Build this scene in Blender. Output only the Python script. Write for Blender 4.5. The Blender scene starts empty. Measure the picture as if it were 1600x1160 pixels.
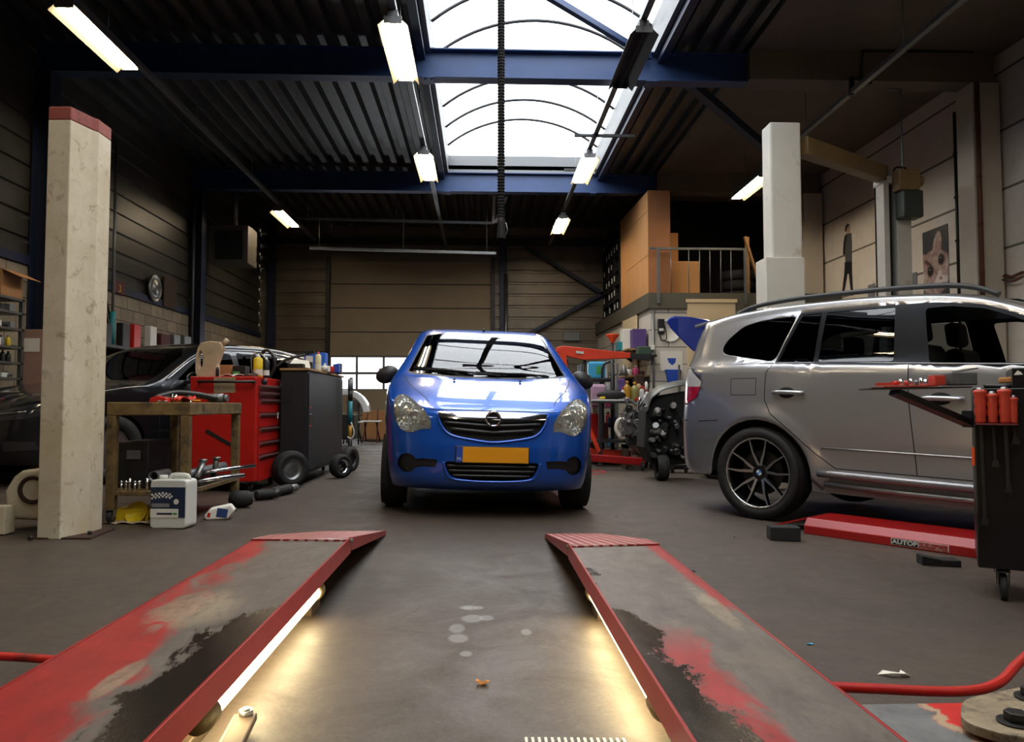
import bpy, bmesh, math, random
from mathutils import Vector, Matrix, Euler
R = math.radians
PI = math.pi
random.seed(7)
SC = bpy.context.scene
COL = SC.collection
# ------------------------------------------------------------------ camera
FPX = 1200.0
CH = 0.82
cam_data = bpy.data.cameras.new('camera')
cam = bpy.data.objects.new('camera', cam_data)
COL.objects.link(cam)
cam_data.sensor_fit = 'HORIZONTAL'
cam_data.sensor_width = 36.0
cam_data.lens = FPX / 1600 * 36.0
cam_data.clip_start = 0.02
cam.location = (0, 0, CH)
cam.rotation_euler = Euler((R(90 + 2.62), 0, R(-2.24)), 'XYZ')
SC.camera = cam
CAMR = cam.rotation_euler.to_matrix()
def ray(px, py):
    return CAMR @ Vector(((px - 800) / FPX, (580 - py) / FPX, -1.0))
def aty(px, py, Y):
    d = ray(px, py); t = Y / d.y
    return Vector((d.x * t, Y, CH + d.z * t))
def atz(px, py, Z):
    d = ray(px, py); t = (Z - CH) / d.z
    return Vector((d.x * t, d.y * t, Z))
def atx(px, py, X):
    d = ray(px, py); t = X / d.x
    return Vector((X, d.y * t, CH + d.z * t))
SLOPE = 0.025
def zf(x):                       # the floor drains gently to the right
    return -SLOPE * x
def atf(px, py, h=0.0):          # the point h above the floor seen at a pixel
    p = atz(px, py, h)
    for _ in range(12):
        p = atz(px, py, h + zf(p.x))
    return p
# ------------------------------------------------------------------ world, exposure
w = bpy.data.worlds.new('overcast_sky'); SC.world = w; w.use_nodes = True
bg = w.node_tree.nodes['Background']
bg.inputs[0].default_value = (0.97, 0.985, 1.0, 1); bg.inputs[1].default_value = 6.3
SC.view_settings.view_transform = 'Standard'
SC.view_settings.look = 'None'
SC.view_settings.exposure = 0.0
SC.view_settings.gamma = 1
SC.view_settings.use_curve_mapping = False
try:
    SC.cycles.use_denoising = True
    SC.cycles.max_bounces = 10
    SC.cycles.diffuse_bounces = 5
    SC.cycles.glossy_bounces = 5
    SC.cycles.transparent_max_bounces = 24
    SC.cycles.sample_clamp_indirect = 6
    SC.cycles.caustics_reflective = False
    SC.cycles.caustics_refractive = False
except Exception:
    pass
# openings that let the daylight in get a light portal each (guides sampling only)
def portal(loc, rot, sx, sy):
    l = bpy.data.lights.new('daylight_portal', 'AREA'); l.shape = 'RECTANGLE'; l.size = sx; l.size_y = sy
    l.cycles.is_portal = True
    o = bpy.data.objects.new('daylight_portal', l); COL.objects.link(o); o.location = loc; o.rotation_euler = rot
portal((0.77, 6.4, 5.45), (0, 0, 0), 2.86, 17.2)
portal((-1.8, 19.62, 1.67), (R(-90), 0, 0), 4.2, 0.9)
# ------------------------------------------------------------------ materials
def lin(c):
    if isinstance(c, str):
        c = tuple(int(c[i:i + 2], 16) for i in (0, 2, 4))
    out = []
    for v in c[:3]:
        v = v / 255.0
        out.append(v / 12.92 if v <= 0.04045 else ((v + 0.055) / 1.055) ** 2.4)
    return (*out, 1.0)
class NT:
    def __init__(s, name):
        s.m = bpy.data.materials.new(name); s.m.use_nodes = True
        s.t = s.m.node_tree; s.n = s.t.nodes
        s.b = s.n['Principled BSDF']; s.out = s.n['Material Output']
    def node(s, typ, **kw):
        n = s.n.new(typ)
        for k, v in kw.items():
            if k.startswith('i_'):
                n.inputs[k[2:].replace('_', ' ')].default_value = v
            else: setattr(n, k, v)
        return n
    def link(s, a, b): s.t.links.new(a, b)
    def coord(s, scale=(1, 1, 1), which='Object'):
        tc = s.node('ShaderNodeTexCoord'); mp = s.node('ShaderNodeMapping')
        mp.inputs['Scale'].default_value = scale
        s.link(tc.outputs[which], mp.inputs['Vector']); return mp.outputs['Vector']
    def noise(s, scale=5, detail=6, rough=.6, vec=None, dist=0):
        n = s.node('ShaderNodeTexNoise'); n.inputs['Scale'].default_value = scale
        n.inputs['Detail'].default_value = detail; n.inputs['Roughness'].default_value = rough
        n.inputs['Distortion'].default_value = dist
        s.link(vec if vec is not None else s.coord(), n.inputs['Vector']); return n.outputs['Fac']
    def ramp(s, fac, stops, interp='LINEAR'):
        r = s.node('ShaderNodeValToRGB'); r.color_ramp.interpolation = interp
        e = r.color_ramp.elements
        while len(e) < len(stops): e.new(0.5)
        for el, (p, c) in zip(e, stops):
            el.position = p; el.color = c if len(c) == 4 else (*c, 1)
        s.link(fac, r.inputs['Fac']); return r.outputs['Color']
    def mix(s, fac, a, b, mode='MIX'):
        m = s.node('ShaderNodeMix', data_type='RGBA', blend_type=mode)
        for v, sock in ((fac, m.inputs[0]), (a, m.inputs[6]), (b, m.inputs[7])):
            if isinstance(v, bpy.types.NodeSocket): s.link(v, sock)
            else: sock.default_value = v
        return m.outputs[2]
    def math(s, op, a, b=0.0, c=None, clamp=False):
        m = s.node('ShaderNodeMath', operation=op, use_clamp=clamp)
        for v, sock in zip((a, b, c), m.inputs):
            if v is None: continue
            if isinstance(v, bpy.types.NodeSocket): s.link(v, sock)
            else: sock.default_value = v
        return m.outputs[0]
    def maprange(s, v, a, b, c=0.0, d=1.0):
        m = s.node('ShaderNodeMapRange'); s.link(v, m.inputs[0])
        for i, x in enumerate((a, b, c, d)): m.inputs[i + 1].default_value = x
        return m.outputs[0]
    def bump(s, h, strength=.3, dist=.01):
        b = s.node('ShaderNodeBump'); b.inputs['Strength'].default_value = strength; b.inputs['Distance'].default_value = dist
        s.link(h, b.inputs['Height']); s.link(b.outputs[0], s.b.inputs['Normal'])
WHITE = (1, 1, 1, 1); BLACK = (0, 0, 0, 1)
def M(name, col, rough=.5, metal=0.0, var=.25, vs=4.0, bump=0.0, bs=30.0, coat=0.0, dirt=None, dirt_amt=.5, spec=None, trans=0.0):
    """a procedural surface: colour with noise variation, optional dirt patches and fine bump"""
    s = NT(name); c = lin(col)
    if var > 0:
        n = s.noise(vs, 5, .65)
        lo = tuple(x * (1 - var) for x in c[:3]) + (1,); hi = tuple(min(1, x * (1 + var * .6)) for x in c[:3]) + (1,)
        cc = s.ramp(n, [(.3, lo), (.7, hi)])
    else: cc = c
    if dirt:
        n2 = s.noise(vs * 1.7, 8, .7, dist=.4)
        f = s.ramp(n2, [(1 - dirt_amt - .08 + .02, BLACK), (min(1, 1 - dirt_amt + .14), WHITE)])
        cc = s.mix(f, cc, lin(dirt))
    if isinstance(cc, tuple): s.b.inputs['Base Color'].default_value = cc
    else: s.link(cc, s.b.inputs['Base Color'])
    s.b.inputs['Roughness'].default_value = rough; s.b.inputs['Metallic'].default_value = metal
    s.b.inputs['Coat Weight'].default_value = coat; s.b.inputs['Coat Roughness'].default_value = .04
    if trans: s.b.inputs['Transmission Weight'].default_value = trans
    if spec is not None: s.b.inputs['Specular IOR Level'].default_value = spec
    if bump > 0: s.bump(s.noise(bs, 4, .6), bump, .01)
    return s.m
def M_emit(name, col, strength):
    s = NT(name); e = s.node('ShaderNodeEmission'); e.inputs[0].default_value = col; e.inputs[1].default_value = strength
    s.link(e.outputs[0], s.out.inputs[0]); return s.m
def M_glass(name, tint=(1, 1, 1, 1), ior=1.5, rough=0.0, boost=1.0):
    s = NT(name)
    fr = s.node('ShaderNodeFresnel'); fr.inputs[0].default_value = ior
    tr = s.node('ShaderNodeBsdfTransparent'); tr.inputs[0].default_value = tint
    gl = s.node('ShaderNodeBsdfGlossy'); gl.inputs['Roughness'].default_value = rough
    mx = s.node('ShaderNodeMixShader')
    f = s.math('MULTIPLY', fr.outputs[0], boost, clamp=True)
    s.link(f, mx.inputs[0]); s.link(tr.outputs[0], mx.inputs[1]); s.link(gl.outputs[0], mx.inputs[2])
    s.link(mx.outputs[0], s.out.inputs[0]); return s.m
MT = {}
def mat(key, *a, **k):
    if key not in MT: MT[key] = M(key, *a, **k)
    return MT[key]
mat('black_plastic', (26, 26, 28), .45, 0, .2)
mat('black_gloss', (12, 12, 14), .12, 0, .1, coat=.5)
mat('rubber', (24, 23, 22), .75, 0, .3, 8, .25, 60)
mat('steel', (140, 140, 138), .38, .85, .25, 8)
mat('dark_steel', (58, 57, 55), .45, .7, .3, 8)
mat('chrome', (215, 215, 218), .1, 1, 0)
mat('galv', (120, 122, 122), .45, .6, .2, 10)
mat('beige_paint', (196, 188, 168), .5, 0, .12, 3, dirt=(120, 102, 78), dirt_amt=.42)
mat('red_paint', (176, 30, 24), .38, 0, .18, 3, dirt=(70, 26, 20), dirt_amt=.36)
mat('orange_red', (214, 60, 28), .4, 0, .15, 4, dirt=(110, 40, 24), dirt_amt=.34)
mat('cardboard', (164, 118, 74), .85, 0, .12, 6)
mat('wood', (150, 112, 70), .65, 0, .25, 9)
mat('white_plastic', (212, 212, 206), .45, 0, .08)
mat('grey_plastic', (120, 122, 124), .5, 0, .12)
mat('blue_plastic', (34, 74, 170), .45, 0, .12)
mat('yellow', (222, 190, 30), .45, 0, .1)
mat('paper', (220, 216, 205), .8, 0, .06)
mat('cable', (12, 12, 12), .75, 0, .1, spec=.25)
mat('pure_black', (8, 8, 8), .8, 0, 0)
mat('red_plastic', (190, 34, 28), .4, 0, .12)
mat('pink', (200, 70, 120), .5, 0, .1)
mat('teal', (24, 120, 130), .5, 0, .1)
mat('oil_gold', (190, 140, 40), .35, 0, .1)
mat('oil_olive', (150, 145, 80), .35, 0, .1)
mat('purple', (84, 58, 120), .6, 0, .1)
mat('engine_alu', (120, 118, 114), .5, .6, .45, 14, .4, 40, dirt=(40, 32, 26), dirt_amt=.5)
mat('maroon', (74, 22, 26), .7, 0, .2)
MT['white_gloss'] = M('white_gloss', (225, 228, 232), .15, 0, .03, coat=1)
mat('lift_red', (152, 30, 28), .36, .1, .15, 5, dirt=(84, 30, 26), dirt_amt=.34)
mat('lift_grime', (96, 80, 62), .6, .3, .4, 8)
mat('tube_cap', (120, 104, 70), .4, .2, .2)
mat('plate_dirty', (150, 134, 108), .6, .2, .35, 12, .3, 60, dirt=(60, 48, 38), dirt_amt=.45)
mat('cap_red', (140, 66, 58), .6, 0, .15, 6, dirt=(90, 50, 44), dirt_amt=.4)
mat('rust', (64, 44, 32), .85, .2, .4, 14, .3, 40)
mat('lift_white', (206, 202, 190), .5, 0, .08, 2, dirt=(150, 136, 110), dirt_amt=.36)
mat('ochre', (128, 104, 66), .6, 0, .2, 3)
mat('motor_green', (62, 70, 62), .5, .2, .15)
mat('suv_lift_red', (150, 22, 22), .34, .05, .15, 3)
mat('scuff_red', (150, 40, 38), .5, 0, .3, 30, dirt=(196, 180, 168), dirt_amt=.45)
mat('heater_case', (88, 84, 76), .5, .1, .12)
mat('bench_metal', (122, 100, 62), .55, .2, .35, 7, dirt=(54, 44, 34), dirt_amt=.48)
mat('can_plastic', (206, 206, 198), .4, 0, .05, spec=.4); mat('label_blue', (28, 42, 66), .4, 0, .05); mat('label_green', (70, 150, 70), .4, 0, .05)
mat('cardboard_pale', (170, 150, 120), .85, 0, .15, 8)
mat('label_blue2', (30, 58, 110), .5, 0, .1)
mat('orange_paper', (190, 130, 70), .8, 0, .1)
mat('cabinet_red', (176, 24, 18), .35, 0, .1, 3, dirt=(96, 20, 16), dirt_amt=.33)
mat('dark_red', (84, 14, 18), .5, 0, .1)
mat('sticker', (150, 130, 100), .7, 0, .3, 20)
mat('jug_plastic', (184, 164, 134), .5, 0, .15, 6, dirt=(130, 108, 80), dirt_amt=.4)
mat('cabinet_black', (34, 34, 37), .45, .1, .1, 4)
mat('blue_box', (40, 100, 200), .5, 0, .08)
mat('cream', (214, 204, 160), .5, 0, .1)
mat('galv_dark', (88, 86, 82), .5, .4, .2)
mat('sky', (110, 170, 190), .6, 0, .15)
mat('carton_pink', (150, 118, 104), .8, 0, .12)
mat('pull_grey', (132, 96, 94), .4, .4, .1)
mat('pillar_black', (15, 17, 22), .4, 0, 0, spec=.1)
mat('sky_blue', (60, 160, 205), .4, 0, .08)
mat('funnel_orange', (240, 84, 34), .4, 0, .03)
mat('navy_cloth', (30, 40, 80), .8, 0, .1)
mat('lilac', (186, 150, 176), .6, 0, .1)
mat('green_case', (52, 76, 58), .5, 0, .2)
mat('bonnet_dust', (92, 92, 88), .4, .3, .3, 6)
mat('figure_skin', (196, 160, 140), .6, 0, 0)
mat('rust_pipe', (96, 56, 38), .7, .2, .3, 8)
mat('cart_black', (22, 21, 20), .35, .2, .3, 5)
mat('handle_red', (188, 62, 42), .42, 0, .15, 8, dirt=(90, 30, 24), dirt_amt=.35)
# ------------------------------------------------------------------ mesh builder
class MB:
    def __init__(s): s.bm = bmesh.new(); s.mi = 0
    def _new(s, fs):
        for f in fs: f.material_index = s.mi
        return fs
    def box(s, c, size, rot=None, taper=None):
        m = Matrix.Translation(Vector(c)) @ (Euler(rot).to_matrix().to_4x4() if rot else Matrix.Identity(4)) @ Matrix.Diagonal((*size, 1))
        r = bmesh.ops.create_cube(s.bm, size=1, matrix=m)
        s._new({f for v in r['verts'] for f in v.link_faces}); return r['verts']
    def bb(s, a, b):
        a = Vector(a); b = Vector(b); return s.box((a + b) / 2, [abs(b[i] - a[i]) for i in range(3)])
    def beam(s, p0, p1, w, h, up=(0, 0, 1)):
        p0 = Vector(p0); p1 = Vector(p1); d = p1 - p0; L = d.length; d.normalize(); up = Vector(up)
        if abs(d.dot(up)) > .98: up = Vector((0, 1, 0))
        sx = d.cross(up).normalized(); uz = sx.cross(d)
        m = Matrix((( sx.x * w, d.x * L, uz.x * h, 0), (sx.y * w, d.y * L, uz.y * h, 0), (sx.z * w, d.z * L, uz.z * h, 0), (0, 0, 0, 1)))
        m.translation = (p0 + p1) / 2
        r = bmesh.ops.create_cube(s.bm, size=1, matrix=m); s._new({f for v in r['verts'] for f in v.link_faces})
    def cyl(s, p0, p1, r, seg=16, r2=None, cap=True):
        p0 = Vector(p0); p1 = Vector(p1); d = p1 - p0
        m = Matrix.Translation((p0 + p1) / 2) @ d.to_track_quat('Z', 'Y').to_matrix().to_4x4()
        q = bmesh.ops.create_cone(s.bm, cap_ends=cap, segments=seg, radius1=r, radius2=r if r2 is None else r2, depth=d.length, matrix=m)
        fs = {f for v in q['verts'] for f in v.link_faces}
        for f in fs:
            if len(f.verts) == 4: f.smooth = True
        s._new(fs)
    def tube(s, pts, r, seg=8, closed=False, rf=None):
        pts = [Vector(p) for p in pts]; n = len(pts); rings = []; up = None
        for i, p in enumerate(pts):
            a = pts[i - 1] if (i > 0 or closed) else p; b = pts[(i + 1) % n] if (i < n - 1 or closed) else p
            t = (b - a).normalized()
            if up is None: up = Vector((0, 0, 1)) if abs(t.z) < .9 else Vector((1, 0, 0))
            u = (up - t * up.dot(t))
            u = u.normalized() if u.length > 1e-5 else t.orthogonal().normalized()
            up = u; v = t.cross(u); rr = r if rf is None else rf(i / max(1, n - 1)) * r
            rings.append([s.bm.verts.new(p + (u * math.cos(2 * PI * k / seg) + v * math.sin(2 * PI * k / seg)) * rr) for k in range(seg)])
        fs = []
        for i in range(n if closed else n - 1):
            A, B = rings[i], rings[(i + 1) % n]
            for k in range(seg):
                f = s.bm.faces.new((A[k], A[(k + 1) % seg], B[(k + 1) % seg], B[k])); f.smooth = True; fs.append(f)
        if not closed: fs += [s.bm.faces.new(rings[0][::-1]), s.bm.faces.new(rings[-1])]
        s._new(fs)
    def lathe(s, prof, c=(0, 0, 0), seg=24, axis='Z', rot=None, smooth=True, caps=True):
        Mx = {'Z': Matrix.Identity(3), 'X': Matrix(((0, 0, 1), (0, 1, 0), (-1, 0, 0))), 'Y': Matrix(((1, 0, 0), (0, 0, 1), (0, -1, 0)))}[axis] if rot is None else Euler(rot).to_matrix()
        c = Vector(c); rings = []
        for (r, z) in prof:
            rings.append([s.bm.verts.new(c + Mx @ Vector((r * math.cos(2 * PI * k / seg), r * math.sin(2 * PI * k / seg), z))) for k in range(seg)] if r > 1e-6 else [s.bm.verts.new(c + Mx @ Vector((0, 0, z)))])
        fs = []
        for A, B in zip(rings, rings[1:]):
            for k in range(seg):
                k2 = (k + 1) % seg
                if len(A) == 1 and len(B) == 1: continue
                if len(A) == 1: f = (A[0], B[k2], B[k])
                elif len(B) == 1: f = (A[k], A[k2], B[0])
                else: f = (A[k], A[k2], B[k2], B[k])
                f = s.bm.faces.new(f); f.smooth = smooth; fs.append(f)
        if caps:
            if len(rings[0]) > 1: fs.append(s.bm.faces.new(rings[0][::-1]))
            if len(rings[-1]) > 1: fs.append(s.bm.faces.new(rings[-1]))
        s._new(fs)
    def prism(s, poly, axis, a, b, smooth=False):
        """poly of 2D points, extruded along axis from a to b (axis X: poly=(y,z); Y: (x,z); Z: (x,y))"""
        def P(p, t): return {'X': (t, p[0], p[1]), 'Y': (p[0], t, p[1]), 'Z': (p[0], p[1], t)}[axis]
        A = [s.bm.verts.new(P(p, a)) for p in poly]; B = [s.bm.verts.new(P(p, b)) for p in poly]
        fs = [s.bm.faces.new(A), s.bm.faces.new(B[::-1])]
        n = len(poly)
        for i in range(n):
            f = s.bm.faces.new((A[i], A[(i + 1) % n], B[(i + 1) % n], B[i])); f.smooth = smooth; fs.append(f)
        s._new(fs)
    def slab(s, pts, off):
        """pts: 3D polygon, thickened by the vector off"""
        off = Vector(off); A = [s.bm.verts.new(Vector(p)) for p in pts]; B = [s.bm.verts.new(Vector(p) + off) for p in pts]
        n = len(pts); fs = [s.bm.faces.new(A), s.bm.faces.new(B[::-1])]
        for i in range(n): fs.append(s.bm.faces.new((A[i], A[(i + 1) % n], B[(i + 1) % n], B[i])))
        s._new(fs)
    def ball(s, c, r, seg=14, sc=(1, 1, 1)):
        m = Matrix.Translation(Vector(c)) @ Matrix.Diagonal((*sc, 1))
        q = bmesh.ops.create_uvsphere(s.bm, u_segments=seg, v_segments=max(6, seg // 2), radius=r, matrix=m)
        fs = {f for v in q['verts'] for f in v.link_faces}
        for f in fs: f.smooth = True
        s._new(fs)
    def grid(s, fn, nu, nv, smooth=True):
        V = [[s.bm.verts.new(Vector(fn(i / nu, j / nv))) for j in range(nv + 1)] for i in range(nu + 1)]
        fs = []
        for i in range(nu):
            for j in range(nv):
                f = s.bm.faces.new((V[i][j], V[i + 1][j], V[i + 1][j + 1], V[i][j + 1])); f.smooth = smooth; fs.append(f)
        s._new(fs); return V
    def done(s, name, mats, parent=None, bevel=0.0, world=False, solid=0.0, seg=2, recalc=True, subsurf=0):
        if recalc: bmesh.ops.recalc_face_normals(s.bm, faces=s.bm.faces)
        if not isinstance(mats, (list, tuple)): mats = [mats]
        me = bpy.data.meshes.new(name)
        o = bpy.data.objects.new(name, me); COL.objects.link(o)
        if parent is None:
            if s.bm.verts:
                xs = [v.co for v in s.bm.verts]
                c = Vector(((min(v.x for v in xs) + max(v.x for v in xs)) / 2, (min(v.y for v in xs) + max(v.y for v in xs)) / 2, min(v.z for v in xs)))
                bmesh.ops.translate(s.bm, verts=s.bm.verts, vec=-c); o.location = c
        else:
            o.parent = parent
            if world:
                bmesh.ops.transform(s.bm, matrix=wm(parent).inverted(), verts=s.bm.verts)
        s.bm.to_mesh(me); s.bm.free()
        for m in mats: me.materials.append(MT[m] if isinstance(m, str) else m)
        if bevel > 0:
            b = o.modifiers.new('bevel', 'BEVEL'); b.width = bevel; b.segments = seg; b.limit_method = 'ANGLE'; b.angle_limit = R(35)
        if solid:
            b = o.modifiers.new('solid', 'SOLIDIFY'); b.thickness = solid; b.offset = 0
        if subsurf:
            b = o.modifiers.new('sub', 'SUBSURF'); b.levels = subsurf; b.render_levels = subsurf
        return o
def wm(o):
    m = Matrix.LocRotScale(o.location, o.rotation_euler, o.scale)
    return wm(o.parent) @ m if o.parent else m
def tag(o, label, cat, group=None, kind=None):
    o['label'] = label; o['category'] = cat
    if group: o['group'] = group
    if kind: o['kind'] = kind
    return o
def thing(name, label, cat, loc=(0, 0, 0), rot=(0, 0, 0), group=None):
    o = bpy.data.objects.new(name, None); COL.objects.link(o); o.empty_display_size = .1
    o.location = loc; o.rotation_euler = rot if isinstance(rot, (tuple, list, Euler)) else (0, 0, rot)
    return tag(o, label, cat, group)
def dup(o, loc=None, rot=None, label=None, group=None, parent=None):
    c = o.copy(); COL.objects.link(c)
    if parent is not None: c.parent = parent
    for ch in list(o.children): dup(ch, parent=c)
    if loc is not None: c.location = loc
    if rot is not None: c.rotation_euler = rot if isinstance(rot, (tuple, list, Euler)) else (0, 0, rot)
    if label: c['label'] = label
    if group: c['group'] = group
    return c
def struct(o, label=None):
    o['kind'] = 'structure'
    if label: o['label'] = label
    return o
def text_mesh(txt, size, name, m, parent, loc, rot, depth=.001, world=False, sx=1.0, bold=0.0):
    cu = bpy.data.curves.new(name, 'FONT'); cu.body = txt; cu.size = size; cu.extrude = depth; cu.align_x = 'CENTER'; cu.align_y = 'CENTER'; cu.offset = bold
    tmp = bpy.data.objects.new(name + '_tmp', cu); COL.objects.link(tmp)
    dg = bpy.context.evaluated_depsgraph_get(); me = bpy.data.meshes.new_from_object(tmp.evaluated_get(dg))
    bpy.data.objects.remove(tmp)
    for v in me.vertices: v.co.x *= sx
    me.materials.clear(); me.materials.append(MT[m] if isinstance(m, str) else m)
    o = bpy.data.objects.new(name, me); COL.objects.link(o); o.parent = parent
    mm = Matrix.LocRotScale(Vector(loc), Euler(rot) if not isinstance(rot, Matrix) else rot, Vector((1, 1, 1)))
    if world: mm = wm(parent).inverted() @ mm
    o.matrix_basis = mm
    return o
def cat(pts, n=8):
    """Catmull-Rom through points"""
    P = [Vector(p) for p in pts]; out = []
    for i in range(len(P) - 1):
        p0 = P[max(0, i - 1)]; p1 = P[i]; p2 = P[i + 1]; p3 = P[min(len(P) - 1, i + 2)]
        for k in range(n):
            t = k / n
            out.append(.5 * ((2 * p1) + (p2 - p0) * t + (2 * p0 - 5 * p1 + 4 * p2 - p3) * t * t + (3 * p1 - p0 - 3 * p2 + p3) * t ** 3))
    out.append(P[-1]); return out
def interp(tab, x):
    """smooth (monotone cubic) interpolation of a table [(x, v), ...]"""
    if x <= tab[0][0]: return tab[0][1]
    if x >= tab[-1][0]: return tab[-1][1]
    for i in range(len(tab) - 1):
        if x <= tab[i + 1][0]:
            x0, y0 = tab[i]; x1, y1 = tab[i + 1]; h = x1 - x0; t = (x - x0) / h
            d = (y1 - y0) / h
            dl = (y0 - tab[i - 1][1]) / (x0 - tab[i - 1][0]) if i > 0 else d
            dr = (tab[i + 2][1] - y1) / (tab[i + 2][0] - x1) if i + 2 < len(tab) else d
            m0 = 0 if dl * d <= 0 else 2 * dl * d / (dl + d)
            m1 = 0 if dr * d <= 0 else 2 * dr * d / (dr + d)
            return (2 * t ** 3 - 3 * t * t + 1) * y0 + (t ** 3 - 2 * t * t + t) * h * m0 + (-2 * t ** 3 + 3 * t * t) * y1 + (t ** 3 - t * t) * h * m1
# ================================================================== ROOM
LX, RX, BY, FY = -5.6, 6.75, 19.5, -6.0      # left wall, right wall, back wall, front wall (behind camera)
DZ = 5.38                                     # underside of the steel deck
def floor_mat():
    s = NT('floor_concrete')
    v = s.coord()
    n1 = s.noise(.55, 8, .62, v); n2 = s.noise(3.2, 8, .7, v, .6); n3 = s.noise(26, 4, .6, v)
    c = s.ramp(n1, [(.3, lin((60, 51, 44))), (.7, lin((82, 71, 61)))])
    c = s.mix(s.maprange(n2, .42, .72, 0, .65), c, lin((54, 45, 37)))
    c = s.mix(s.maprange(n3, .55, .75, 0, .35), c, lin((100, 88, 75)))
    n4 = s.noise(85, 5, .8, v); c = s.mix(s.maprange(n4, .50, .64, 0, .55), c, lin((40, 33, 28))); c = s.mix(s.maprange(n4, .40, .30, 0, .5), c, lin((122, 110, 95)))
    n5 = s.noise(9, 3, .5, v); c = s.mix(s.maprange(n5, .70, .72, 0, .5), c, lin((42, 36, 31)))
    # pale dried puddle marks between the ramps
    tc = s.node('ShaderNodeTexCoord')
    geo = s.node('ShaderNodeNewGeometry')
    nn = s.noise(5, 5, .7)
    for (px, py, rx, ry) in ((728, 1022, .022, .03), (716, 998, .035, .05), (714, 982, .03, .06), (738, 967, .045, .06), (735, 950, .03, .04), (760, 966, .03, .04), (748, 950, .02, .03), (822, 988, .02, .04), (728, 950, .03, .03)):
        p = atf(px, py)
        sub = s.node('ShaderNodeVectorMath', operation='SUBTRACT'); s.link(geo.outputs['Position'], sub.inputs[0]); sub.inputs[1].default_value = (p.x, p.y, 0)
        mul = s.node('ShaderNodeVectorMath', operation='MULTIPLY'); s.link(sub.outputs[0], mul.inputs[0]); mul.inputs[1].default_value = (1 / rx, 1 / ry, 0)
        ln = s.node('ShaderNodeVectorMath', operation='LENGTH'); s.link(mul.outputs[0], ln.inputs[0])
        f = s.maprange(s.math('ADD', ln.outputs['Value'], s.math('MULTIPLY', nn, .5)), 1.0, 1.35, .3, 0)
        c = s.mix(f, c, lin((168, 170, 172)))
    s.link(c, s.b.inputs['Base Color'])
    s.link(s.maprange(n2, .3, .7, .42, .68), s.b.inputs['Roughness'])
    s.bump(s.noise(40, 5, .7, v), .12, .004)
    return s.m
MT['floor'] = floor_mat()
b = MB()
b.slab([(LX - .4, FY - .2, zf(LX - .4)), (RX + .4, FY - .2, zf(RX + .4)), (RX + .4, BY + .4, zf(RX + .4)), (LX - .4, BY + .4, zf(LX - .4))], (0, 0, -.3))
struct(b.done('floor', 'floor'), 'stained grey concrete workshop floor')
# --- deck
def deck_mat():
    s = NT('steel_deck'); n = s.noise(2.5, 6, .6)
    c = s.ramp(n, [(.3, lin((62, 62, 62))), (.7, lin((86, 86, 86)))])
    s.link(c, s.b.inputs['Base Color']); s.b.inputs['Metallic'].default_value = .55; s.b.inputs['Roughness'].default_value = .42
    return s.m
MT['deck'] = deck_mat()
def deck(b, x0, x1, y0, y1, z=DZ, pitch=.26, h=.1):
    prof = []; x = x0
    while x < x1 - 1e-4:
        for dx, dz in ((0, 0), (.10, 0), (.135, h), (.225, h)):
            if x + dx < x1: prof.append((x + dx, z + dz))
        x += pitch
    prof.append((x1, z))
    A = [b.bm.verts.new((p[0], y0, p[1])) for p in prof]; B = [b.bm.verts.new((p[0], y1, p[1])) for p in prof]
    for i in range(len(prof) - 1): b.bm.faces.new((A[i], A[i + 1], B[i + 1], B[i]))
    b.bb((x0, y0, z + h + .02), (x1, y1, z + h + .1))
SKX0, SKX1, SKY0, SKY1 = -.665, 2.2, -2.2, 15.02
b = MB()
deck(b, LX, SKX0, FY, BY); deck(b, SKX1, 3.42, FY, BY); deck(b, SKX0, SKX1, SKY1, BY); deck(b, SKX0, SKX1, FY, SKY0)
struct(b.done('ceiling', 'deck', recalc=False), 'dark trapezoidal steel roof deck')
# --- right bay concrete ceiling with downstand beams
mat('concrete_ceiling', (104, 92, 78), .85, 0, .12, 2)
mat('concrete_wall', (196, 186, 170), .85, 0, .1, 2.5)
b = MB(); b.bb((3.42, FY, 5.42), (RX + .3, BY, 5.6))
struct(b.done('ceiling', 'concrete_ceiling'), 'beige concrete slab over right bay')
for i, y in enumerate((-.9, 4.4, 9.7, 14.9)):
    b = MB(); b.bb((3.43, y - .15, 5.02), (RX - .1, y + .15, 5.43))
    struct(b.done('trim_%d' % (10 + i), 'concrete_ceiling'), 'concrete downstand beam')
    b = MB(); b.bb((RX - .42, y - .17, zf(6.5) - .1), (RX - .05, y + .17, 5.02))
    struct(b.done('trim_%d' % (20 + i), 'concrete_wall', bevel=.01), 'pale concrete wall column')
# --- skylight curb + vault
mat('curb_white', (104, 106, 107), .6, 0, .06, 1.5, dirt=(84, 84, 82), dirt_amt=.3)
CURB = .40
b = MB()
b.bb((SKX0 - .06, SKY0, DZ - .02), (SKX0, SKY1, DZ + CURB)); b.bb((SKX1, SKY0, DZ - .02), (SKX1 + .06, SKY1, DZ + CURB))
b.bb((SKX0 - .06, SKY1, DZ - .02), (SKX1 + .06, SKY1 + .06, DZ + CURB)); b.bb((SKX0 - .06, SKY0 - .06, DZ - .02), (SKX1 + .06, SKY0, DZ + CURB))
sk = thing('window_1', 'barrel vault rooflight running down middle of the roof', 'skylight', ((SKX0 + SKX1) / 2, (SKY0 + SKY1) / 2, DZ)); del sk['category']; struct(sk)
b.done('curb', 'curb_white', sk, world=True)
CX, HW, RISE = (SKX0 + SKX1) / 2, (SKX1 - SKX0) / 2, .52
RAD = (HW * HW + RISE * RISE) / (2 * RISE); A0 = math.asin(HW / RAD)
def vp(t, r=RAD): a = -A0 + 2 * A0 * t; return CX + r * math.sin(a), DZ + CURB + RISE - RAD + r * math.cos(a)
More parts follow.
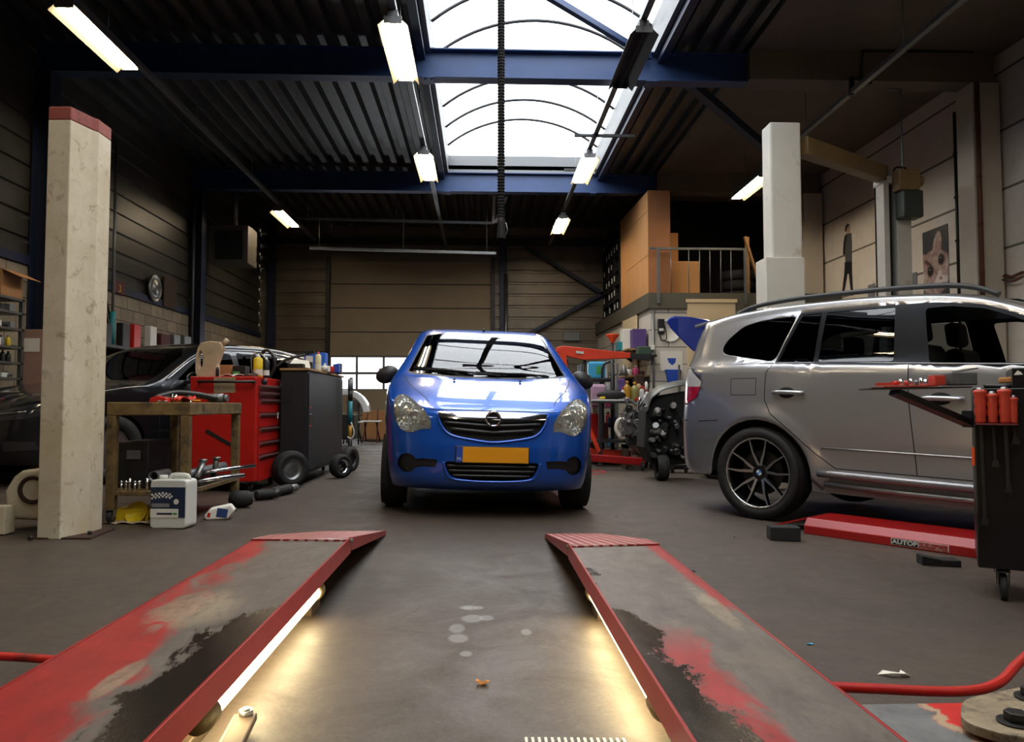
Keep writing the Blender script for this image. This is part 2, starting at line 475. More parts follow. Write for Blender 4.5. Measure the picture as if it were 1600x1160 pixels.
def opal():
    s = NT('rooflight_sheet'); tr = s.node('ShaderNodeBsdfTransparent'); tr.inputs[0].default_value = (.94, .97, 1, 1)
    tl = s.node('ShaderNodeBsdfTranslucent'); tl.inputs[0].default_value = (.92, .95, .98, 1); mx = s.node('ShaderNodeMixShader'); mx.inputs[0].default_value = .35
    s.link(tr.outputs[0], mx.inputs[1]); s.link(tl.outputs[0], mx.inputs[2]); s.link(mx.outputs[0], s.out.inputs[0]); return s.m
MT['rooflight'] = opal()
b = MB()
b.grid(lambda u, v: (vp(u)[0], SKY0 + (SKY1 - SKY0) * v, vp(u)[1]), 24, 4)
for yy in (SKY0, SKY1):
    pts = [b.bm.verts.new((vp(i / 24)[0], yy, vp(i / 24)[1])) for i in range(25)]; b.bm.faces.new(pts)
b.done('vault_sheet', 'rooflight', sk, world=True)
y = 14.4; k = 0
while y > SKY0:
    b = MB(); b.tube([(vp(i / 20, RAD - .01)[0], y, vp(i / 20, RAD - .01)[1]) for i in range(21)], .026, 6)
    b.done('glazing_bar', 'black_plastic', sk, world=True); y -= .94
# --- steel beams (blue)
mat('blue_steel', (38, 62, 104), .45, .1, .15, 3)
mat('dark_blue_steel', (24, 34, 60), .5, .1, .15, 3)
def ibeam(b, x0, x1, y, zb, h=.38, w=.2, t=.018, tw=.012):
    b.bb((x0, y - w / 2, zb), (x1, y + w / 2, zb + t)); b.bb((x0, y - w / 2, zb + h - t), (x1, y + w / 2, zb + h)); b.bb((x0, y - tw / 2, zb), (x1, y + tw / 2, zb + h))
for i, y in enumerate((-.9, 4.4, 9.7, 14.9)):
    b = MB(); ibeam(b, LX, 3.43, y, 5.0)
    for xx in (SKX0 + .0, SKX1):       # bolted plates by the rooflight
        b.bb((xx - .1, y - .11, 4.985), (xx + .05, y + .11, 5.0))
        for dx in (-.06, .02):
            b.cyl((xx + dx, y - .07, 4.985), (xx + dx, y - .07, 4.965), .016, 6)
    struct(b.done('trim_%d' % (30 + i), 'blue_steel', bevel=.002), 'blue painted steel roof beam')
    b = MB(); cx = LX + .14
    b.bb((cx - .1, y - .12, zf(cx) - .02), (cx - .085, y + .12, 5.0)); b.bb((cx + .085, y - .12, zf(cx) - .02), (cx + .1, y + .12, 5.0)); b.bb((cx - .1, y - .008, zf(cx) - .02), (cx + .1, y + .008, 5.0))
    struct(b.done('trim_%d' % (40 + i), 'dark_blue_steel'), 'dark blue steel wall column')
# purlins along the skylight edges, diagonal braces
for i, (x, y0, y1) in enumerate(((SKX0 - .12, SKY0, SKY1), (SKX1 + .12, SKY0, SKY1))):
    b = MB(); b.bb((x - .05, y0, DZ - .12), (x + .05, y1, DZ - .002)); struct(b.done('trim_%d' % (50 + i), 'dark_blue_steel'), 'steel trimmer beside rooflight')
b = MB(); b.beam((-.3, 7.2, 5.32), (2.15, 9.6, 5.3), .07, .07)
struct(b.done('trim_60', 'blue_steel'), 'blue roof bracing bar crossing rooflight')
p = aty(1068, 122, 9.75); q = aty(1203, 238, 11.6)
b = MB(); b.beam(p, q, .12, .12); struct(b.done('trim_61', 'dark_blue_steel'), 'dark diagonal steel strut')
p = aty(1512, 0, 9.4); q = aty(1525, 72, 9.55)
b = MB(); b.beam(p, q, .12, .12); b.box(q, (.2, .15, .12)); struct(b.done('trim_62', 'dark_blue_steel'), 'dark steel strut by concrete column')
# --- left wall: block plinth + ribbed steel cladding
def block_mat():
    s = NT('block_wall'); tc = s.node('ShaderNodeTexCoord'); mp = s.node('ShaderNodeMapping')
    mp.inputs['Rotation'].default_value = (R(90), 0, R(90))
    sp = s.node('ShaderNodeSeparateXYZ'); s.link(tc.outputs['Object'], sp.inputs[0]); cb = s.node('ShaderNodeCombineXYZ')
    s.link(sp.outputs['Y'], cb.inputs[0]); s.link(sp.outputs['Z'], cb.inputs[1])
    br = s.node('ShaderNodeTexBrick'); s.link(cb.outputs[0], br.inputs['Vector'])
    br.inputs['Scale'].default_value = 1; br.inputs['Brick Width'].default_value = .44; br.inputs['Row Height'].default_value = .2; br.inputs['Mortar Size'].default_value = .008
    br.inputs['Color1'].default_value = lin((150, 138, 118)); br.inputs['Color2'].default_value = lin((128, 118, 102)); br.inputs['Mortar'].default_value = lin((70, 62, 54))
    c = s.mix(s.maprange(s.noise(6, 6, .7), .4, .75, 0, .5), br.outputs['Color'], lin((80, 72, 62)))
    s.link(c, s.b.inputs['Base Color']); s.b.inputs['Roughness'].default_value = .9
    s.bump(br.outputs['Fac'], -.4, .01); return s.m
MT['block'] = block_mat()
b = MB(); b.bb((LX - .15, FY, zf(LX) - .2), (LX + .02, BY, 2.55)); struct(b.done('wall_left', 'block'), 'concrete block lower wall')
def clad_mat(name, c0, c1):
    s = NT(name); n = s.noise(1.6, 6, .6)
    c = s.ramp(n, [(.3, lin(c0)), (.7, lin(c1))]); s.link(c, s.b.inputs['Base Color'])
    s.b.inputs['Metallic'].default_value = .35; s.b.inputs['Roughness'].default_value = .4; return s.m
MT['clad_dark'] = clad_mat('clad_dark', (58, 56, 52), (76, 74, 68)); MT['clad_back'] = clad_mat('clad_back', (96, 88, 74), (124, 114, 98))
def cladding(b, fn, z0, z1, pitch=.30, d=.03):
    """horizontal ribs; fn(t, depth) gives (x, y) of the sheet ends t=0/1"""
    prof = []; z = z0
    while z < z1 - 1e-4:
        for dz, dd in ((0, 0), (.22, 0), (.235, d), (.285, d)):
            if z + dz < z1: prof.append((z + dz, dd))
        z += pitch
    prof.append((z1, 0))
    A = [b.bm.verts.new((*fn(0, dd), zz)) for zz, dd in prof]; B = [b.bm.verts.new((*fn(1, dd), zz)) for zz, dd in prof]
    for i in range(len(prof) - 1): b.bm.faces.new((A[i], A[i + 1], B[i + 1], B[i]))
b = MB(); cladding(b, lambda t, d: (LX - .0 - d, FY + (BY - FY) * t), 2.6, 5.5); b.bb((LX - .12, FY, 2.5), (LX - .08, BY, 5.6))
struct(b.done('wall_left', 'clad_dark'), 'dark ribbed steel cladding')
b = MB(); b.bb((LX - .06, FY, 2.55), (LX + .05, BY, 2.66)); struct(b.done('trim_70', 'dark_blue_steel'), 'steel rail over block wall')
# --- back wall: cladding with sectional door opening
DX0, DX1, DTOP = -3.83, .22, 4.5
b = MB()
cladding(b, lambda t, d: (LX + (DX0 - LX) * t, BY + d), -.2, 5.5)
cladding(b, lambda t, d: (DX1 + (3.5 - DX1) * t, BY + d), -.2, 5.5)
cladding(b, lambda t, d: (DX0 + (DX1 - DX0) * t, BY + d), DTOP, 5.5)
b.bb((LX - .2, BY + .08, -.3), (DX0, BY + .12, 5.6)); b.bb((DX1, BY + .08, -.3), (RX + .3, BY + .12, 5.6)); b.bb((DX0, BY + .08, DTOP), (DX1, BY + .12, 5.6))
struct(b.done('wall_back', 'clad_back'), 'ribbed steel back wall')
mat('door_panel', (146, 132, 108), .6, 0, .1, 1.5)
dr = thing('door_1', 'wide beige sectional overhead door with a glazed strip', 'door', ((DX0 + DX1) / 2, BY, zf(-1.8))); del dr['category']; struct(dr)
zg0, zg1 = aty(600, 610, BY).z, aty(600, 557, BY).z
z = zg1
while z < DTOP - .05:
    z2 = min(z + .61, DTOP)
    b = MB(); b.bb((DX0, BY - .03, z + .008), (DX1, BY + .03, z2 - .008)); b.done('panel', 'door_panel', dr, bevel=.008, world=True); z = z2
b = MB(); b.bb((DX0, BY - .03, -.1), (DX1, BY + .03, .58)); b.done('panel', 'door_panel', dr, bevel=.008, world=True)
b = MB(); b.bb((DX0, BY - .03, .595), (DX1, BY + .03, zg0)); b.done('panel', 'door_panel', dr, bevel=.008, world=True)
b = MB(); b.bb((DX0, BY + .032, -.1), (DX1, BY + .045, zg0)); b.bb((DX0, BY + .032, zg1), (DX1, BY + .045, DTOP)); b.done('light_block_sheet', 'pure_black', dr, world=True)  # added black sheet, keeps daylight from showing through the panel gaps
b = MB(); zm = (zg0 + zg1) / 2
b.bb((DX0, BY - .03, zg0), (DX1, BY + .03, zg0 + .035)); b.bb((DX0, BY - .03, zg1 - .035), (DX1, BY + .03, zg1)); b.bb((DX0, BY - .03, zm - .035), (DX1, BY + .03, zm + .035))
for i in range(7):
    x = DX0 + (DX1 - DX0) * i / 6; b.bb((x - .03, BY - .028, zg0), (x + .03, BY + .028, zg1))
b.done('window_frame', 'grey_plastic', dr, world=True)
MT['pane'] = M_glass('door_glazing', (.93, .95, .97, 1))
b = MB(); b.bb((DX0, BY - .004, zg0), (DX1, BY + .004, zg1)); b.done('pane', 'pane', dr, world=True)
b = MB()
for x in (DX0 - .06, DX1 + .06): b.bb((x - .05, BY - .1, -.1), (x + .05, BY, DTOP + .1))
b.done('door_track', 'dark_steel', dr, world=True)
for i, x in enumerate((DX0 - 1.45, DX1 + .32)):
    b = MB(); b.bb((x - .09, BY - .2, -.2), (x + .09, BY - .03, 5.38)); struct(b.done('trim_%d' % (80 + i), 'dark_blue_steel'), 'dark steel back wall post')
b = MB(); b.cyl((.6, BY - .2, .1), (.6, BY - .2, aty(775, 430, BY).z), .05, 12); struct(b.done('trim_84', 'steel'), 'pale drain pipe on back wall')
for i, (p, q) in enumerate((((820, 385), (943, 460)), ((943, 458), (815, 528)))):
    b = MB(); b.beam(aty(*p, BY - .15), aty(*q, BY - .15), .09, .09); struct(b.done('trim_%d' % (86 + i), 'dark_blue_steel'), 'diagonal back wall brace')
b = MB(); b.bb((LX, BY - .12, 4.92), (3.4, BY - .02, 5.08)); struct(b.done('trim_90', 'dark_steel'), 'horizontal back wall rail')
b = MB(); c = aty(893, 526, BY - .06); b.box(c, (.42, .08, .22)); tag(b.done('junction_box', 'grey_plastic', bevel=.01), 'small pale junction box on ribbed back wall under brace', 'junction box')
# --- front wall behind the camera, with a roller door
b = MB(); b.bb((LX - .2, FY - .15, -.3), (RX + .3, FY, 5.7)); struct(b.done('wall_front', 'clad_back'), 'wall behind the camera')
# --- right wall: concrete planks with joints
def plank_mat():
    s = NT('concrete_planks'); tc = s.node('ShaderNodeTexCoord'); geo = s.node('ShaderNodeNewGeometry'); sp = s.node('ShaderNodeSeparateXYZ')
    s.link(geo.outputs['Position'], sp.inputs[0])
    z = s.math('FRACT', s.math('DIVIDE', s.math('ADD', sp.outputs['Z'], -3.245 + 7.7), .77))
    f = s.math('LESS_THAN', s.math('ABSOLUTE', s.math('SUBTRACT', z, .5)), .022)
    n = s.noise(1.1, 7, .65); c = s.ramp(n, [(.3, lin((208, 197, 180))), (.7, lin((228, 219, 204)))])
    c = s.mix(s.maprange(s.noise(5, 6, .7), .58, .8, 0, .35), c, lin((140, 126, 108)))
    c = s.mix(f, c, lin((112, 104, 92))); s.link(c, s.b.inputs['Base Color']); s.b.inputs['Roughness'].default_value = .85
    s.bump(s.math('SUBTRACT', 1.0, f), .5, .01); return s.m
MT['planks'] = plank_mat()
b = MB(); b.bb((RX, FY, -.4), (RX + .2, BY, 5.5)); struct(b.done('wall_right', 'planks'), 'pale concrete plank wall')
# --- mezzanine at the rear right
MY = 14.15; MX0 = 3.22; MZ0, MZ1 = 2.64, 2.93
cx = aty(1016, 481, MY)
MX0 = cx.x
mat('mez_edge', (84, 80, 68), .6, 0, .1, 3)
mat('white_block', (186, 180, 168), .8, 0, .08, 3)
def whiteblock_mat():
    s = NT('white_blockwork'); geo = s.node('ShaderNodeNewGeometry'); sp = s.node('ShaderNodeSeparateXYZ'); s.link(geo.outputs['Position'], sp.inputs[0])
    cb = s.node('ShaderNodeCombineXYZ'); s.link(s.math('ADD', sp.outputs['X'], sp.outputs['Y']), cb.inputs[0]); s.link(sp.outputs['Z'], cb.inputs[1])
    br = s.node('ShaderNodeTexBrick'); s.link(cb.outputs[0], br.inputs['Vector']); br.inputs['Scale'].default_value = 1
    br.inputs['Brick Width'].default_value = .75; br.inputs['Row Height'].default_value = .32; br.inputs['Mortar Size'].default_value = .009
    br.inputs['Color1'].default_value = lin((206, 200, 188)); br.inputs['Color2'].default_value = lin((192, 186, 174)); br.inputs['Mortar'].default_value = lin((104, 98, 88))
    s.link(br.outputs['Color'], s.b.inputs['Base Color']); s.b.inputs['Roughness'].default_value = .8; s.bump(br.outputs['Fac'], -.3, .01); return s.m
MT['whiteblock'] = whiteblock_mat()
MXB = 2.95                                     # the office side wall runs slightly askew
b = MB(); b.slab([(MX0 + .0, MY - .001, -.3), (RX, MY - .001, -.3), (RX, MY - .001, MZ0), (MX0 + .0, MY - .001, MZ0)], (0, .2, 0))
b.slab([(MX0 - .001, MY + .0, -.3), (MXB, BY, -.3), (MXB, BY, MZ0), (MX0 - .001, MY + .0, MZ0)], (.15, 0, 0))
struct(b.done('wall_office', 'whiteblock'), 'white blockwork office wall under the mezzanine')
b = MB(); b.slab([(MX0 - .05, MY - .06, MZ0), (RX, MY - .06, MZ0), (RX, BY, MZ0), (MXB - .05, BY, MZ0)], (0, 0, MZ1 - MZ0))
struct(b.done('floor', 'mez_edge'), 'mezzanine floor slab')
mat('beige_board', (206, 186, 148), .6, 0, .06)
a0, a1 = aty(1074, 472, MY - .06), aty(1150, 560, MY - .06)
b = MB(); b.bb((a0.x, MY - .07, 1.2), (a1.x, MY, aty(1074, 470, MY).z)); b.bb((a0.x - .03, MY - .09, aty(1074, 474, MY).z), (a1.x + .03, MY - .02, aty(1074, 470, MY).z + .02))
tag(b.done('wall_panel', 'beige_board', bevel=.004), 'plain beige board fixed on the office wall under the mezzanine edge', 'panel')
a0, a1 = aty(967, 496, 16.0), aty(985, 560, 16.0)
b = MB(); b.slab([(MX0 - .07, 15.0, 1.3), (MX0 - .12, 16.2, 1.3), (MX0 - .12, 16.2, 2.62), (MX0 - .07, 15.0, 2.62)], (-.03, 0, 0))
tag(b.done('wall_panel', 'beige_board'), 'narrow beige board on office side wall behind the boxes', 'panel')
# railing
rl = thing('steel_railing', 'thin grey steel railing along the mezzanine edge', 'railing', (MX0 + 1, MY, MZ1))
zt = aty(1090, 389, MY).z
b = MB()
xL, xR = aty(1014, 390, MY).x, aty(1162, 392, MY).x
b.beam((xL - .0, MY, zt), (xR, MY, zt), .04, .04); b.done('top_rail', 'galv', rl, world=True)
for x in (aty(1027, 400, MY).x, xR):
    b = MB(); b.bb((x - .025, MY - .1, MZ1 - .2), (x + .025, MY - .05, zt)); b.done('post', 'galv', rl, world=True)
for px in (1048, 1076, 1093, 1109, 1126, 1142):
    x = aty(px, 400, MY).x; b = MB(); b.cyl((x, MY, MZ1), (x, MY, zt), .009, 8); b.done('baluster', 'galv', rl, world=True)
b = MB(); b.beam((xR + .1, MY + .1, MZ1), (xR + .1, MY + .1, zt + .25), .07, .05); tag(b.done('timber_post', 'wood'), 'upright timber batten beside the railing end on mezzanine', 'timber')
b = MB(); b.beam((aty(1196, 466, MY - .1).x, MY + .05, MZ1), (aty(1165, 372, MY).x, MY + .05, zt + .25), .07, .04); tag(b.done('timber_batten', 'wood'), 'timber batten leaning diagonally on the mezzanine edge', 'timber')
mat('loft_shade', (20, 18, 16), .9, 0, .2)
b = MB(); b.bb((MX0 + .9, 16.9, MZ1), (RX, 17.0, 5.42)); struct(b.done('loft_shade_screen', 'loft_shade'), 'added near-black screen standing for the shade at the back of mezzanine')  # added screen, its near-black colour stands for deep shade upstairs
# big cardboard sheets and boxes on the mezzanine
mat('card_light', (196, 142, 88), .8, 0, .08, 3); mat('card_mid', (150, 98, 60), .85, 0, .08, 3)
t = thing('cardboard_crate', 'tall stack of flat cardboard cladding at mezzanine corner', 'cardboard', (MX0 + .2, MY + 1.2, MZ1))
zc = aty(1010, 297, MY + .1).z
b = MB(); b.slab([(MX0 + .0, MY + .12, MZ1), (MX0 + .42, MY + .12, MZ1), (MX0 + .42, MY + .12, zc), (MX0 + .0, MY + .12, zc)], (0, .03, 0)); b.done('end_sheet', 'card_mid', t, world=True)
yb = 16.6
for k, (ya, yb_) in enumerate(((0, .8), (.8, 1.6), (1.6, 2.4))):
    for j, (za, zb) in enumerate(((0, .75), (.75, 1.6), (1.6, zc - MZ1))):
        y0 = MY + .14 + ya; y1 = MY + .14 + yb_; xx = lambda y: MX0 + (MXB - MX0) * (y - MY) / (BY - MY)
        b = MB(); b.slab([(xx(y0), y0, MZ1 + za), (xx(y1), y1 - .01, MZ1 + za), (xx(y1), y1 - .01, MZ1 + zb - .01), (xx(y0), y0, MZ1 + zb - .01)], (.03, 0, 0)); b.done('side_sheet', 'card_light', t, world=True)
def box_at(name, p0, p1, Y, depth, m, label, cat_='box', zbase=None, bev=.006):
    a = aty(*p0, Y); c = aty(*p1, Y); z0 = c.z if zbase is None else zbase
    b = MB(); b.bb((a.x, Y, z0), (c.x, Y + depth, a.z)); return tag(b.done(name, m, bevel=bev), label, cat_)
box_at('cardboard_box', (1031, 408), (1094, 463), MY + .45, .5, 'card_light', 'wide low cardboard box behind mezzanine railing', zbase=MZ1)
box_at('cardboard_box', (1046, 364), (1060, 410), MY + 1.0, .3, 'card_light', 'narrow upright cardboard box beside tall cardboard on mezzanine', zbase=MZ1)
# dark racks with tyres upstairs
for i in range(3):
    for j in range(2):
        c = Vector((MX0 + 2.05 + j * .7, MY + 1.2, MZ1 + .1 + i * .21))
        b = MB(); b.lathe([(.2, -.1), (.31, -.1), (.34, -.05), (.34, .05), (.31, .1), (.2, .1), (.2, -.1)], c, 28, caps=False)
        tag(b.done('tyre', 'rubber'), ['lowest', 'middle', 'topmost'][i] + ' black tyre of the ' + ['left', 'right'][j] + ' stack behind mezzanine railing', 'tyre', 'tyres stacked on the mezzanine')
# pigeonhole rack on the mezzanine side (dark with pale labels)
rk = thing('storage_rack', 'dark storage rack with pale tags behind cardboard on mezzanine', 'rack', (MXB + .3, 18, MZ1))
b = MB()
for i in range(7): b.bb((MXB + .12, 16.9, MZ1 + i * .33), (MXB + .6, 19.2, MZ1 + .03 + i * .33))
for y in (16.9, 17.65, 18.4, 19.15): b.bb((MXB + .1, y, MZ1), (MXB + .6, y + .04, MZ1 + 2.1))
b.bb((MXB + .6, 16.9, MZ1), (MXB + .62, 19.2, MZ1 + 2.1)); b.done('frame', 'pure_black', rk, world=True)
random.seed(3)
for i in range(6):
    for k in range(6):
        if random.random() < .6:
            y = 17.0 + k * .37 + random.random() * .1; b = MB(); b.bb((MXB + .085, y, MZ1 + .1 + i * .33), (MXB + .1, y + .05, MZ1 + .22 + i * .33)); b.done('tag', 'paper', rk, world=True)
# --- ceiling luminaires on rails
MT['lamp'] = M_emit('lamp_tube', (1, .80, .55, 1), 66)
MT['louvre'] = M('louvre_white', (150, 140, 118), .35, 0, .04)
mat('lamp_off_body', (52, 50, 48), .5, .3, .2)
RZ = 4.82
def luminaire(label, lit=True):
    t = thing('ceiling_light', label, 'light', (0, 0, 0), 0, 'fluorescent lights on the ceiling rails')
    b = MB(); b.bb((-.05, 0, 0), (.05, 1.42, .06)); b.done('spine', 'galv' if lit else 'lamp_off_body', t)
    bm_ = 'louvre' if lit else 'lamp_off_body'
    for s in (-1, 1):
        b = MB(); b.slab([(s * .15, 0, -.10), (s * .045, 0, 0.0), (s * .045, 1.42, 0.0), (s * .15, 1.42, -.10)], (0, 0, .006)); b.done('reflector_wing', bm_, t)
        if lit:
            b = MB(); b.cyl((s * .055, .03, -.045), (s * .055, 1.39, -.045), .019, 10); b.done('lamp_tube', 'lamp', t)
        else:
            b = MB(); b.slab([(s * .004, 0, -.07), (s * .03, 0, 0), (s * .03, 1.42, 0), (s * .004, 1.42, -.07)], (s * .004, 0, 0)); b.done('inner_fin', bm_, t)
    for y in (.002, 1.40):
        b = MB(); b.bb((-.09, y, -.07), (.09, y + .018, 0)); b.done('end_cap', 'galv' if lit else 'lamp_off_body', t)
    return t
LITP = luminaire('x'); OFFP = luminaire('y', False)
rows = {-4.05: ((7.42, 'lit twin tube light over the dark car at top left', 1), (15.2, 'lit twin tube light near the heater at the far end of left rail', 1), (3.2, 'lit twin tube light above left, outside the view', 1), (-2, 'lit twin tube light behind the camera on the left rail', 1)),
        -.905: ((7.6, 'lit twin tube light left of rooflight in front of the near beam', 1), (11.65, 'lit twin tube light left of rooflight before the rear beam', 1), (3.2, 'lit twin tube light overhead left of rooflight, nearest', 1), (-2, 'lit twin tube light behind the camera left of rooflight', 1)),
        1.67: ((7.7, 'dark unlit light fitting right of rooflight', 0), (11.7, 'lit twin tube light under right edge of rooflight', 1), (15.6, 'small far lit twin tube light right of the black hose', 1)),
        4.74: ((12.6, 'lit twin tube light partly behind right white lift column', 1), (4.0, 'lit twin tube light over the silver car, outside the view', 1), (-2, 'lit twin tube light behind the camera on the right', 1))}
usedL = usedO = False
for X, L in rows.items():
    for (Y, lab, on) in L:
        if on:
            o = LITP if not usedL else dup(LITP); usedL = True
        else: o = OFFP
        o.location = (X, Y, RZ - .07); o['label'] = lab
    ends = {-4.05: (-4, 18.6), -.905: (-4, 18.9), 1.67: (-4, 18.9), 4.74: (-4, 14.1)}[X]
    b = MB(); b.bb((X - .035, ends[0], RZ), (X + .035, ends[1], RZ + .055))
    y = 0.5
    while y < ends[1]:
        b.cyl((X, y, RZ + .05), (X, y, DZ + .02), .006, 6); y += 2.6
    tag(b.done('light_rail', 'galv'), {-4.05: 'long steel light rail hanging at the far left', -.905: 'long steel light rail left of the rooflight', 1.67: 'long steel light rail under right edge of rooflight', 4.74: 'long steel light rail over the silver car'}[X], 'rail', 'light rails under the roof')
for i, (px, py, w_) in enumerate(((945, 202, .9), (907, 258, .55))):
    c = aty(px, py, 11.08 if i == 0 else 12.73); c.z = RZ - .02; b = MB(); b.bb((c.x - w_ / 2, c.y - .02, c.z - .02), (c.x + w_ / 2, c.y + .02, c.z + .02))
    tag(b.done('cross_bar', 'black_plastic'), ['longer', 'shorter'][i] + ' thin black bar across rail under the rooflight', 'bar')
# ================================================================== CAR BODY TOOLS
def paint(name, col, metal=.55, rough=.32, flake=0.0):
    s = NT(name); s.b.inputs['Base Color'].default_value = lin(col); s.b.inputs['Metallic'].default_value = metal
    s.b.inputs['Roughness'].default_value = rough; s.b.inputs['Coat Weight'].default_value = 1.0; s.b.inputs['Coat Roughness'].default_value = .025
    return s.m
MT['paint_blue'] = paint('paint_blue', (12, 82, 184), .45, .28)
MT['paint_silver'] = paint('paint_silver', (166, 167, 170), .72, .29)
MT['paint_darkgrey'] = paint('paint_darkgrey', (34, 37, 42), .6, .28)
MT['paint_navy'] = paint('paint_navy', (22, 52, 150), .4, .3)
MT['cladding_silver'] = paint('cladding_silver', (122, 122, 126), .6, .4)
MT['glass_clear'] = M_glass('windscreen_glass', (.72, .76, .76, 1), 1.55, 0, 1.4)
MT['glass_tint'] = M_glass('tinted_glass', (.16, .18, .19, 1), 1.55, 0, 1.3)
MT['lens'] = M_glass('lamp_lens', (.95, .96, .96, 1), 1.5, 0, 1.0)
def hazy():
    m = MT['lens']; t = m.node_tree; out = t.nodes['Material Output']; src = out.inputs[0].links[0].from_socket
    d = t.nodes.new('ShaderNodeBsdfDiffuse'); d.inputs[0].default_value = lin((226, 222, 208)); mx = t.nodes.new('ShaderNodeMixShader'); mx.inputs[0].default_value = .14
    t.links.new(src, mx.inputs[1]); t.links.new(d.outputs[0], mx.inputs[2]); t.links.new(mx.outputs[0], out.inputs[0])
hazy()
MT['lamp_red'] = paint('lamp_red', (170, 12, 26), 0, .2)
MT['lamp_dark'] = paint('lamp_dark', (70, 72, 76), .6, .15)
MT['lamp_white'] = paint('lamp_white', (196, 196, 190), .2, .25)
def car_shell(c, arches, nv=14, step=.06):
    """c: dict with front rows, mid table, rear rows, S(y,z), zb; returns bmesh (both sides)"""
    bm = bmesh.new(); S = c['S']; Yf, Yr = c['Yf'], c['Yr']
    fr, rr = c['front'], c['rear']         # rows (yc, zc, ze) bottom->top  / top->bottom
    def dens(rows, k):
        P = [(i, r) for i, r in enumerate(rows)]; out = []
        tabs = [[(i, r[j]) for i, r in P] for j in range(len(rows[0]))]
        n = (len(rows) - 1) * k
        for q in range(n + 1): out.append([interp(t, q / k) for t in tabs])
        return out
    fr = dens(fr, 3); rr = dens(rr, 3)
    ys = set(); y = Yf
    while y < Yr: ys.add(round(y, 4)); y += step
    ys.add(Yr)
    for (ya, ra) in arches:
        ys = {q for q in ys if not (ya - ra - .02 < q < ya + ra + .02) or q in (Yf, Yr)}
        for k in range(17):
            q = ya - ra * math.cos(PI * k / 16)
            if Yf < q < Yr: ys.add(round(q, 4))
    ys = sorted(ys)
    mid = c['mid']                         # rows (y, yc, zc, ze, n)
    T = [[(m[0], m[j]) for m in mid] for j in (1, 2, 3, 4)]
    rows = [(r[0], r[1], Yf, r[2], c['nf']) for r in fr[:-1]]
    nF = len(rows)
    for y in ys: rows.append((interp(T[0], y), interp(T[1], y), y, interp(T[2], y), interp(T[3], y)))
    nM = len(ys)
    rows += [(r[0], r[1], Yr, r[2], c['nr']) for r in rr[1:]]
    W = []
    for (yc, zc, ye, ze, n) in rows:
        xe = S(ye, ze); e = 2 / n; A = []
        for j in range(nv + 1):
            a = j / nv * PI / 2; v = math.sin(a) ** e if j < nv else 1.0
            g = 1 - math.cos(a) ** e if j < nv else 1.0
            A.append((xe * v, yc + (ye - yc) * g, zc + (ze - zc) * g))
        W.append(A)
    def zb(y):
        z = interp(c['zb'], y)
        for (ya, ra) in arches:
            d = ra * ra - (y - ya) ** 2
            if d > 0: z = max(z, c['axle'] + math.sqrt(d))
            elif abs(d) < 1e-6: z = max(z, c['axle'])
        return z
    def zba(y): return zb(y)
    z0f, z1f = fr[0][2], fr[-1][2]; ff = [(r[2] - z0f) / (z1f - z0f) for r in fr]
    z0r, z1r = rr[-1][2], rr[0][2]; rf = [(r[2] - z0r) / (z1r - z0r) for r in rr[::-1]]
    K = 26
    def resample(f, n): return [f[0] + 0] if n == 0 else [f[min(len(f) - 1, int(i / n * (len(f) - 1)))] + (f[min(len(f) - 1, int(i / n * (len(f) - 1)) + 1)] - f[min(len(f) - 1, int(i / n * (len(f) - 1)))]) * ((i / n * (len(f) - 1)) % 1) for i in range(n + 1)]
    for sgn in (1, -1):
        V = [[bm.verts.new((sgn * p[0], p[1], p[2])) for p in A] for A in W]
        for i in range(len(V) - 1):
            for j in range(nv):
                q = (V[i][j], V[i][j + 1], V[i + 1][j + 1], V[i + 1][j])
                if sgn < 0: q = q[::-1]
                try: f = bm.faces.new(q); f.smooth = True
                except ValueError: pass
        cols = []
        for k, y in enumerate(ys):
            ze = rows[nF + k][3]; b0 = zb(y); col = []
            if k == 0: fs = ff
            elif k == nM - 1: fs = rf
            else: fs = [i / K for i in range(K + 1)]
            cols.append([bm.verts.new((sgn * S(y, b0 + (ze - b0) * f), y, b0 + (ze - b0) * f)) for f in fs])
        for A, B in zip(cols, cols[1:]):      # zip columns of unequal length by height fraction
            i = j = 0
            while i < len(A) - 1 or j < len(B) - 1:
                if len(A) == len(B):
                    q = (A[i], B[j], B[j + 1], A[i + 1]); i += 1; j += 1
                elif j == len(B) - 1 or (i < len(A) - 1 and (i + 1) / (len(A) - 1) <= (j + 1) / (len(B) - 1)):
                    q = (A[i], B[j], A[i + 1]); i += 1
                else:
                    q = (A[i], B[j], B[j + 1]); j += 1
                if sgn < 0: q = q[::-1]
                f = bm.faces.new(q[::-1]); f.smooth = True
    bmesh.ops.remove_doubles(bm, verts=bm.verts, dist=.0015)
    bmesh.ops.recalc_face_normals(bm, faces=bm.faces)
    c['_zb'] = zb
    return bm
def inside(p, poly):
    x, y = p; r = False; n = len(poly)
    for i in range(n):
        x0, y0 = poly[i]; x1, y1 = poly[(i + 1) % n]
        if (y0 > y) != (y1 > y) and x < (x1 - x0) * (y - y0) / (y1 - y0) + x0: r = not r
    return r
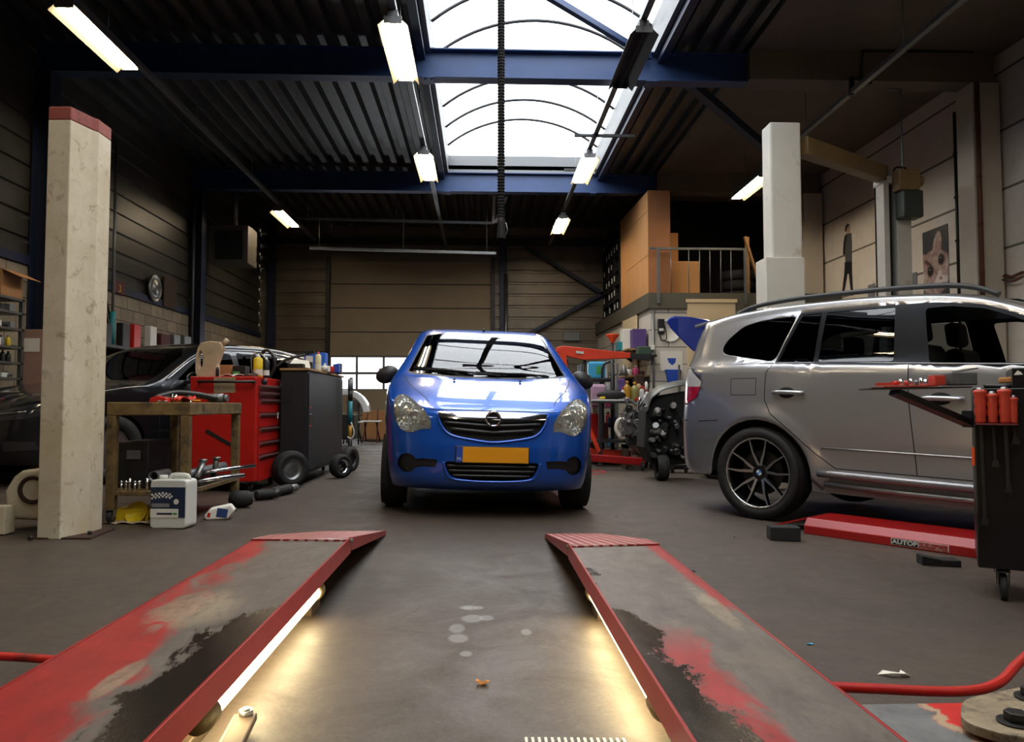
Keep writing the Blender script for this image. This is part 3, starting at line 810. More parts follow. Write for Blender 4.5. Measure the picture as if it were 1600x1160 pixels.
def carve(bm, poly, ax, cond):
    """cut the outline of poly (2D, axes ax) into the surface where cond(face centre); returns the faces inside"""
    u, v = ax; lo = (min(p[0] for p in poly), min(p[1] for p in poly)); hi = (max(p[0] for p in poly), max(p[1] for p in poly))
    def near(f):
        if not cond(f.calc_center_median()): return False
        a = [q.co[u] for q in f.verts]; b_ = [q.co[v] for q in f.verts]
        return max(a) >= lo[0] and min(a) <= hi[0] and max(b_) >= lo[1] and min(b_) <= hi[1]
    fs = [f for f in bm.faces if near(f)]
    if not fs: return []
    n = len(poly); w_ = 3 - u - v
    for i in range(n):
        p, q = poly[i], poly[(i + 1) % n]; d = (q[0] - p[0], q[1] - p[1])
        if abs(d[0]) + abs(d[1]) < 1e-6: continue
        # only faces whose bbox meets this edge's bbox (grown)
        ex = (min(p[0], q[0]) - .02, max(p[0], q[0]) + .02); ey = (min(p[1], q[1]) - .02, max(p[1], q[1]) + .02)
        sub = []; rest = []
        for f in fs:
            a = [t.co[u] for t in f.verts]; b_ = [t.co[v] for t in f.verts]
            (sub if max(a) >= ex[0] and min(a) <= ex[1] and max(b_) >= ey[0] and min(b_) <= ey[1] else rest).append(f)
        if not sub: continue
        co = Vector((0, 0, 0)); co[u], co[v] = p; no = Vector((0, 0, 0)); no[u], no[v] = -d[1], d[0]; no.normalize()
        geom = list({e for f in sub for e in f.edges}) + list({t for f in sub for t in f.verts}) + sub
        r = bmesh.ops.bisect_plane(bm, geom=geom, dist=1e-5, plane_co=co, plane_no=no)
        fs = rest + [g for g in r['geom'] if isinstance(g, bmesh.types.BMFace)]
    out = []
    for f in fs:
        if f.is_valid:
            c = f.calc_center_median()
            if inside((c[u], c[v]), poly): out.append(f)
    return out
def take(bm, faces, name, m, parent, off=0.0, solid=0.0):
    """move faces out of bm into a part of their own, pushed out along the normal by off"""
    nb = bmesh.new(); vm = {}
    for f in faces:
        for v in f.verts:
            if v not in vm: vm[v] = nb.verts.new(v.co + v.normal * off)
    for f in faces:
        try: g = nb.faces.new([vm[v] for v in f.verts]); g.smooth = True; g.material_index = 0
        except ValueError: pass
    me = bpy.data.meshes.new(name); nb.to_mesh(me); nb.free()
    me.materials.append(MT[m]); o = bpy.data.objects.new(name, me); COL.objects.link(o); o.parent = parent
    bmesh.ops.delete(bm, geom=faces, context='FACES_ONLY')
    if solid:
        s = o.modifiers.new('solid', 'SOLIDIFY'); s.thickness = solid; s.offset = -1
    return o
def strip(pts, w=.006):
    """thin quads along a 2D polyline"""
    out = []
    for (a, b) in zip(pts, pts[1:]):
        dx, dy = b[0] - a[0], b[1] - a[1]; L = math.hypot(dx, dy); nx, ny = -dy / L * w / 2, dx / L * w / 2
        out.append([(a[0] - nx, a[1] - ny), (b[0] - nx, b[1] - ny), (b[0] + nx, b[1] + ny), (a[0] + nx, a[1] + ny)])
    return out
def gaps(bm, lines, ax, cond, mi, w=.006):
    for L in lines:
        for q in strip(L, w):
            for f in carve(bm, q, ax, cond): f.material_index = mi
def shell_done(bm, name, mats, parent, solid=0.0):
    bmesh.ops.recalc_face_normals(bm, faces=bm.faces)
    me = bpy.data.meshes.new(name); bm.to_mesh(me); bm.free()
    for m in mats: me.materials.append(MT[m])
    o = bpy.data.objects.new(name, me); COL.objects.link(o); o.parent = parent
    if solid:
        s = o.modifiers.new('solid', 'SOLIDIFY'); s.thickness = solid; s.offset = -1
    return o
def rnd(poly, r=.03, n=4):
    """round the corners of a 2D polygon"""
    out = []; N = len(poly)
    for i in range(N):
        p0, p, p1 = Vector(poly[i - 1]), Vector(poly[i]), Vector(poly[(i + 1) % N])
        a = (p0 - p); b = (p1 - p); ra = min(r, a.length * .45); rb = min(r, b.length * .45)
        A = p + a.normalized() * ra; B = p + b.normalized() * rb
        for k in range(n + 1):
            t = k / n; q = A * (1 - t) ** 2 + p * 2 * t * (1 - t) + B * t * t; out.append((q.x, q.y))
    return out
def mirror_x(poly): return [(-x, z) for x, z in poly]
def tyre_mesh(b, c, Rr, w, rim, axis='X'):
    b.lathe([(rim - .01, -w * .42), (rim + .012, -w * .48), (Rr * .82 + rim * .18, -w * .52), (Rr - .022, -w * .46), (Rr - .004, -w * .36), (Rr, -w * .2), (Rr, 0), (Rr, w * .2), (Rr - .004, w * .36), (Rr - .022, w * .46), (Rr * .82 + rim * .18, w * .52), (rim + .012, w * .48), (rim - .01, w * .42)], c, 48, axis, caps=False)
def wheel(parent, c, side, Rr=.30, w=.19, rim=.2, style='steel', yaw=0):
    """wheel with tyre, rim, hub; outer face towards x = side"""
    t = bpy.data.objects.new('wheel', None); COL.objects.link(t); t.parent = parent; t.location = c; t.rotation_euler = (0, 0, yaw)
    b = MB(); tyre_mesh(b, (0, 0, 0), Rr, w, rim); 
    for k in range(3):                       # tread grooves as raised bands between
        pass
    b.done('tyre', 'rubber', t)
    s = side
    if style == 'steel':
        b = MB(); b.lathe([(rim, -w * .42 * s), (rim - .012, -w * .3 * s), (rim - .02, w * .2 * s), (rim - .03, w * .3 * s), (rim, w * .45 * s)], (0, 0, 0), 36, 'X', caps=False); b.done('rim', 'dark_steel', t)
        b = MB(); b.lathe([(rim - .015, w * .34 * s), (rim * .8, w * .30 * s), (rim * .55, w * .38 * s), (rim * .3, w * .36 * s), (0, w * .38 * s)], (0, 0, 0), 36, 'X', caps=False); b.done('wheel_cover', 'steel', t)
    else:                                     # ten spokes in five pairs, bright faces on dark sides
        b = MB(); b.lathe([(rim - .004, w * .47 * s), (rim - .014, w * .475 * s), (rim - .018, w * .44 * s)], (0, 0, 0), 60, 'X', caps=False); b.done('rim_edge', 'wheel_bright', t)
        b = MB(); b.lathe([(rim, w * .46 * s), (rim - .02, w * .40 * s), (rim - .035, 0), (rim - .03, -w * .45 * s)], (0, 0, 0), 60, 'X', caps=False); b.done('rim', 'black_gloss', t)
        b = MB(); b.lathe([(0, .1 * w * s), (rim * .62, .1 * w * s)], (0, 0, 0), 40, 'X', caps=False); b.done('brake_disc', 'dark_steel', t)
        for k in range(5):
            a0 = 2 * PI * k / 5 + R(90)
            for q in (-1, 1):
                pts = []
                for (r0, da, wd, x) in ((.055, .12, .022, .30), (rim * .42, .26, .020, .36), (rim * .6, .30, .015, .40), (rim - .012, .27, .010, .455)):
                    a = a0 + q * da * (1.25 if r0 < .06 else 1); pts.append((Vector((x * w * s, r0 * math.cos(a), r0 * math.sin(a))), wd, Vector((0, -math.sin(a), math.cos(a)))))
                for nm, m, dx, sc in (('spoke', 'black_gloss', -.012 * s, 1.6), ('spoke_face', 'wheel_bright', .001 * s, 1.0)):
                    b = MB(); vs = []
                    for (p, wd, tt) in pts:
                        vs.append([b.bm.verts.new(p + tt * wd * sc * e + Vector((dx + d, 0, 0))) for (e, d) in ((-.5, 0), (.5, 0), (.5, -.02 * s if sc > 1 else -.003 * s), (-.5, -.02 * s if sc > 1 else -.003 * s))])
                    for A, B in zip(vs, vs[1:]):
                        for i in range(4): b.bm.faces.new((A[i], A[(i + 1) % 4], B[(i + 1) % 4], B[i]))
                    b.bm.faces.new(vs[0]); b.bm.faces.new(vs[-1][::-1]); b.done(nm, m, t)
        b = MB(); b.cyl((w * .1 * s, 0, 0), (w * .3 * s, 0, 0), .07, 24); b.done('hub', 'black_gloss', t)
        # round badge: black ring, blue and white quarters
        b = MB(); b.cyl((w * .3 * s, 0, 0), (w * .33 * s, 0, 0), .034, 28); bd = b.done('badge', 'black_gloss', t)
        for k in range(4):
            b = MB(); x = w * .33 * s
            pts = [(0, 0)] + [(.022 * math.cos(k * PI / 2 + PI / 2 * i / 6), .022 * math.sin(k * PI / 2 + PI / 2 * i / 6)) for i in range(7)]
            b.prism(pts, 'X', x, x + .002 * s); b.done('badge_quarter', 'badge_blue' if k % 2 else 'white_plastic', t)
    return t
mat('badge_blue', (20, 110, 190), .3, 0, 0); mat('wheel_bright', (190, 190, 188), .25, .9, .05)
mat('seat_cloth', (30, 30, 32), .9, 0, .1); mat('dash', (24, 24, 26), .6, 0, .1); mat('well', (10, 10, 10), .9, 0, 0)
def seat(parent, c, facing=-1, h=1.0):
    t = bpy.data.objects.new('car_seat', None); COL.objects.link(t); t.parent = parent; t.location = c
    b = MB(); b.box((0, 0, .08), (.5, .5, .16)); b.done('cushion', 'seat_cloth', t, bevel=.05)
    b = MB(); b.box((0, .27, .42), (.48, .14, .62), (R(-14), 0, 0)); b.done('backrest', 'seat_cloth', t, bevel=.05)
    b = MB(); b.box((0, .37, .84), (.26, .1, .19), (R(-8), 0, 0)); b.done('headrest', 'seat_cloth', t, bevel=.035)
    b = MB()
    for s in (-.06, .06): b.cyl((s, .34, .66), (s, .36, .8), .006, 8)
    b.done('headrest_stalk', 'steel', t)
    return t
def floorpan(parent, y0, y1, hw, arches, axle=.3, z=.22, name='underbody'):
    b = MB(); pts = [(y0, z), (y1, z), (y1, z + .28), (y0, z + .28)]
    b.bb((-hw + .26, y0, z), (hw - .26, y1, z + .3)); b.done(name, 'well', parent)
    for (ya, ra) in arches:
        for s in (-1, 1):
            b = MB(); n = 14
            A = [(ya - ra * math.cos(PI * i / n), axle + ra * math.sin(PI * i / n)) for i in range(n + 1)]
            x0, x1 = s * (hw - .01), s * (hw - .30)
            V0 = [b.bm.verts.new((x0, p[0], p[1])) for p in A]; V1 = [b.bm.verts.new((x1, p[0], p[1])) for p in A]
            for i in range(n): b.bm.faces.new((V0[i], V0[i + 1], V1[i + 1], V1[i]))
            b.bm.faces.new(V1); b.done('wheel_well', 'well', parent)
# ================================================================== BLUE HATCHBACK (front view)
def S_blue(y, z):
    W = interp([(.15, .76), (.3, .80), (.5, .828), (.7, .838), (.9, .832), (1.0, .805), (1.06, .78), (1.2, .71), (1.32, .66), (1.45, .61), (1.54, .57), (1.6, .54)], z)
    T = interp([(.45, .945), (.8, .992), (1.2, 1.0), (2.8, 1.0), (3.3, .97)], y)
    T2 = interp([(.5, .965), (1.0, 1.0)], y) if z > 1 else 1
    return W * T
blue_cfg = dict(S=S_blue, Yf=.50, Yr=3.30, nf=2.7, nr=3.0, axle=.29,
    front=[(.12, .20, .215), (.05, .235, .25), (.01, .30, .31), (0, .40, .41), (.005, .50, .51), (.02, .58, .60), (.035, .66, .69), (.05, .74, .775), (.085, .785, .84), (.15, .815, .885)],
    mid=[(.50, .15, .815, .885, 2.7), (.58, .28, .875, .92, 2.8), (.68, .45, .94, .955, 3.0), (.80, .68, 1.01, .995, 3.2), (.92, .82, 1.05, 1.03, 3.2), (1.0, .90, 1.085, 1.075, 3.2), (1.2, 1.1, 1.22, 1.20, 3.4), (1.4, 1.3, 1.35, 1.32, 3.6), (1.6, 1.50, 1.46, 1.425, 3.8), (1.72, 1.64, 1.51, 1.47, 3.8), (1.9, 1.86, 1.555, 1.505, 3.8), (2.3, 2.3, 1.585, 1.53, 3.8), (2.8, 2.8, 1.58, 1.52, 3.8), (3.30, 3.42, 1.53, 1.46, 3.5)],
    rear=[(3.42, 1.53, 1.46), (3.55, 1.42, 1.36), (3.62, 1.2, 1.16), (3.68, .98, .96), (3.73, .75, .75), (3.74, .5, .5), (3.70, .3, .3), (3.6, .22, .22)],
    zb=[(.5, .215), (1.2, .19), (2.9, .19), (3.3, .22)])
def cat2(P):
    return [(v.x, v.y) for v in cat([(p[0], p[1], 0) for p in P], 5)]
def blue_car():
    arches = [(.80, .335), (3.14, .335)]
    phi = R(3.0); c0 = atf(757, 794)         # ground midway between the front wheels
    t = thing('blue_hatchback', 'bright blue small hatchback facing the viewer with yellow number plate', 'car', (0, 0, 0), 0)
    # front axle centre sits over c0
    rot = Euler((0, R(1.55), phi), 'XYZ'); off = rot.to_matrix() @ Vector((0, .80, 0))
    t.rotation_euler = rot; t.location = Vector((c0.x, c0.y + .12, zf(c0.x))) - off
    bm = car_shell(blue_cfg, arches)
    front = lambda c: c.y < .62
    # windscreen
    ws = [(-.66, 1.10), (-.58, 1.085), (-.3, 1.067), (0, 1.062), (.3, 1.067), (.58, 1.085), (.66, 1.10), (.585, 1.30), (.525, 1.455), (.35, 1.486), (0, 1.498), (-.35, 1.486), (-.525, 1.455), (-.585, 1.30)]
    f = carve(bm, ws, (0, 2), lambda c: .7 < c.y < 1.95); 
    ring = [(x * 1.02, 1.28 + (z - 1.28) * (1.03 if z > 1.28 else 1.07)) for x, z in ws]
    gl = f
    o = take(bm, gl, 'windscreen', 'glass_clear', t)
    f = carve(bm, ring, (0, 2), lambda c: .7 < c.y < 1.95)
    for q in f: q.material_index = 1
    # grille opening, chrome bar, lower intake
    gr = [(-.405, .765), (-.2, .771), (0, .773), (.2, .771), (.405, .765), (.375, .69), (.345, .645), (.30, .612), (.2, .590), (.0, .566), (-.2, .590), (-.30, .612), (-.345, .645), (-.375, .69)]
    bar = [(-.402, .764), (-.2, .770), (0, .772), (.2, .770), (.402, .764), (.385, .728), (.2, .712), (0, .703), (-.2, .712), (-.385, .728)]
    f = carve(bm, bar, (0, 2), front); take(bm, f, 'chrome_bar', 'chrome', t, .012)
    f = carve(bm, gr, (0, 2), front); take(bm, f, 'grille', 'pure_black', t, -.03)
    li = rnd([(-.345, .415), (.345, .415), (.325, .35), (.285, .30), (.12, .283), (-.12, .283), (-.285, .30), (-.325, .35)], .03, 3)
    f = carve(bm, li, (0, 2), front); take(bm, f, 'lower_intake', 'pure_black', t, -.04)
    # headlights
    hl = [(-.735, .83), (-.728, .868), (-.70, .893), (-.66, .893), (-.626, .877), (-.585, .85), (-.547, .82), (-.515, .795), (-.49, .765), (-.47, .735), (-.452, .70), (-.448, .66), (-.452, .642), (-.50, .642), (-.54, .632), (-.575, .616), (-.61, .611), (-.645, .62), (-.675, .642), (-.705, .68), (-.725, .73), (-.735, .78)]
    for s in (-1, 1):
        P = hl if s < 0 else mirror_x(hl)
        f = carve(bm, P, (0, 2), front)
        # back of the lamp: reflector bowl drawn in from the same outline
        hb = bpy.data.objects.new('headlight', None); COL.objects.link(hb); hb.parent = t; hb.location = (s * .59, .16, .75)
        lens = take(bm, f, 'lens', 'lens', hb, .002); 
        me = lens.data
        me2 = me.copy(); refl = bpy.data.objects.new('reflector', me2); COL.objects.link(refl); refl.parent = hb
        cx_, cz_ = s * .585, .745
        for v in me2.vertices:
            d = Vector((v.co.x - cx_, v.co.z - cz_)); r = d.length
            v.co.y += .012 + .075 * max(0, 1 - (r / .155) ** 2); v.co.x = cx_ + (v.co.x - cx_) * .99; v.co.z = cz_ + (v.co.z - cz_) * .985
        me2.materials.clear(); me2.materials.append(MT['reflector'])
        for o in (lens, refl):
            for v in o.data.vertices: v.co -= hb.location
        # bulbs and bezels
        for (bx, bz, br, yy) in ((-.575, .715, .062, .075), (-.635, .80, .04, .12), (-.50, .685, .028, .05)):
            x = bx * -s if s > 0 else bx; x = abs(bx) * s
            y0 = .10 + yy + (abs(bx) - .5) * .55
            b = MB(); b.lathe([(br, -.028), (br * .92, -.034), (br * .85, -.024), (br * .55, .012), (br * .22, .028), (0, .03)], (0, 0, 0), 28, 'Y', caps=False)
            o = b.done('bulb_bowl', 'chrome', hb); o.location = Vector((x, y0, bz)) - hb.location
            b = MB(); b.ball((0, -.012, 0), br * .26, 12); o = b.done('bulb', 'white_plastic' if br > .05 else 'amber', hb); o.location = Vector((x, y0, bz)) - hb.location
        # front fog housing
        n = 14; cxx, czz, rr = -.615, .392, .07
        circ = [(cxx + rr * math.cos(a), czz + rr * math.sin(a)) for a in [R(28) + (2 * PI - R(56)) * i / n for i in range(n + 1)]]
        P = circ + [(-.50, .372), (-.405, .37), (-.395, .425), (-.50, .43)]
        P2 = P[::1] if s < 0 else mirror_x(P)
        f = carve(bm, P2, (0, 2), front); take(bm, f, 'fog_lamp_surround', 'black_plastic', t, -.012)
        b = MB(); b.lathe([(.052, 0), (.056, -.008), (.046, -.012), (.036, .008), (0, .012)], (0, 0, 0), 28, 'Y', caps=False)
        o = b.done('fog_lamp_cap', 'black_gloss', t); o.location = (s * .612, .155, .392); o.rotation_euler = (0, 0, s * R(32))
    # hood shut line, bumper seams
    hood = [[(-.30, .785), (-.44, .782), (-.47, .79)], [(.30, .785), (.44, .782), (.47, .79)], [(-.30, .785), (.30, .785)]]
    gaps(bm, hood, (0, 2), front, 2, .007)
    hs = [(.47, .22), (.50, .30), (.60, .50), (.66, .72), (.69, .90)]
    for s in (-1, 1):
        gaps(bm, [[(x * s, y) for x, y in hs]], (0, 1), lambda c: c.z > .79 and c.y < 1.1, 2, .007)
        gaps(bm, [[(s * .42, .76), (s * .40, .66), (s * .36, .52), (s * .352, .42)]], (0, 2), front, 0, .004)
    # side glass both sides (A quarter, door, rear)
    for s in (-1, 1):
        side = (lambda c: c.x > .4) if s > 0 else (lambda c: c.x < -.4)
        for nm, P in (('quarter_glass', [(1.02, 1.075), (1.25, 1.085), (1.25, 1.205), (1.16, 1.15)]), ('front_door_glass', [(1.29, 1.085), (2.05, 1.10), (2.05, 1.445), (1.80, 1.43), (1.5, 1.335), (1.29, 1.235)]), ('rear_door_glass', [(2.12, 1.10), (2.95, 1.14), (3.0, 1.25), (2.9, 1.42), (2.12, 1.45)])):
            f = carve(bm, rnd(P, .03, 2), (1, 2), side); take(bm, f, nm, 'glass_tint' if nm[0] != 'q' else 'glass_tint', t)
        gaps(bm, [[(1.18, 1.06), (1.16, .6), (1.22, .3)], [(2.09, 1.06), (2.09, .5), (2.1, .25)]], (1, 2), side, 2, .006)
    shell_done(bm, 'body', ['paint_blue', 'black_plastic', 'pure_black'], t)
    # grille slats (follow the nose)
    def nose(x, z, d=0):
        xe = .79; v = min(.999, abs(x) / xe); e = 2 / 2.7; g = 1 - math.cos(math.asin(v ** (1 / e))) ** e
        yc = interp([(.2, .12), (.3, .01), (.4, 0), (.5, .005), (.58, .02), (.66, .035), (.74, .05)], z)
        return Vector((x, yc + (.5 - yc) * g + d, z))
    for (zc, dz, hw) in ((.675, .02, .352), (.628, .022, .30)):
        b = MB(); b.tube([nose(x * hw, zc + dz * abs(x), .008) for x in [i / 10 - 1 for i in range(21)]], .011, 6); b.done('grille_slat', 'grille_slat', t)
    for (zc, hw) in ((.385, .325), (.35, .31), (.315, .28)):
        b = MB(); b.tube([nose(x * hw, zc, .012) for x in [i / 10 - 1 for i in range(21)]], .009, 6); b.done('intake_slat', 'grille_slat', t)
    b = MB(); b.tube([nose(x, z, -.004) for x, z in cat2([(-.408, .755), (-.385, .69), (-.352, .64), (-.30, .603), (-.2, .58), (0, .557), (.2, .58), (.30, .603), (.352, .64), (.385, .69), (.408, .755)])], .0085, 8); b.done('grille_highlight_lip', 'paint_blue', t)  # tube added so the grille edge catches a bright highlight
    b = MB(); b.tube([nose(x, z, -.004) for x, z in cat2([(-.352, .41), (-.333, .345), (-.29, .292), (-.12, .274), (.12, .274), (.29, .292), (.333, .345), (.352, .41)])], .0085, 8); b.done('intake_highlight_lip', 'paint_blue', t)  # same added tube, puts a highlight along the intake edge
    # round lightning emblem
    em = bpy.data.objects.new('emblem', None); COL.objects.link(em); em.parent = t; em.location = (0, .012, .728)
    b = MB(); b.cyl((0, .01, 0), (0, .002, 0), .052, 32); b.done('backing', 'pure_black', em)
    b = MB(); b.tube([(.051 * math.cos(2 * PI * i / 40), -.004, .051 * math.sin(2 * PI * i / 40)) for i in range(40)], .0078, 10, closed=True); b.done('ring', 'chrome', em)
    b = MB(); b.prism([(-.05, .012), (.028, .012), (.004, -.003), (.050, -.003), (.050, -.012), (-.028, -.012), (-.006, .003), (-.05, .003)], 'Y', -.010, -.001); b.done('bolt', 'chrome', em, bevel=.001)
    # number plate
    pl = bpy.data.objects.new('number_plate', None); COL.objects.link(pl); pl.parent = t; pl.location = (0, -.014, .468)
    b = MB(); b.bb((-.268, .002, -.062), (.268, .016, .062)); b.done('plate_holder', 'black_plastic', pl, bevel=.004)
    b = MB(); b.bb((-.215, -.002, -.055), (.26, .002, .055)); b.done('plate_face', 'plate_yellow', pl, bevel=.001)
    b = MB(); b.bb((-.26, -.002, -.055), (-.2155, .002, .055)); b.done('country_strip', 'blue_plastic', pl, bevel=.001)
    text_mesh('NL', .028, 'country_code', 'white_plastic', pl, (-.238, -.003, -.03), (R(90), 0, 0), .0004)
    # mirrors
    for s in (-1, 1):
        m_ = bpy.data.objects.new('door_mirror', None); COL.objects.link(m_); m_.parent = t; m_.location = (s * .85, 1.12, 1.07)
        b = MB(); b.ball((0, 0, 0), 1, 20, (.098, .06, .078)); 
        for v in b.bm.verts:
            if v.co.y > .02: v.co.y = .02
            v.co.z += -.02 * (v.co.x * s) / .1
            v.co.x = v.co.x * (1.0 if abs(v.co.z) < .05 else .97)
        b.done('mirror_cap', 'black_plastic', m_)
        b = MB(); b.box((-s * .09, .03, -.055), (.10, .05, .04), (0, s * R(-12), 0)); b.done('mirror_stalk', 'black_plastic', m_, bevel=.012)
        b = MB(); b.box((0, .024, 0), (.15, .004, .11)); b.done('mirror_glass', 'chrome', m_, bevel=.01)
    # wipers, washer jets, aerial
    def wsurf(x, y): return Vector((x, y, 0))
    for (p, q, r_) in (((.10, .845, 1.075), (-.50, .95, 1.115), (-.62, .985, 1.135)), ((.52, .90, 1.085), (.04, .872, 1.095), (-.10, .875, 1.10))):
        w_ = bpy.data.objects.new('wiper', None); COL.objects.link(w_); w_.parent = t; w_.location = p
        b = MB(); b.tube([Vector(p) - Vector(p), (Vector(q) - Vector(p)) * .5 + Vector((0, -.006, .012)), Vector(q) - Vector(p)], .008, 8); b.done('wiper_arm', 'black_plastic', w_)
        b = MB(); b.beam(Vector(r_) - Vector(p), (Vector(r_) - Vector(p)) * .3 + Vector((0, .01, .006)), .012, .02); b.done('wiper_blade', 'black_plastic', w_)
    for x in (-.28, .26):
        b = MB(); b.box((x, .72, 1.032), (.02, .03, .012)); b.done('washer_jet', 'black_plastic', t, bevel=.003)
    b = MB(); b.cyl((0, 1.72, 1.53), (0, 1.74, 1.56), .012, 10, .009); b.done('roof_aerial', 'black_plastic', t)
    # cabin
    b = MB(); b.box((0, 1.35, .93), (1.36, .5, .22)); b.box((-.33, 1.42, 1.03), (.34, .2, .1)); b.done('dashboard', 'dash', t, bevel=.05)
    b = MB(); b.tube([(-.34 + .17 * math.cos(a), 1.66, .98 + .17 * math.sin(a)) for a in [2 * PI * i / 24 for i in range(24)]], .014, 8, closed=True); b.done('steering_wheel', 'black_plastic', t)
    for x in (-.34, .34): seat(t, (x, 1.95, .45))
    b = MB(); b.box((0, 2.95, .85), (1.2, .14, .62), (R(-12), 0, 0)); b.done('rear_bench', 'seat_cloth', t, bevel=.06)
    b = MB(); b.box((0, 1.63, 1.42), (.2, .03, .07)); b.cyl((0, 1.63, 1.45), (0, 1.60, 1.50), .01); b.done('cabin_mirror', 'black_plastic', t, bevel=.01)
    floorpan(t, .3, 3.6, .80, arches, .29, .2)
    b = MB(); b.box((0, .33, .235), (1.2, .3, .02)); b.done('front_undertray', 'well', t)
    for (y, s) in ((.80, -1), (.80, 1), (3.14, -1), (3.14, 1)):
        wheel(t, (s * .735, y, .295 - .0), s, .30, .185, .2)
    return t
MT['plate_yellow'] = M('plate_yellow', (226, 152, 12), .45, 0, .05, 5)
mat('amber', (220, 120, 60), .3, 0, 0); mat('grille_slat', (52, 52, 54), .35, 0, .05)
def refl_mat():
    s = NT('lamp_reflector'); s.b.inputs['Metallic'].default_value = .85; s.b.inputs['Roughness'].default_value = .16; s.b.inputs['Base Color'].default_value = lin((188, 188, 184))
    v = s.node('ShaderNodeTexVoronoi'); v.inputs['Scale'].default_value = 34; s.link(s.coord(), v.inputs['Vector']); s.bump(v.outputs['Distance'], .5, .01); return s.m
MT['reflector'] = refl_mat()
blue_car()
# ================================================================== SILVER SUV (side view)
def S_suv(y, z):
    W = interp([(.2, .84), (.3, .865), (.42, .885), (.56, .895), (.60, .905), (.8, .915), (1.0, .915), (1.13, .905), (1.17, .90), (1.20, .865), (1.40, .79), (1.58, .715), (1.65, .67), (1.70, .62)], z)
    T = interp([(.5, .93), (.9, .985), (1.5, 1), (3.5, 1), (3.9, .994), (4.12, .985)], y)
    for ya in (.81, 3.605):               # flared arches
        d = math.hypot(y - ya, z - .34)
        if z < .95: W += .022 * max(0, 1 - abs(d - .45) / .085) ** .5 * (1 if y < ya else max(0, 1 - (y - ya) / .3)) if d > .36 else .02
    return W * T
suv_cfg = dict(S=S_suv, Yf=.52, Yr=4.10, nf=2.8, nr=2.35, axle=.34,
    front=[(.14, .28, .30), (.04, .34, .35), (0, .5, .5), (.01, .65, .66), (.04, .8, .80), (.08, .90, .93), (.16, .97, 1.0)],
    mid=[(.52, .16, .97, 1.0, 2.8), (.7, .4, 1.04, 1.06, 3), (.95, .8, 1.11, 1.12, 3.2), (1.15, 1.08, 1.155, 1.15, 3.2), (1.28, 1.22, 1.22, 1.2, 3.2), (1.5, 1.45, 1.35, 1.30, 3.3), (1.8, 1.78, 1.535, 1.46, 3.4), (2.0, 2.0, 1.62, 1.54, 3.5), (2.2, 2.2, 1.67, 1.595, 3.6), (2.5, 2.5, 1.70, 1.632, 3.6), (2.9, 2.9, 1.71, 1.645, 3.6), (3.4, 3.45, 1.695, 1.63, 3.6), (3.8, 3.95, 1.665, 1.595, 3.0), (4.10, 4.36, 1.60, 1.535, 2.4)],
    rear=[(4.36, 1.60, 1.535), (4.44, 1.45, 1.40), (4.50, 1.27, 1.24), (4.54, 1.1, 1.08), (4.55, .92, .90), (4.57, .72, .72), (4.58, .5, .5), (4.55, .34, .34), (4.48, .30, .30)],
    zb=[(.5, .30), (1.2, .27), (3.0, .27), (4.1, .30)])
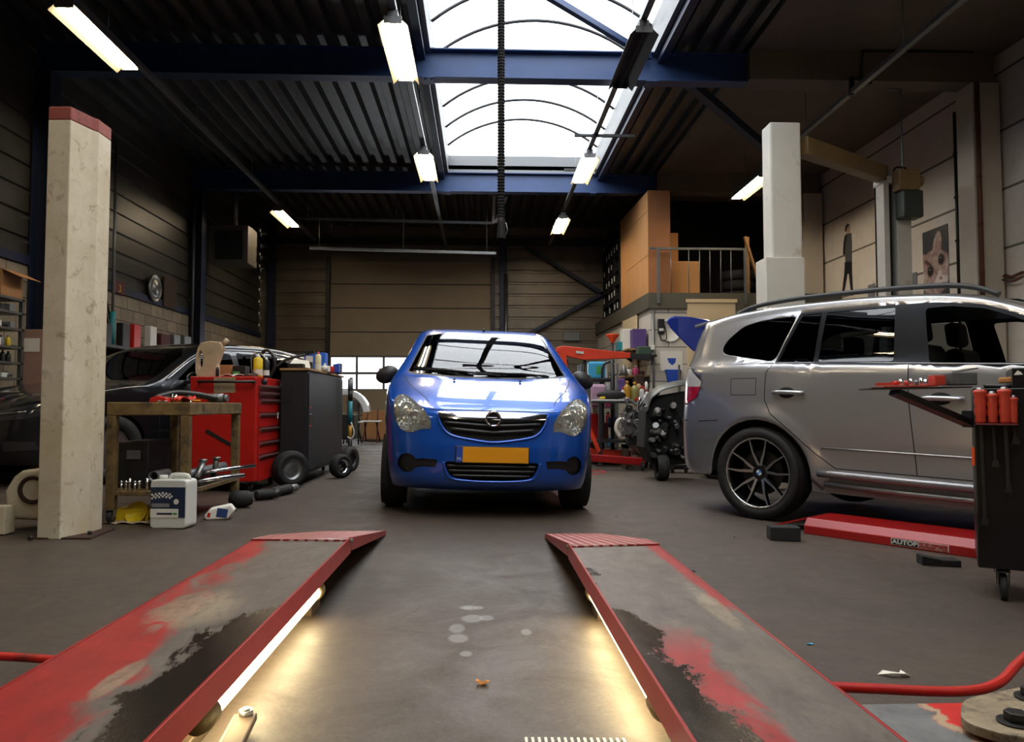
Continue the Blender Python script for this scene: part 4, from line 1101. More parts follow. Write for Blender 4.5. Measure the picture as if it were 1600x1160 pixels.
def suv():
    arches = [(.81, .43), (3.605, .43)]
    phi = R(40)
    rot = Euler((R(1.5), 0, phi), 'XYZ')
    t = thing('silver_suv', 'silver grey estate SUV seen side on with roof rails', 'car', (5.128, 3.708, -.147), rot)
    bm = car_shell(suv_cfg, arches, step=.06)
    for s in (-1, 1):
        side = (lambda c: c.x > .5) if s > 0 else (lambda c: c.x < -.5)
        qp = [(3.99, 1.33), (3.95, 1.41), (3.83, 1.515), (3.68, 1.555), (3.38, 1.575), (3.50, 1.215), (3.96, 1.285)]
        f = carve(bm, rnd(qp, .05, 3), (1, 2), side); take(bm, f, 'rear_quarter_glass', 'glass_tint', t, -.004)
        f = carve(bm, [(3.335, 1.58), (3.19, 1.585), (3.185, 1.21), (3.465, 1.215)], (1, 2), side); take(bm, f, 'rear_door_fixed_glass', 'glass_tint', t, -.004)
        f = carve(bm, rnd([(3.15, 1.587), (2.66, 1.595), (2.615, 1.205), (3.15, 1.21)], .02, 2), (1, 2), side); take(bm, f, 'rear_door_glass', 'glass_tint', t, -.004)
        fw = rnd([(2.46, 1.57), (2.30, 1.575), (2.1, 1.545), (1.93, 1.48), (1.72, 1.375), (1.50, 1.24), (1.46, 1.18), (2.385, 1.19)], .03, 3)
        f = carve(bm, fw, (1, 2), side); bmesh.ops.delete(bm, geom=f, context='FACES_ONLY')      # window wound down
        fr_ = [(2.60, 1.198), (2.50, 1.195), (2.395, 1.18), (1.40, 1.16), (1.46, 1.22), (1.72, 1.40), (1.93, 1.50), (2.1, 1.565), (2.30, 1.592), (2.46, 1.60), (2.62, 1.605), (3.4, 1.597), (3.49, 1.21), (3.5, 1.203)]
        f = carve(bm, [(3.49, 1.205), (3.36, 1.597), (2.62, 1.61), (2.46, 1.61), (2.30, 1.598), (2.1, 1.568), (1.93, 1.505), (1.72, 1.40), (1.46, 1.24), (1.38, 1.175), (2.4, 1.18)], (1, 2), side)
        take(bm, f, 'window_surround', 'pillar_black', t, .001)
        # panel gaps
        gaps(bm, [[(2.505, 1.18), (2.495, .93), (2.465, .65), (2.45, .44)], [(3.50, 1.20), (3.54, 1.13), (3.545, .92), (3.49, .82), (3.33, .70), (3.13, .53), (3.0, .44), (2.45, .44), (1.45, .44), (1.38, .6), (1.36, 1.1)]], (1, 2), side, 2, .007)
        for L in ([(3.84, 1.085), (3.62, 1.09), (3.62, .96), (3.84, .955), (3.84, 1.085)],): gaps(bm, [L], (1, 2), side, 2, .005)
        # lamps
        f = carve(bm, [(4.12, 1.06), (4.26, 1.17), (4.6, 1.17), (4.6, 1.02), (4.13, 1.02)], (1, 2), lambda c: abs(c.x) > .45 and c.x * s > 0 and c.y > 4.0); take(bm, f, 'tail_lamp_clear', 'lamp_white', t, .004)
        f = carve(bm, [(4.13, 1.02), (4.6, 1.02), (4.6, .88), (4.28, .88), (4.17, .93)], (1, 2), lambda c: abs(c.x) > .45 and c.x * s > 0 and c.y > 4.0); take(bm, f, 'tail_lamp_red', 'lamp_red', t, .004)
        f = carve(bm, [(.25, .78), (.6, .85), (.75, .95), (.5, .93), (.2, .9)], (1, 2), lambda c: abs(c.x) > .4 and c.x * s > 0 and c.y < .8); take(bm, f, 'headlight', 'lamp_white', t, .003)
    rw = rnd([(-.62, 1.20), (.62, 1.20), (.56, 1.54), (-.56, 1.54)], .06, 3)
    f = carve(bm, rw, (0, 2), lambda c: c.y > 4.2); take(bm, f, 'rear_window', 'glass_tint', t)
    f = carve(bm, [(-.70, 1.22), (.70, 1.22), (.60, 1.50), (.3, 1.58), (-.3, 1.58), (-.60, 1.50)], (0, 2), lambda c: 1.1 < c.y < 2.1 and c.z > 1.19); take(bm, f, 'windscreen', 'glass_clear', t)
    gaps(bm, [[(-.86, .735), (.86, .735)]], (0, 2), lambda c: c.y > 4.0, 2, .01)
    for s in (-1, 1):
        gaps(bm, [[(3.96, .75), (4.15, .735)]], (1, 2), (lambda c: c.x * s > .5), 2, .008)
    shell_done(bm, 'body', ['paint_silver', 'black_gloss', 'pure_black'], t, .012)
    for s in (-1, 1):
        # sill bar
        b = MB(); b.tube([(s * (.905), y, z) for y, z in ((3.12, .40), (3.0, .40), (2.5, .395), (1.9, .395), (1.32, .395))], .028, 10); b.done('sill_trim', 'cladding_silver', t)
        b = MB(); b.tube([(s * (.885), y, z) for y, z in ((3.08, .325), (2.5, .315), (1.9, .315), (1.32, .315))], .02, 8); b.done('sill_trim', 'cladding_silver', t)
        # lower side body behind the sill
        b = MB(); b.slab([(s * .87, 3.18, .26), (s * .87, 1.25, .26), (s * .885, 1.25, .43), (s * .885, 3.18, .43)], (-s * .05, 0, 0)); b.done('sill', 'cladding_silver', t)
        # crease strip at the door foot, shoulder line chrome
        b = MB(); b.tube([(s * (S_suv(y, .585) + .001), y, .585) for y in (3.1, 2.8, 2.5, 2.0, 1.5, 1.4)], .006, 6); b.done('door_crease', 'paint_silver', t)
        b = MB(); b.tube([(s * (S_suv(y, z) - .002), y, z) for y, z in ((4.0, 1.2), (3.5, 1.203), (3.0, 1.2), (2.5, 1.188), (2.0, 1.176), (1.4, 1.165))], .008, 6); b.done('belt_strip', 'cladding_silver', t)
        # door handles
        for (y0, z) in ((3.345, .98), (2.28, .955)):
            h = bpy.data.objects.new('door_handle', None); COL.objects.link(h); h.parent = t; h.location = (s * S_suv(y0, z), y0, z)
            b = MB(); b.ball((0, .02, 0), 1, 16, (.006, .07, .042)); b.done('recess', 'pure_black', h)
            b = MB(); b.tube(cat([(s * .006, .125, 0), (s * .028, .08, .002), (s * .034, 0, .002), (s * .026, -.09, 0), (s * .006, -.118, 0)], 5), .017, 8); b.done('grip', 'paint_silver', h)
        # roof rail
        pts = [(y, z) for y, z in ((3.98, 1.62), (3.80, 1.68), (3.46, 1.715), (2.93, 1.73), (2.6, 1.73), (2.34, 1.72), (2.18, 1.69), (2.05, 1.635))]
        b = MB(); b.tube(cat([(s * .60, y, z + .008) for y, z in pts], 5), .019, 8); b.done('roof_rail', 'rail_grey', t)
        # spare pane behind: mirror
        m_ = bpy.data.objects.new('door_mirror', None); COL.objects.link(m_); m_.parent = t; m_.location = (s * 1.0, 1.62, 1.22)
        b = MB(); b.ball((0, 0, 0), 1, 16, (.12, .08, .09)); b.done('mirror_cap', 'paint_silver', m_)
        b = MB(); b.box((-s * .11, 0, -.05), (.1, .05, .04)); b.done('mirror_stalk', 'black_plastic', m_, bevel=.01)
        b = MB(); b.box((0, .078, 0), (.17, .004, .12)); b.done('mirror_glass', 'chrome', m_, bevel=.02)
    for (y, s) in ((.81, -1), (.81, 1), (3.605, -1), (3.605, 1)):
        wheel(t, (s * .80, y, .358), s, .36, .235, .276, 'alloy')
    # spoiler at the roof end
    b = MB(); b.slab([(-.56, 4.24, 1.575), (.56, 4.24, 1.575), (.50, 4.47, 1.545), (-.50, 4.47, 1.545)], (0, 0, .03)); b.done('roof_spoiler', 'paint_silver', t, bevel=.01)
    floorpan(t, .3, 4.35, .88, arches, .34, .27)
    for x in (-.38, .38): seat(t, (x, 2.25, .62))
    b = MB(); b.box((0, 3.35, 1.0), (1.3, .16, .66), (R(-12), 0, 0)); b.done('rear_bench', 'seat_cloth', t, bevel=.06)
    for x in (-.42, .42):
        b = MB(); b.box((x, 3.45, 1.40), (.24, .1, .16)); b.done('rear_headrest', 'seat_cloth', t, bevel=.03)
    b = MB(); b.box((0, 1.45, 1.0), (1.5, .4, .3)); b.done('dashboard', 'dash', t, bevel=.06)
    b = MB(); b.tube([(-.38 + .18 * math.cos(a), 1.78, 1.08 + .18 * math.sin(a)) for a in [2 * PI * i / 24 for i in range(24)]], .015, 8, closed=True); b.done('steering_wheel', 'black_plastic', t)
    b = MB()
    b.grid(lambda u, v: ((v * 2 - 1) * .60, 2.05 + u * 2.1, 1.60 + .06 * (1 - (v * 2 - 1) ** 2) - .03 * u), 6, 6); b.done('headliner', 'grey_plastic', t)
    return t
mat('rail_grey', (56, 58, 60), .5, 0, .1)
suv()
# ================================================================== DARK CAR (front left)
def S_dark(y, z):
    W = interp([(.2, .80), (.4, .86), (.6, .89), (.8, .885), (.92, .87), (.97, .84), (1.2, .745), (1.38, .655), (1.44, .6)], z)
    return W * interp([(.5, .94), (.9, .99), (1.5, 1), (3.5, 1), (4.0, .95)], y)
dark_cfg = dict(S=S_dark, Yf=.55, Yr=3.95, nf=2.6, nr=2.8, axle=.32,
    front=[(.12, .2, .22), (.03, .28, .29), (0, .4, .4), (.0, .5, .5), (.02, .62, .63), (.06, .70, .73), (.14, .76, .80)],
    mid=[(.55, .14, .76, .80, 2.6), (.75, .45, .84, .86, 2.8), (1.0, .85, .90, .91, 3), (1.3, 1.25, .96, .95, 3.2), (1.45, 1.42, 1.02, 1.0, 3.3), (1.7, 1.7, 1.19, 1.14, 3.4), (1.95, 1.95, 1.33, 1.28, 3.5), (2.15, 2.15, 1.40, 1.345, 3.6), (2.5, 2.5, 1.445, 1.385, 3.6), (3.0, 3.0, 1.45, 1.39, 3.6), (3.5, 3.55, 1.40, 1.34, 3.4), (3.95, 4.1, 1.25, 1.2, 3.2)],
    rear=[(4.1, 1.25, 1.2), (4.18, 1.05, 1.0), (4.24, .9, .88), (4.27, .6, .6), (4.27, .35, .35), (4.2, .25, .25)],
    zb=[(.55, .22), (1.2, .2), (3.0, .2), (3.95, .25)])
def dark_car():
    arches = [(.90, .36), (3.55, .36)]
    rot = Euler((0, R(1.4), R(-30)), 'XYZ'); c0 = atf(170, 757)
    t = thing('dark_grey_car', 'dark grey car behind the left lift post, facing front left', 'car', (0, 0, 0), rot)
    t.location = Vector((c0.x, c0.y, zf(c0.x))) - rot.to_matrix() @ Vector((.84, .90, 0))
    bm = car_shell(dark_cfg, arches, nv=10, step=.1)
    for s in (-1, 1):
        side = (lambda c: c.x > .45) if s > 0 else (lambda c: c.x < -.45)
        f = carve(bm, rnd([(1.62, 1.0), (2.42, 1.01), (2.42, 1.33), (2.15, 1.30), (1.9, 1.20)], .03, 2), (1, 2), side); take(bm, f, 'front_door_glass', 'glass_tint', t)
        f = carve(bm, rnd([(2.50, 1.01), (3.3, 1.03), (3.45, 1.2), (3.1, 1.32), (2.50, 1.335)], .03, 2), (1, 2), side); take(bm, f, 'rear_door_glass', 'glass_tint', t)
        gaps(bm, [[(1.42, .95), (1.38, .6), (1.45, .25)], [(2.46, .99), (2.46, .3)]], (1, 2), side, 2, .007)
        b = MB(); b.tube(cat([(s * (S_dark(y, z) + .002), y, z) for y, z in ((1.5, 1.0), (1.85, 1.215), (2.15, 1.325), (2.5, 1.362), (3.0, 1.365), (3.4, 1.31), (3.7, 1.18))], 4), .009, 6); b.done('window_trim', 'chrome', t)
        f = carve(bm, [(s * x, z) for x, z in [(.40, .66), (.62, .72), (.84, .78), (.86, .70), (.72, .62), (.50, .60)]], (0, 2), lambda c: c.y < .75); take(bm, f, 'headlight', 'lamp_dark', t, .003)
        b = MB(); b.tube([(s * .42, .05, .65), (s * .6, .10, .665), (s * .78, .30, .70)], .008, 6); b.done('headlight_strip', 'chrome', t)
        f = carve(bm, [(s * x, z) for x, z in [(.55, .33), (.75, .35), (.75, .42), (.55, .42)]], (0, 2), lambda c: c.y < .75); take(bm, f, 'fog_lamp', 'lamp_dark', t, .002)
        m_ = bpy.data.objects.new('door_mirror', None); COL.objects.link(m_); m_.parent = t; m_.location = (s * .98, 1.72, 1.02)
        b = MB(); b.ball((0, 0, 0), 1, 14, (.11, .07, .07)); b.done('mirror_cap', 'black_gloss', m_)
        b = MB(); b.box((-s * .1, 0, -.04), (.1, .04, .03)); b.done('mirror_stalk', 'black_plastic', m_)
    f = carve(bm, [(-.72, .99), (.72, .99), (.60, 1.27), (.4, 1.36), (-.4, 1.36), (-.60, 1.27)], (0, 2), lambda c: 1.25 < c.y < 2.2); take(bm, f, 'windscreen', 'glass_tint', t)
    f = carve(bm, [(-.3, .42), (.3, .42), (.34, .64), (-.34, .64)], (0, 2), lambda c: c.y < .5); take(bm, f, 'grille', 'black_gloss', t, -.02)
    b = MB(); b.tube([(.05 * math.cos(2 * PI * i / 24), .0, .55 + .05 * math.sin(2 * PI * i / 24)) for i in range(24)], .006, 6, closed=True); b.done('round_badge', 'chrome', t)
    shell_done(bm, 'body', ['paint_darkgrey', 'black_gloss', 'pure_black'], t)
    floorpan(t, .3, 4.1, .85, arches, .32, .22)
    for x in (-.36, .36): seat(t, (x, 2.15, .45))
    b = MB(); b.box((0, 1.6, .85), (1.4, .4, .2)); b.done('dashboard', 'dash', t, bevel=.05)
    for (y, s) in ((.90, -1), (.90, 1), (3.55, -1), (3.55, 1)): wheel(t, (s * .775, y, .33), s, .33, .21, .22, 'steel')
dark_car()
# ================================================================== DRIVE-ON LIFT IN THE FOREGROUND
def worn_mat(name, side, oil_bands, tan_spots):
    """red platform paint worn to grey where tyres run, oil near one edge; u = across, y = along (metres)"""
    s = NT(name); tc = s.node('ShaderNodeTexCoord'); sp = s.node('ShaderNodeSeparateXYZ'); s.link(tc.outputs['Object'], sp.inputs[0])
    X = sp.outputs['X']; Y = sp.outputs['Y']
    v = s.coord((1, .45, 1))
    n1 = s.noise(5, 8, .68, v, .6); n2 = s.noise(14, 8, .72, v, .3); n3 = s.noise(2.2, 5, .6, v)
    u = s.math('MULTIPLY', X, -side)          # 0 at inner edge .. + towards outer edge
    red = s.ramp(n2, [(.3, lin((128, 30, 28))), (.7, lin((166, 42, 38)))])
    grey = s.ramp(n2, [(.25, lin((74, 66, 58))), (.7, lin((112, 103, 94)))])
    n4 = s.noise(48, 6, .8, v); red = s.mix(s.maprange(n4, .56, .68, 0, .7), red, lin((92, 34, 30))); red = s.mix(s.maprange(n1, .60, .72, 0, .6), red, lin((110, 84, 74)))
    grey = s.mix(s.maprange(n4, .55, .68, 0, .6), grey, lin((62, 54, 47))); grey = s.mix(s.maprange(n1, .58, .75, 0, .6), grey, lin((132, 118, 102)))
    # tyre-track wear: grey in the middle, wider towards the far end
    d = s.math('ADD', s.math('MULTIPLY', n1, .42), s.math('MULTIPLY', n3, .25))
    if side > 0:      # left platform: red kept at outer near part
        edge = s.math('ADD', s.math('MULTIPLY', Y, .085), .035)
        f = s.maprange(s.math('ADD', s.math('SUBTRACT', edge, u), s.math('SUBTRACT', d, .33)), -.03, .03)
    else:
        a = s.math('ABSOLUTE', s.math('SUBTRACT', u, .125))
        near = s.math('MULTIPLY', s.math('SUBTRACT', 2.15, Y), .045)
        f = s.maprange(s.math('ADD', s.math('SUBTRACT', a, .035), s.math('ADD', s.math('SUBTRACT', d, .33), s.math('MULTIPLY', near, -1.0))), -.025, .03)
        far = s.maprange(Y, 1.95, 2.25, 0, 1); f = s.math('MAXIMUM', f, far)
        ef = s.maprange(s.math('ADD', u, s.math('MULTIPLY', n1, .1)), .39, .41, 0, 1)   # red rim kept along outer far edge
        rim = s.math('MULTIPLY', ef, s.maprange(Y, 2.35, 2.45, 0, 1)); f = s.math('MINIMUM', f, s.math('SUBTRACT', 1.0, rim))
    c = s.mix(f, red, grey)
    # black oil along the inner edge
    ow = s.maprange(Y, *((2.15, 3.0, .13, -.25) if side > 0 else (1.4, 3.2, .13, -.02)))
    ob = s.math('SUBTRACT', s.math('ADD', s.math('ADD', ow, s.math('MULTIPLY', s.math('SUBTRACT', n4, .5), .10)), s.math('MULTIPLY', s.math('SUBTRACT', n1, .5), .5)), u)
    of = s.maprange(ob, 0, .025)
    c = s.mix(of, c, s.ramp(n4, [(.4, lin((20, 16, 14))), (.62, lin((40, 33, 28)))]))
    for (tx, ty, rx, ry) in tan_spots:
        q = s.math('ADD', s.math('POWER', s.math('DIVIDE', s.math('SUBTRACT', u, tx), rx), 2.0), s.math('POWER', s.math('DIVIDE', s.math('SUBTRACT', Y, ty), ry), 2.0))
        tf = s.maprange(s.math('ADD', q, s.math('MULTIPLY', s.math('SUBTRACT', n2, .5), 5.0)), .5, 1.2, .8, 0)
        c = s.mix(tf, c, s.ramp(n2, [(.35, lin((104, 92, 76))), (.6, lin((160, 146, 122)))]))
    s.link(c, s.b.inputs['Base Color'])
    s.link(s.maprange(of, 0, 1, .46, .22), s.b.inputs['Roughness']); s.b.inputs['Metallic'].default_value = .15
    s.bump(s.math('ADD', n2, s.math('MULTIPLY', n1, .6)), .35, .004)
    return s.m
MT['plat_left'] = worn_mat('worn_platform_left', 1, ((.2, .4, 1, 1), (2.45, 2.65, 1, 0)), [(.24, 2.35, .12, .22), (.2, 1.75, .03, .12)])
MT['plat_right'] = worn_mat('worn_platform_right', -1, ((1.2, 1.25, 1, 1), (3.0, 3.3, 1, 0)), [(.33, 2.45, .035, .30)])
def tread_mat():
    s = NT('tread_plate'); sp = s.node('ShaderNodeSeparateXYZ'); tc = s.node('ShaderNodeTexCoord'); s.link(tc.outputs['Object'], sp.inputs[0])
    u = s.math('ADD', sp.outputs['X'], sp.outputs['Y']); v = s.math('SUBTRACT', sp.outputs['X'], sp.outputs['Y'])
    a = s.math('PINGPONG', s.math('MULTIPLY', u, 28), 1.0); b_ = s.math('PINGPONG', s.math('MULTIPLY', v, 28), 1.0)
    f = s.maprange(s.math('MULTIPLY', s.math('SINE', s.math('MULTIPLY', u, 70)), s.math('SINE', s.math('MULTIPLY', v, 70))), .15, .35)
    n = s.noise(9, 6, .7); red = s.ramp(n, [(.35, lin((132, 44, 42))), (.65, lin((168, 60, 56)))])
    c = s.mix(f, red, lin((214, 176, 168))); s.link(c, s.b.inputs['Base Color']); s.b.inputs['Metallic'].default_value = .3; s.b.inputs['Roughness'].default_value = .4
    s.bump(f, .6, .004); return s.m
MT['tread'] = tread_mat()
MT['work_tube'] = M_emit('work_lamp_tube', (1, .80, .42, 1), 27)
def platform(side, xi, xo, top, yend, lab):
    s = 1 if side == 'L' else -1
    t = thing('lift_platform', lab, 'lift', (xi, 0, zf(xi)), 0, None)
    y0 = .22
    b = MB(); lo, hi = min(xi, xo), max(xi, xo)
    b.bb((lo, y0, top - .012), (hi, yend, top))
    b.done('top_plate', 'plat_left' if side == 'L' else 'plat_right', t, world=True)
    o = t.children[0]
    # object coordinates: shift so X is 0 at the inner edge, growing outwards for u*side
    if side == 'L':
        for v in o.data.vertices: v.co.x *= 1
    sk = .068
    b = MB(); b.bb((xi - .004, y0, top - sk), (xi + .004, yend + .04, top + .002)); b.done('inner_skirt', 'lift_red', t, world=True, bevel=.001)
    b = MB(); b.bb((xo - .004, y0, top - sk), (xo + .004, yend, top + .002)); b.done('outer_skirt', 'lift_red', t, world=True, bevel=.001)
    # sloping tread plate flap with side webs
    zl = zf(xi) + .012; ye = 4.85
    x0, x1 = (xi, xo) if side == 'L' else (xi, xo)
    out = -1 if side == 'L' else 1
    fl = bpy.data.objects.new('approach_ramp', None); COL.objects.link(fl); fl.parent = t; fl.location = (0, yend, top - zf(xi))
    b = MB(); b.slab([(xi, yend - .06, top + .008), (xo + out * .01, yend - .02, top + .008), (xo + out * .03, yend + .35, top - .035), (xo - out * .05, ye, zl + .018), (xi, ye, zl + .018)], (0, 0, -.008))
    b.done('tread_plate', 'tread', fl, world=True)
    b = MB(); b.prism([(yend + .03, top + .003), (ye, zl + .018), (ye, zl - .008), (yend + .05, top - .06)], 'X', xi - .004, xi + .004); b.done('side_web', 'lift_red', fl, world=True)
    b = MB(); b.prism([(yend + .03, top - .005), (ye, zl + .012), (ye, zl - .008), (yend + .05, top - .06)], 'X', xo - .004, xo + .004); b.done('side_web', 'lift_red', fl, world=True)
    b = MB(); b.cyl((lo - .015, yend + .03, top - .012), (hi + .015, yend + .03, top - .012), .011, 14); b.done('hinge_pin', 'steel', fl, world=True)
    # base frame and scissor arms underneath
    zb = zf(xi)
    fr = bpy.data.objects.new('base_frame', None); COL.objects.link(fr); fr.parent = t; fr.location = (0, 1.2, 0)
    for dx in (.10, .30):
        x = xi + out * dx
        b = MB(); b.bb((x - .03, .3, zf(x)), (x + .03, 1.99, zf(x) + .03)); b.done('base_rail', 'lift_grime', fr, world=True, bevel=.004)
    b = MB(); b.beam((xi + out * .13, .5, zb + .07), (xi + out * .13, 3.1, top - .05), .03, .05); b.done('scissor_arm', 'lift_red', fr, world=True)
    b = MB(); b.beam((xi + out * .2, .5, top - .05), (xi + out * .2, 3.1, zb + .07), .03, .05); b.done('scissor_arm', 'lift_red', fr, world=True)
    b = MB(); b.cyl((xi + out * .09, 1.8, (zb + top) / 2), (xi + out * .3, 1.8, (zb + top) / 2), .022, 14); b.done('pivot_pin', 'steel', fr, world=True)
    b = MB(); b.bb((xi + out * .05, 3.0, zf(xi) + .0), (xi + out * .36, 3.16, zf(xi) + .045)); b.done('base_foot', 'lift_grime', fr, world=True)
    return t
PL = platform('L', -.60, -1.02, .22, 3.52, 'worn red left runway of the drive-on lift with black oil stains')
PR = platform('R', .40, .795, .19, 3.50, 'worn grey right runway of the drive-on lift with red patches')
# object-space X of the top plates: left goes negative outwards
for t, sgn in ((PL, -1), (PR, 1)):
    pass
def work_lamp(x, y0, y1, z, lab, grp='work lamps under the lift runways'):
    t = thing('work_lamp', lab, 'lamp', (x, y0, z), 0, grp)
    L = y1 - y0
    b = MB(); b.cyl((0, .03, 0), (0, L - .03, 0), .024, 16); b.done('lamp_tube', 'work_tube', t)
    for y, nm, q in ((0, 'end_cap', 1), (L, 'end_cap', -1)):
        b = MB(); b.lathe([(.0, -.045 * q), (.026, -.04 * q), (.033, -.01 * q), (.033, .035 * q), (.026, .04 * q)], (0, y, 0), 18, 'Y'); b.done(nm, 'tube_cap', t)
    b = MB(); b.bb((-.02, 0, .022), (.02, L, .03)); b.done('mounting_strip', 'galv', t)
    return t
work_lamp(-.632, 1.80, 3.0, .115, 'lit white tube lamp under the left runway, the farther one')
work_lamp(-.632, .45, 1.50, .115, 'lit tube lamp under the left runway at the bottom edge of view')
work_lamp(.442, 1.90, 3.05, .085, 'lit tube lamp under the right runway')
work_lamp(.47, .5, 1.6, .085, 'tube lamp under right runway, hidden nearest one')
# lower pivot bracket seen below the left runway
t = thing('pivot_bracket', 'grimy steel pivot bracket on floor below the left runway', 'bracket', (-.56, 1.8, zf(-.56)))
b = MB(); b.beam((-.52, 1.35, .045), (-.585, 1.98, .045), .05, .02); b.done('flat_bar', 'lift_grime', t, world=True, bevel=.004)
b = MB(); b.beam((-.545, 1.35, .03), (-.61, 1.98, .03), .02, .045); b.done('rib', 'dark_steel', t, world=True, bevel=.003)
b = MB(); b.cyl((-.583, 1.965, .05), (-.583, 1.965, .068), .017, 20); b.cyl((-.583, 1.965, .066), (-.583, 1.965, .072), .010, 16); b.done('bolt', 'steel', t, world=True)
# cross tubes and base plates to the sides
def tag_tube(name, pts, r, m, lab, cat_='tube', n=6):
    b = MB(); b.tube(cat(pts, n), r, 12); return tag(b.done(name, m), lab, cat_)
tag_tube('hose_guard', [(-1.08, 2.2, .11), (-1.3, 2.23, .12), (-1.6, 2.24, .13), (-2.1, 2.24, .14)], .012, 'red_paint', 'thin red tube left of the left runway', 'tube')
b = MB(); b.bb((-2.0, 1.80, zf(-1.5)), (-1.05, 2.03, .10)); tag(b.done('lift_base_plate', 'lift_red', bevel=.008), 'flat red steel base beside left runway at the left picture edge', 'base plate')
tag_tube('hose_guard', [(.83, 1.985, .10), (1.0, 1.97, .095), (1.22, 1.955, .09), (1.34, 1.98, .10), (1.45, 2.05, .13), (1.58, 2.12, .16), (1.8, 2.2, .19)], .013, 'red_paint', 'curved red tube on floor right of the right runway', 'tube')
def armtop_mat():
    s = NT('arm_worn_top'); tc = s.node('ShaderNodeTexCoord'); sp = s.node('ShaderNodeSeparateXYZ'); s.link(tc.outputs['Object'], sp.inputs[0])
    n = s.noise(9, 8, .7, dist=.5); f = s.maprange(s.math('ADD', sp.outputs['X'], s.math('MULTIPLY', s.math('SUBTRACT', n, .5), .12)), -.075, -.065)
    g = s.ramp(n, [(.3, lin((84, 84, 84))), (.7, lin((128, 128, 126)))]); r = s.ramp(n, [(.3, lin((176, 36, 32))), (.7, lin((208, 50, 42)))])
    c = s.mix(f, g, r); e = s.math('MULTIPLY', f, s.maprange(s.math('ADD', sp.outputs['X'], s.math('MULTIPLY', s.math('SUBTRACT', n, .5), .12)), -.045, -.055)); c = s.mix(e, c, lin((170, 150, 120)))
    s.link(c, s.b.inputs['Base Color']); s.b.inputs['Roughness'].default_value = .4; return s.m
MT['arm_top'] = armtop_mat()
t = thing('lift_arm', 'red swing arm with worn grey top beside right runway', 'swing_arm', (1.08, 1.68, zf(1.08)))  # swing arm of the lift
b = MB(); b.bb((.80, 1.565, .03), (1.30, 1.79, .125)); b.done('arm_box', 'lift_red', t, world=True, bevel=.012)
b = MB(); b.bb((.812, 1.575, .1255), (1.29, 1.78, .129)); b.done('arm_top', 'arm_top', t, world=True)
t2 = thing('pivot_plate', 'dirty beige rounded pivot plate with two large bolts at right edge', 'pivot plate', (1.18, 1.67, .13))
pl = rnd([(1.00, 1.60), (1.08, 1.72), (1.30, 1.80), (1.5, 1.74), (1.46, 1.52), (1.22, 1.50), (1.06, 1.52)], .05, 5)
b = MB(); b.prism(pl, 'Z', .14, .162); b.done('plate', 'plate_dirty', t2, world=True, bevel=.003)
for (x, y) in ((1.11, 1.585), (1.24, 1.715)):
    b = MB(); b.cyl((x, y, .162), (x, y, .167), .036, 28); b.done('washer', 'dark_steel', t2, world=True, bevel=.001)
    b = MB(); b.cyl((x, y, .167), (x, y, .186), .023, 6); bo = b.done('bolt', 'dark_steel', t2, world=True, bevel=.002)
b = MB(); b.cyl((1.18, 1.66, .125), (1.18, 1.66, .14), .06, 20); b.done('spacer', 'dark_steel', t2, world=True)
# ================================================================== TWO-POST LIFTS
def ochre_mat():
    s = NT('post_paint'); n = s.noise(2.4, 8, .7); n2 = s.noise(11, 6, .7, dist=.8)
    c = s.ramp(n, [(.3, lin((182, 168, 136))), (.7, lin((212, 204, 184)))])
    c = s.mix(s.maprange(n2, .56, .70, 0, .7), c, lin((110, 88, 54))); s.link(c, s.b.inputs['Base Color']); s.b.inputs['Roughness'].default_value = .5; s.bump(n2, .1, .005); return s.m
MT['post_paint'] = ochre_mat()
p1, p2, p3 = atf(57, 843), atf(93, 844), atf(136, 836)
ty = 2.50
t = thing('lift_post', 'tall grubby cream lift post with red top at left', 'lift post', ((p1.x + p3.x) / 2, p1.y + .12, zf(p2.x)))
foot = [(p1.x, p1.y), (p2.x, p2.y), (p3.x - .02, p3.y - .02), (p3.x, p3.y + .02), (p3.x + .0, p3.y + .18), (p2.x + .02, p2.y + .30), (p1.x + .03, p1.y + .26), (p1.x, p1.y + .2)]
ztop = CH + (635 - 190) * p2.y / 1200; zcap = CH + (635 - 169) * p2.y / 1200
b = MB(); b.prism(foot, 'Z', zf(p2.x), ztop); b.done('column', 'post_paint', t, world=True, bevel=.006)
b = MB(); b.prism(foot, 'Z', ztop, zcap); b.done('red_cap', 'cap_red', t, world=True, bevel=.006)
cxp = sum(p[0] for p in foot) / 8; cyp = sum(p[1] for p in foot) / 8
b = MB(); b.box((cxp + .0, cyp, zf(cxp) + .004), (.34, .36, .012), (0, R(1.4), R(5))); b.done('base_plate', 'rust', t, world=True)
for (px, py) in ((48, 846), (140, 838)):
    q = atf(px, py); b = MB(); b.cyl((q.x, q.y, q.z + .008), (q.x, q.y, q.z + .03), .012, 6); b.done('anchor_bolt', 'dark_steel', t, world=True)
# lift arm housing lump behind it
t = thing('lift_carriage', 'grimy cream cast cover with round recess beside the left post', 'carriage', (-2.95, 4.78, zf(-2.9)))
q = [aty(px, py, 4.75) for (px, py) in ((8, 812), (6, 768), (20, 745), (32, 736), (60, 733), (72, 740), (72, 815))]
b = MB(); n = b.prism([(v.x, v.z) for v in q], 'Y', 4.75, 5.0); b.done('cover', 'post_paint', t, world=True, bevel=.03, seg=3)
c = aty(50, 766, 4.74); b = MB(); b.lathe([(.085, -.0), (.075, -.012), (.055, .02), (.0, .03)], (c.x, c.y + .0, c.z), 24, 'Y', caps=False); b.done('recess', 'rust', t, world=True)
b = MB(); v0, v1 = aty(-30, 822, 4.6), aty(8, 792, 4.6); b.bb((v0.x, 4.6, zf(-3)), (v1.x, 4.7, v1.z)); tag(b.done('white_block', 'post_paint', bevel=.005), 'small pale block on floor at the left edge', 'block')
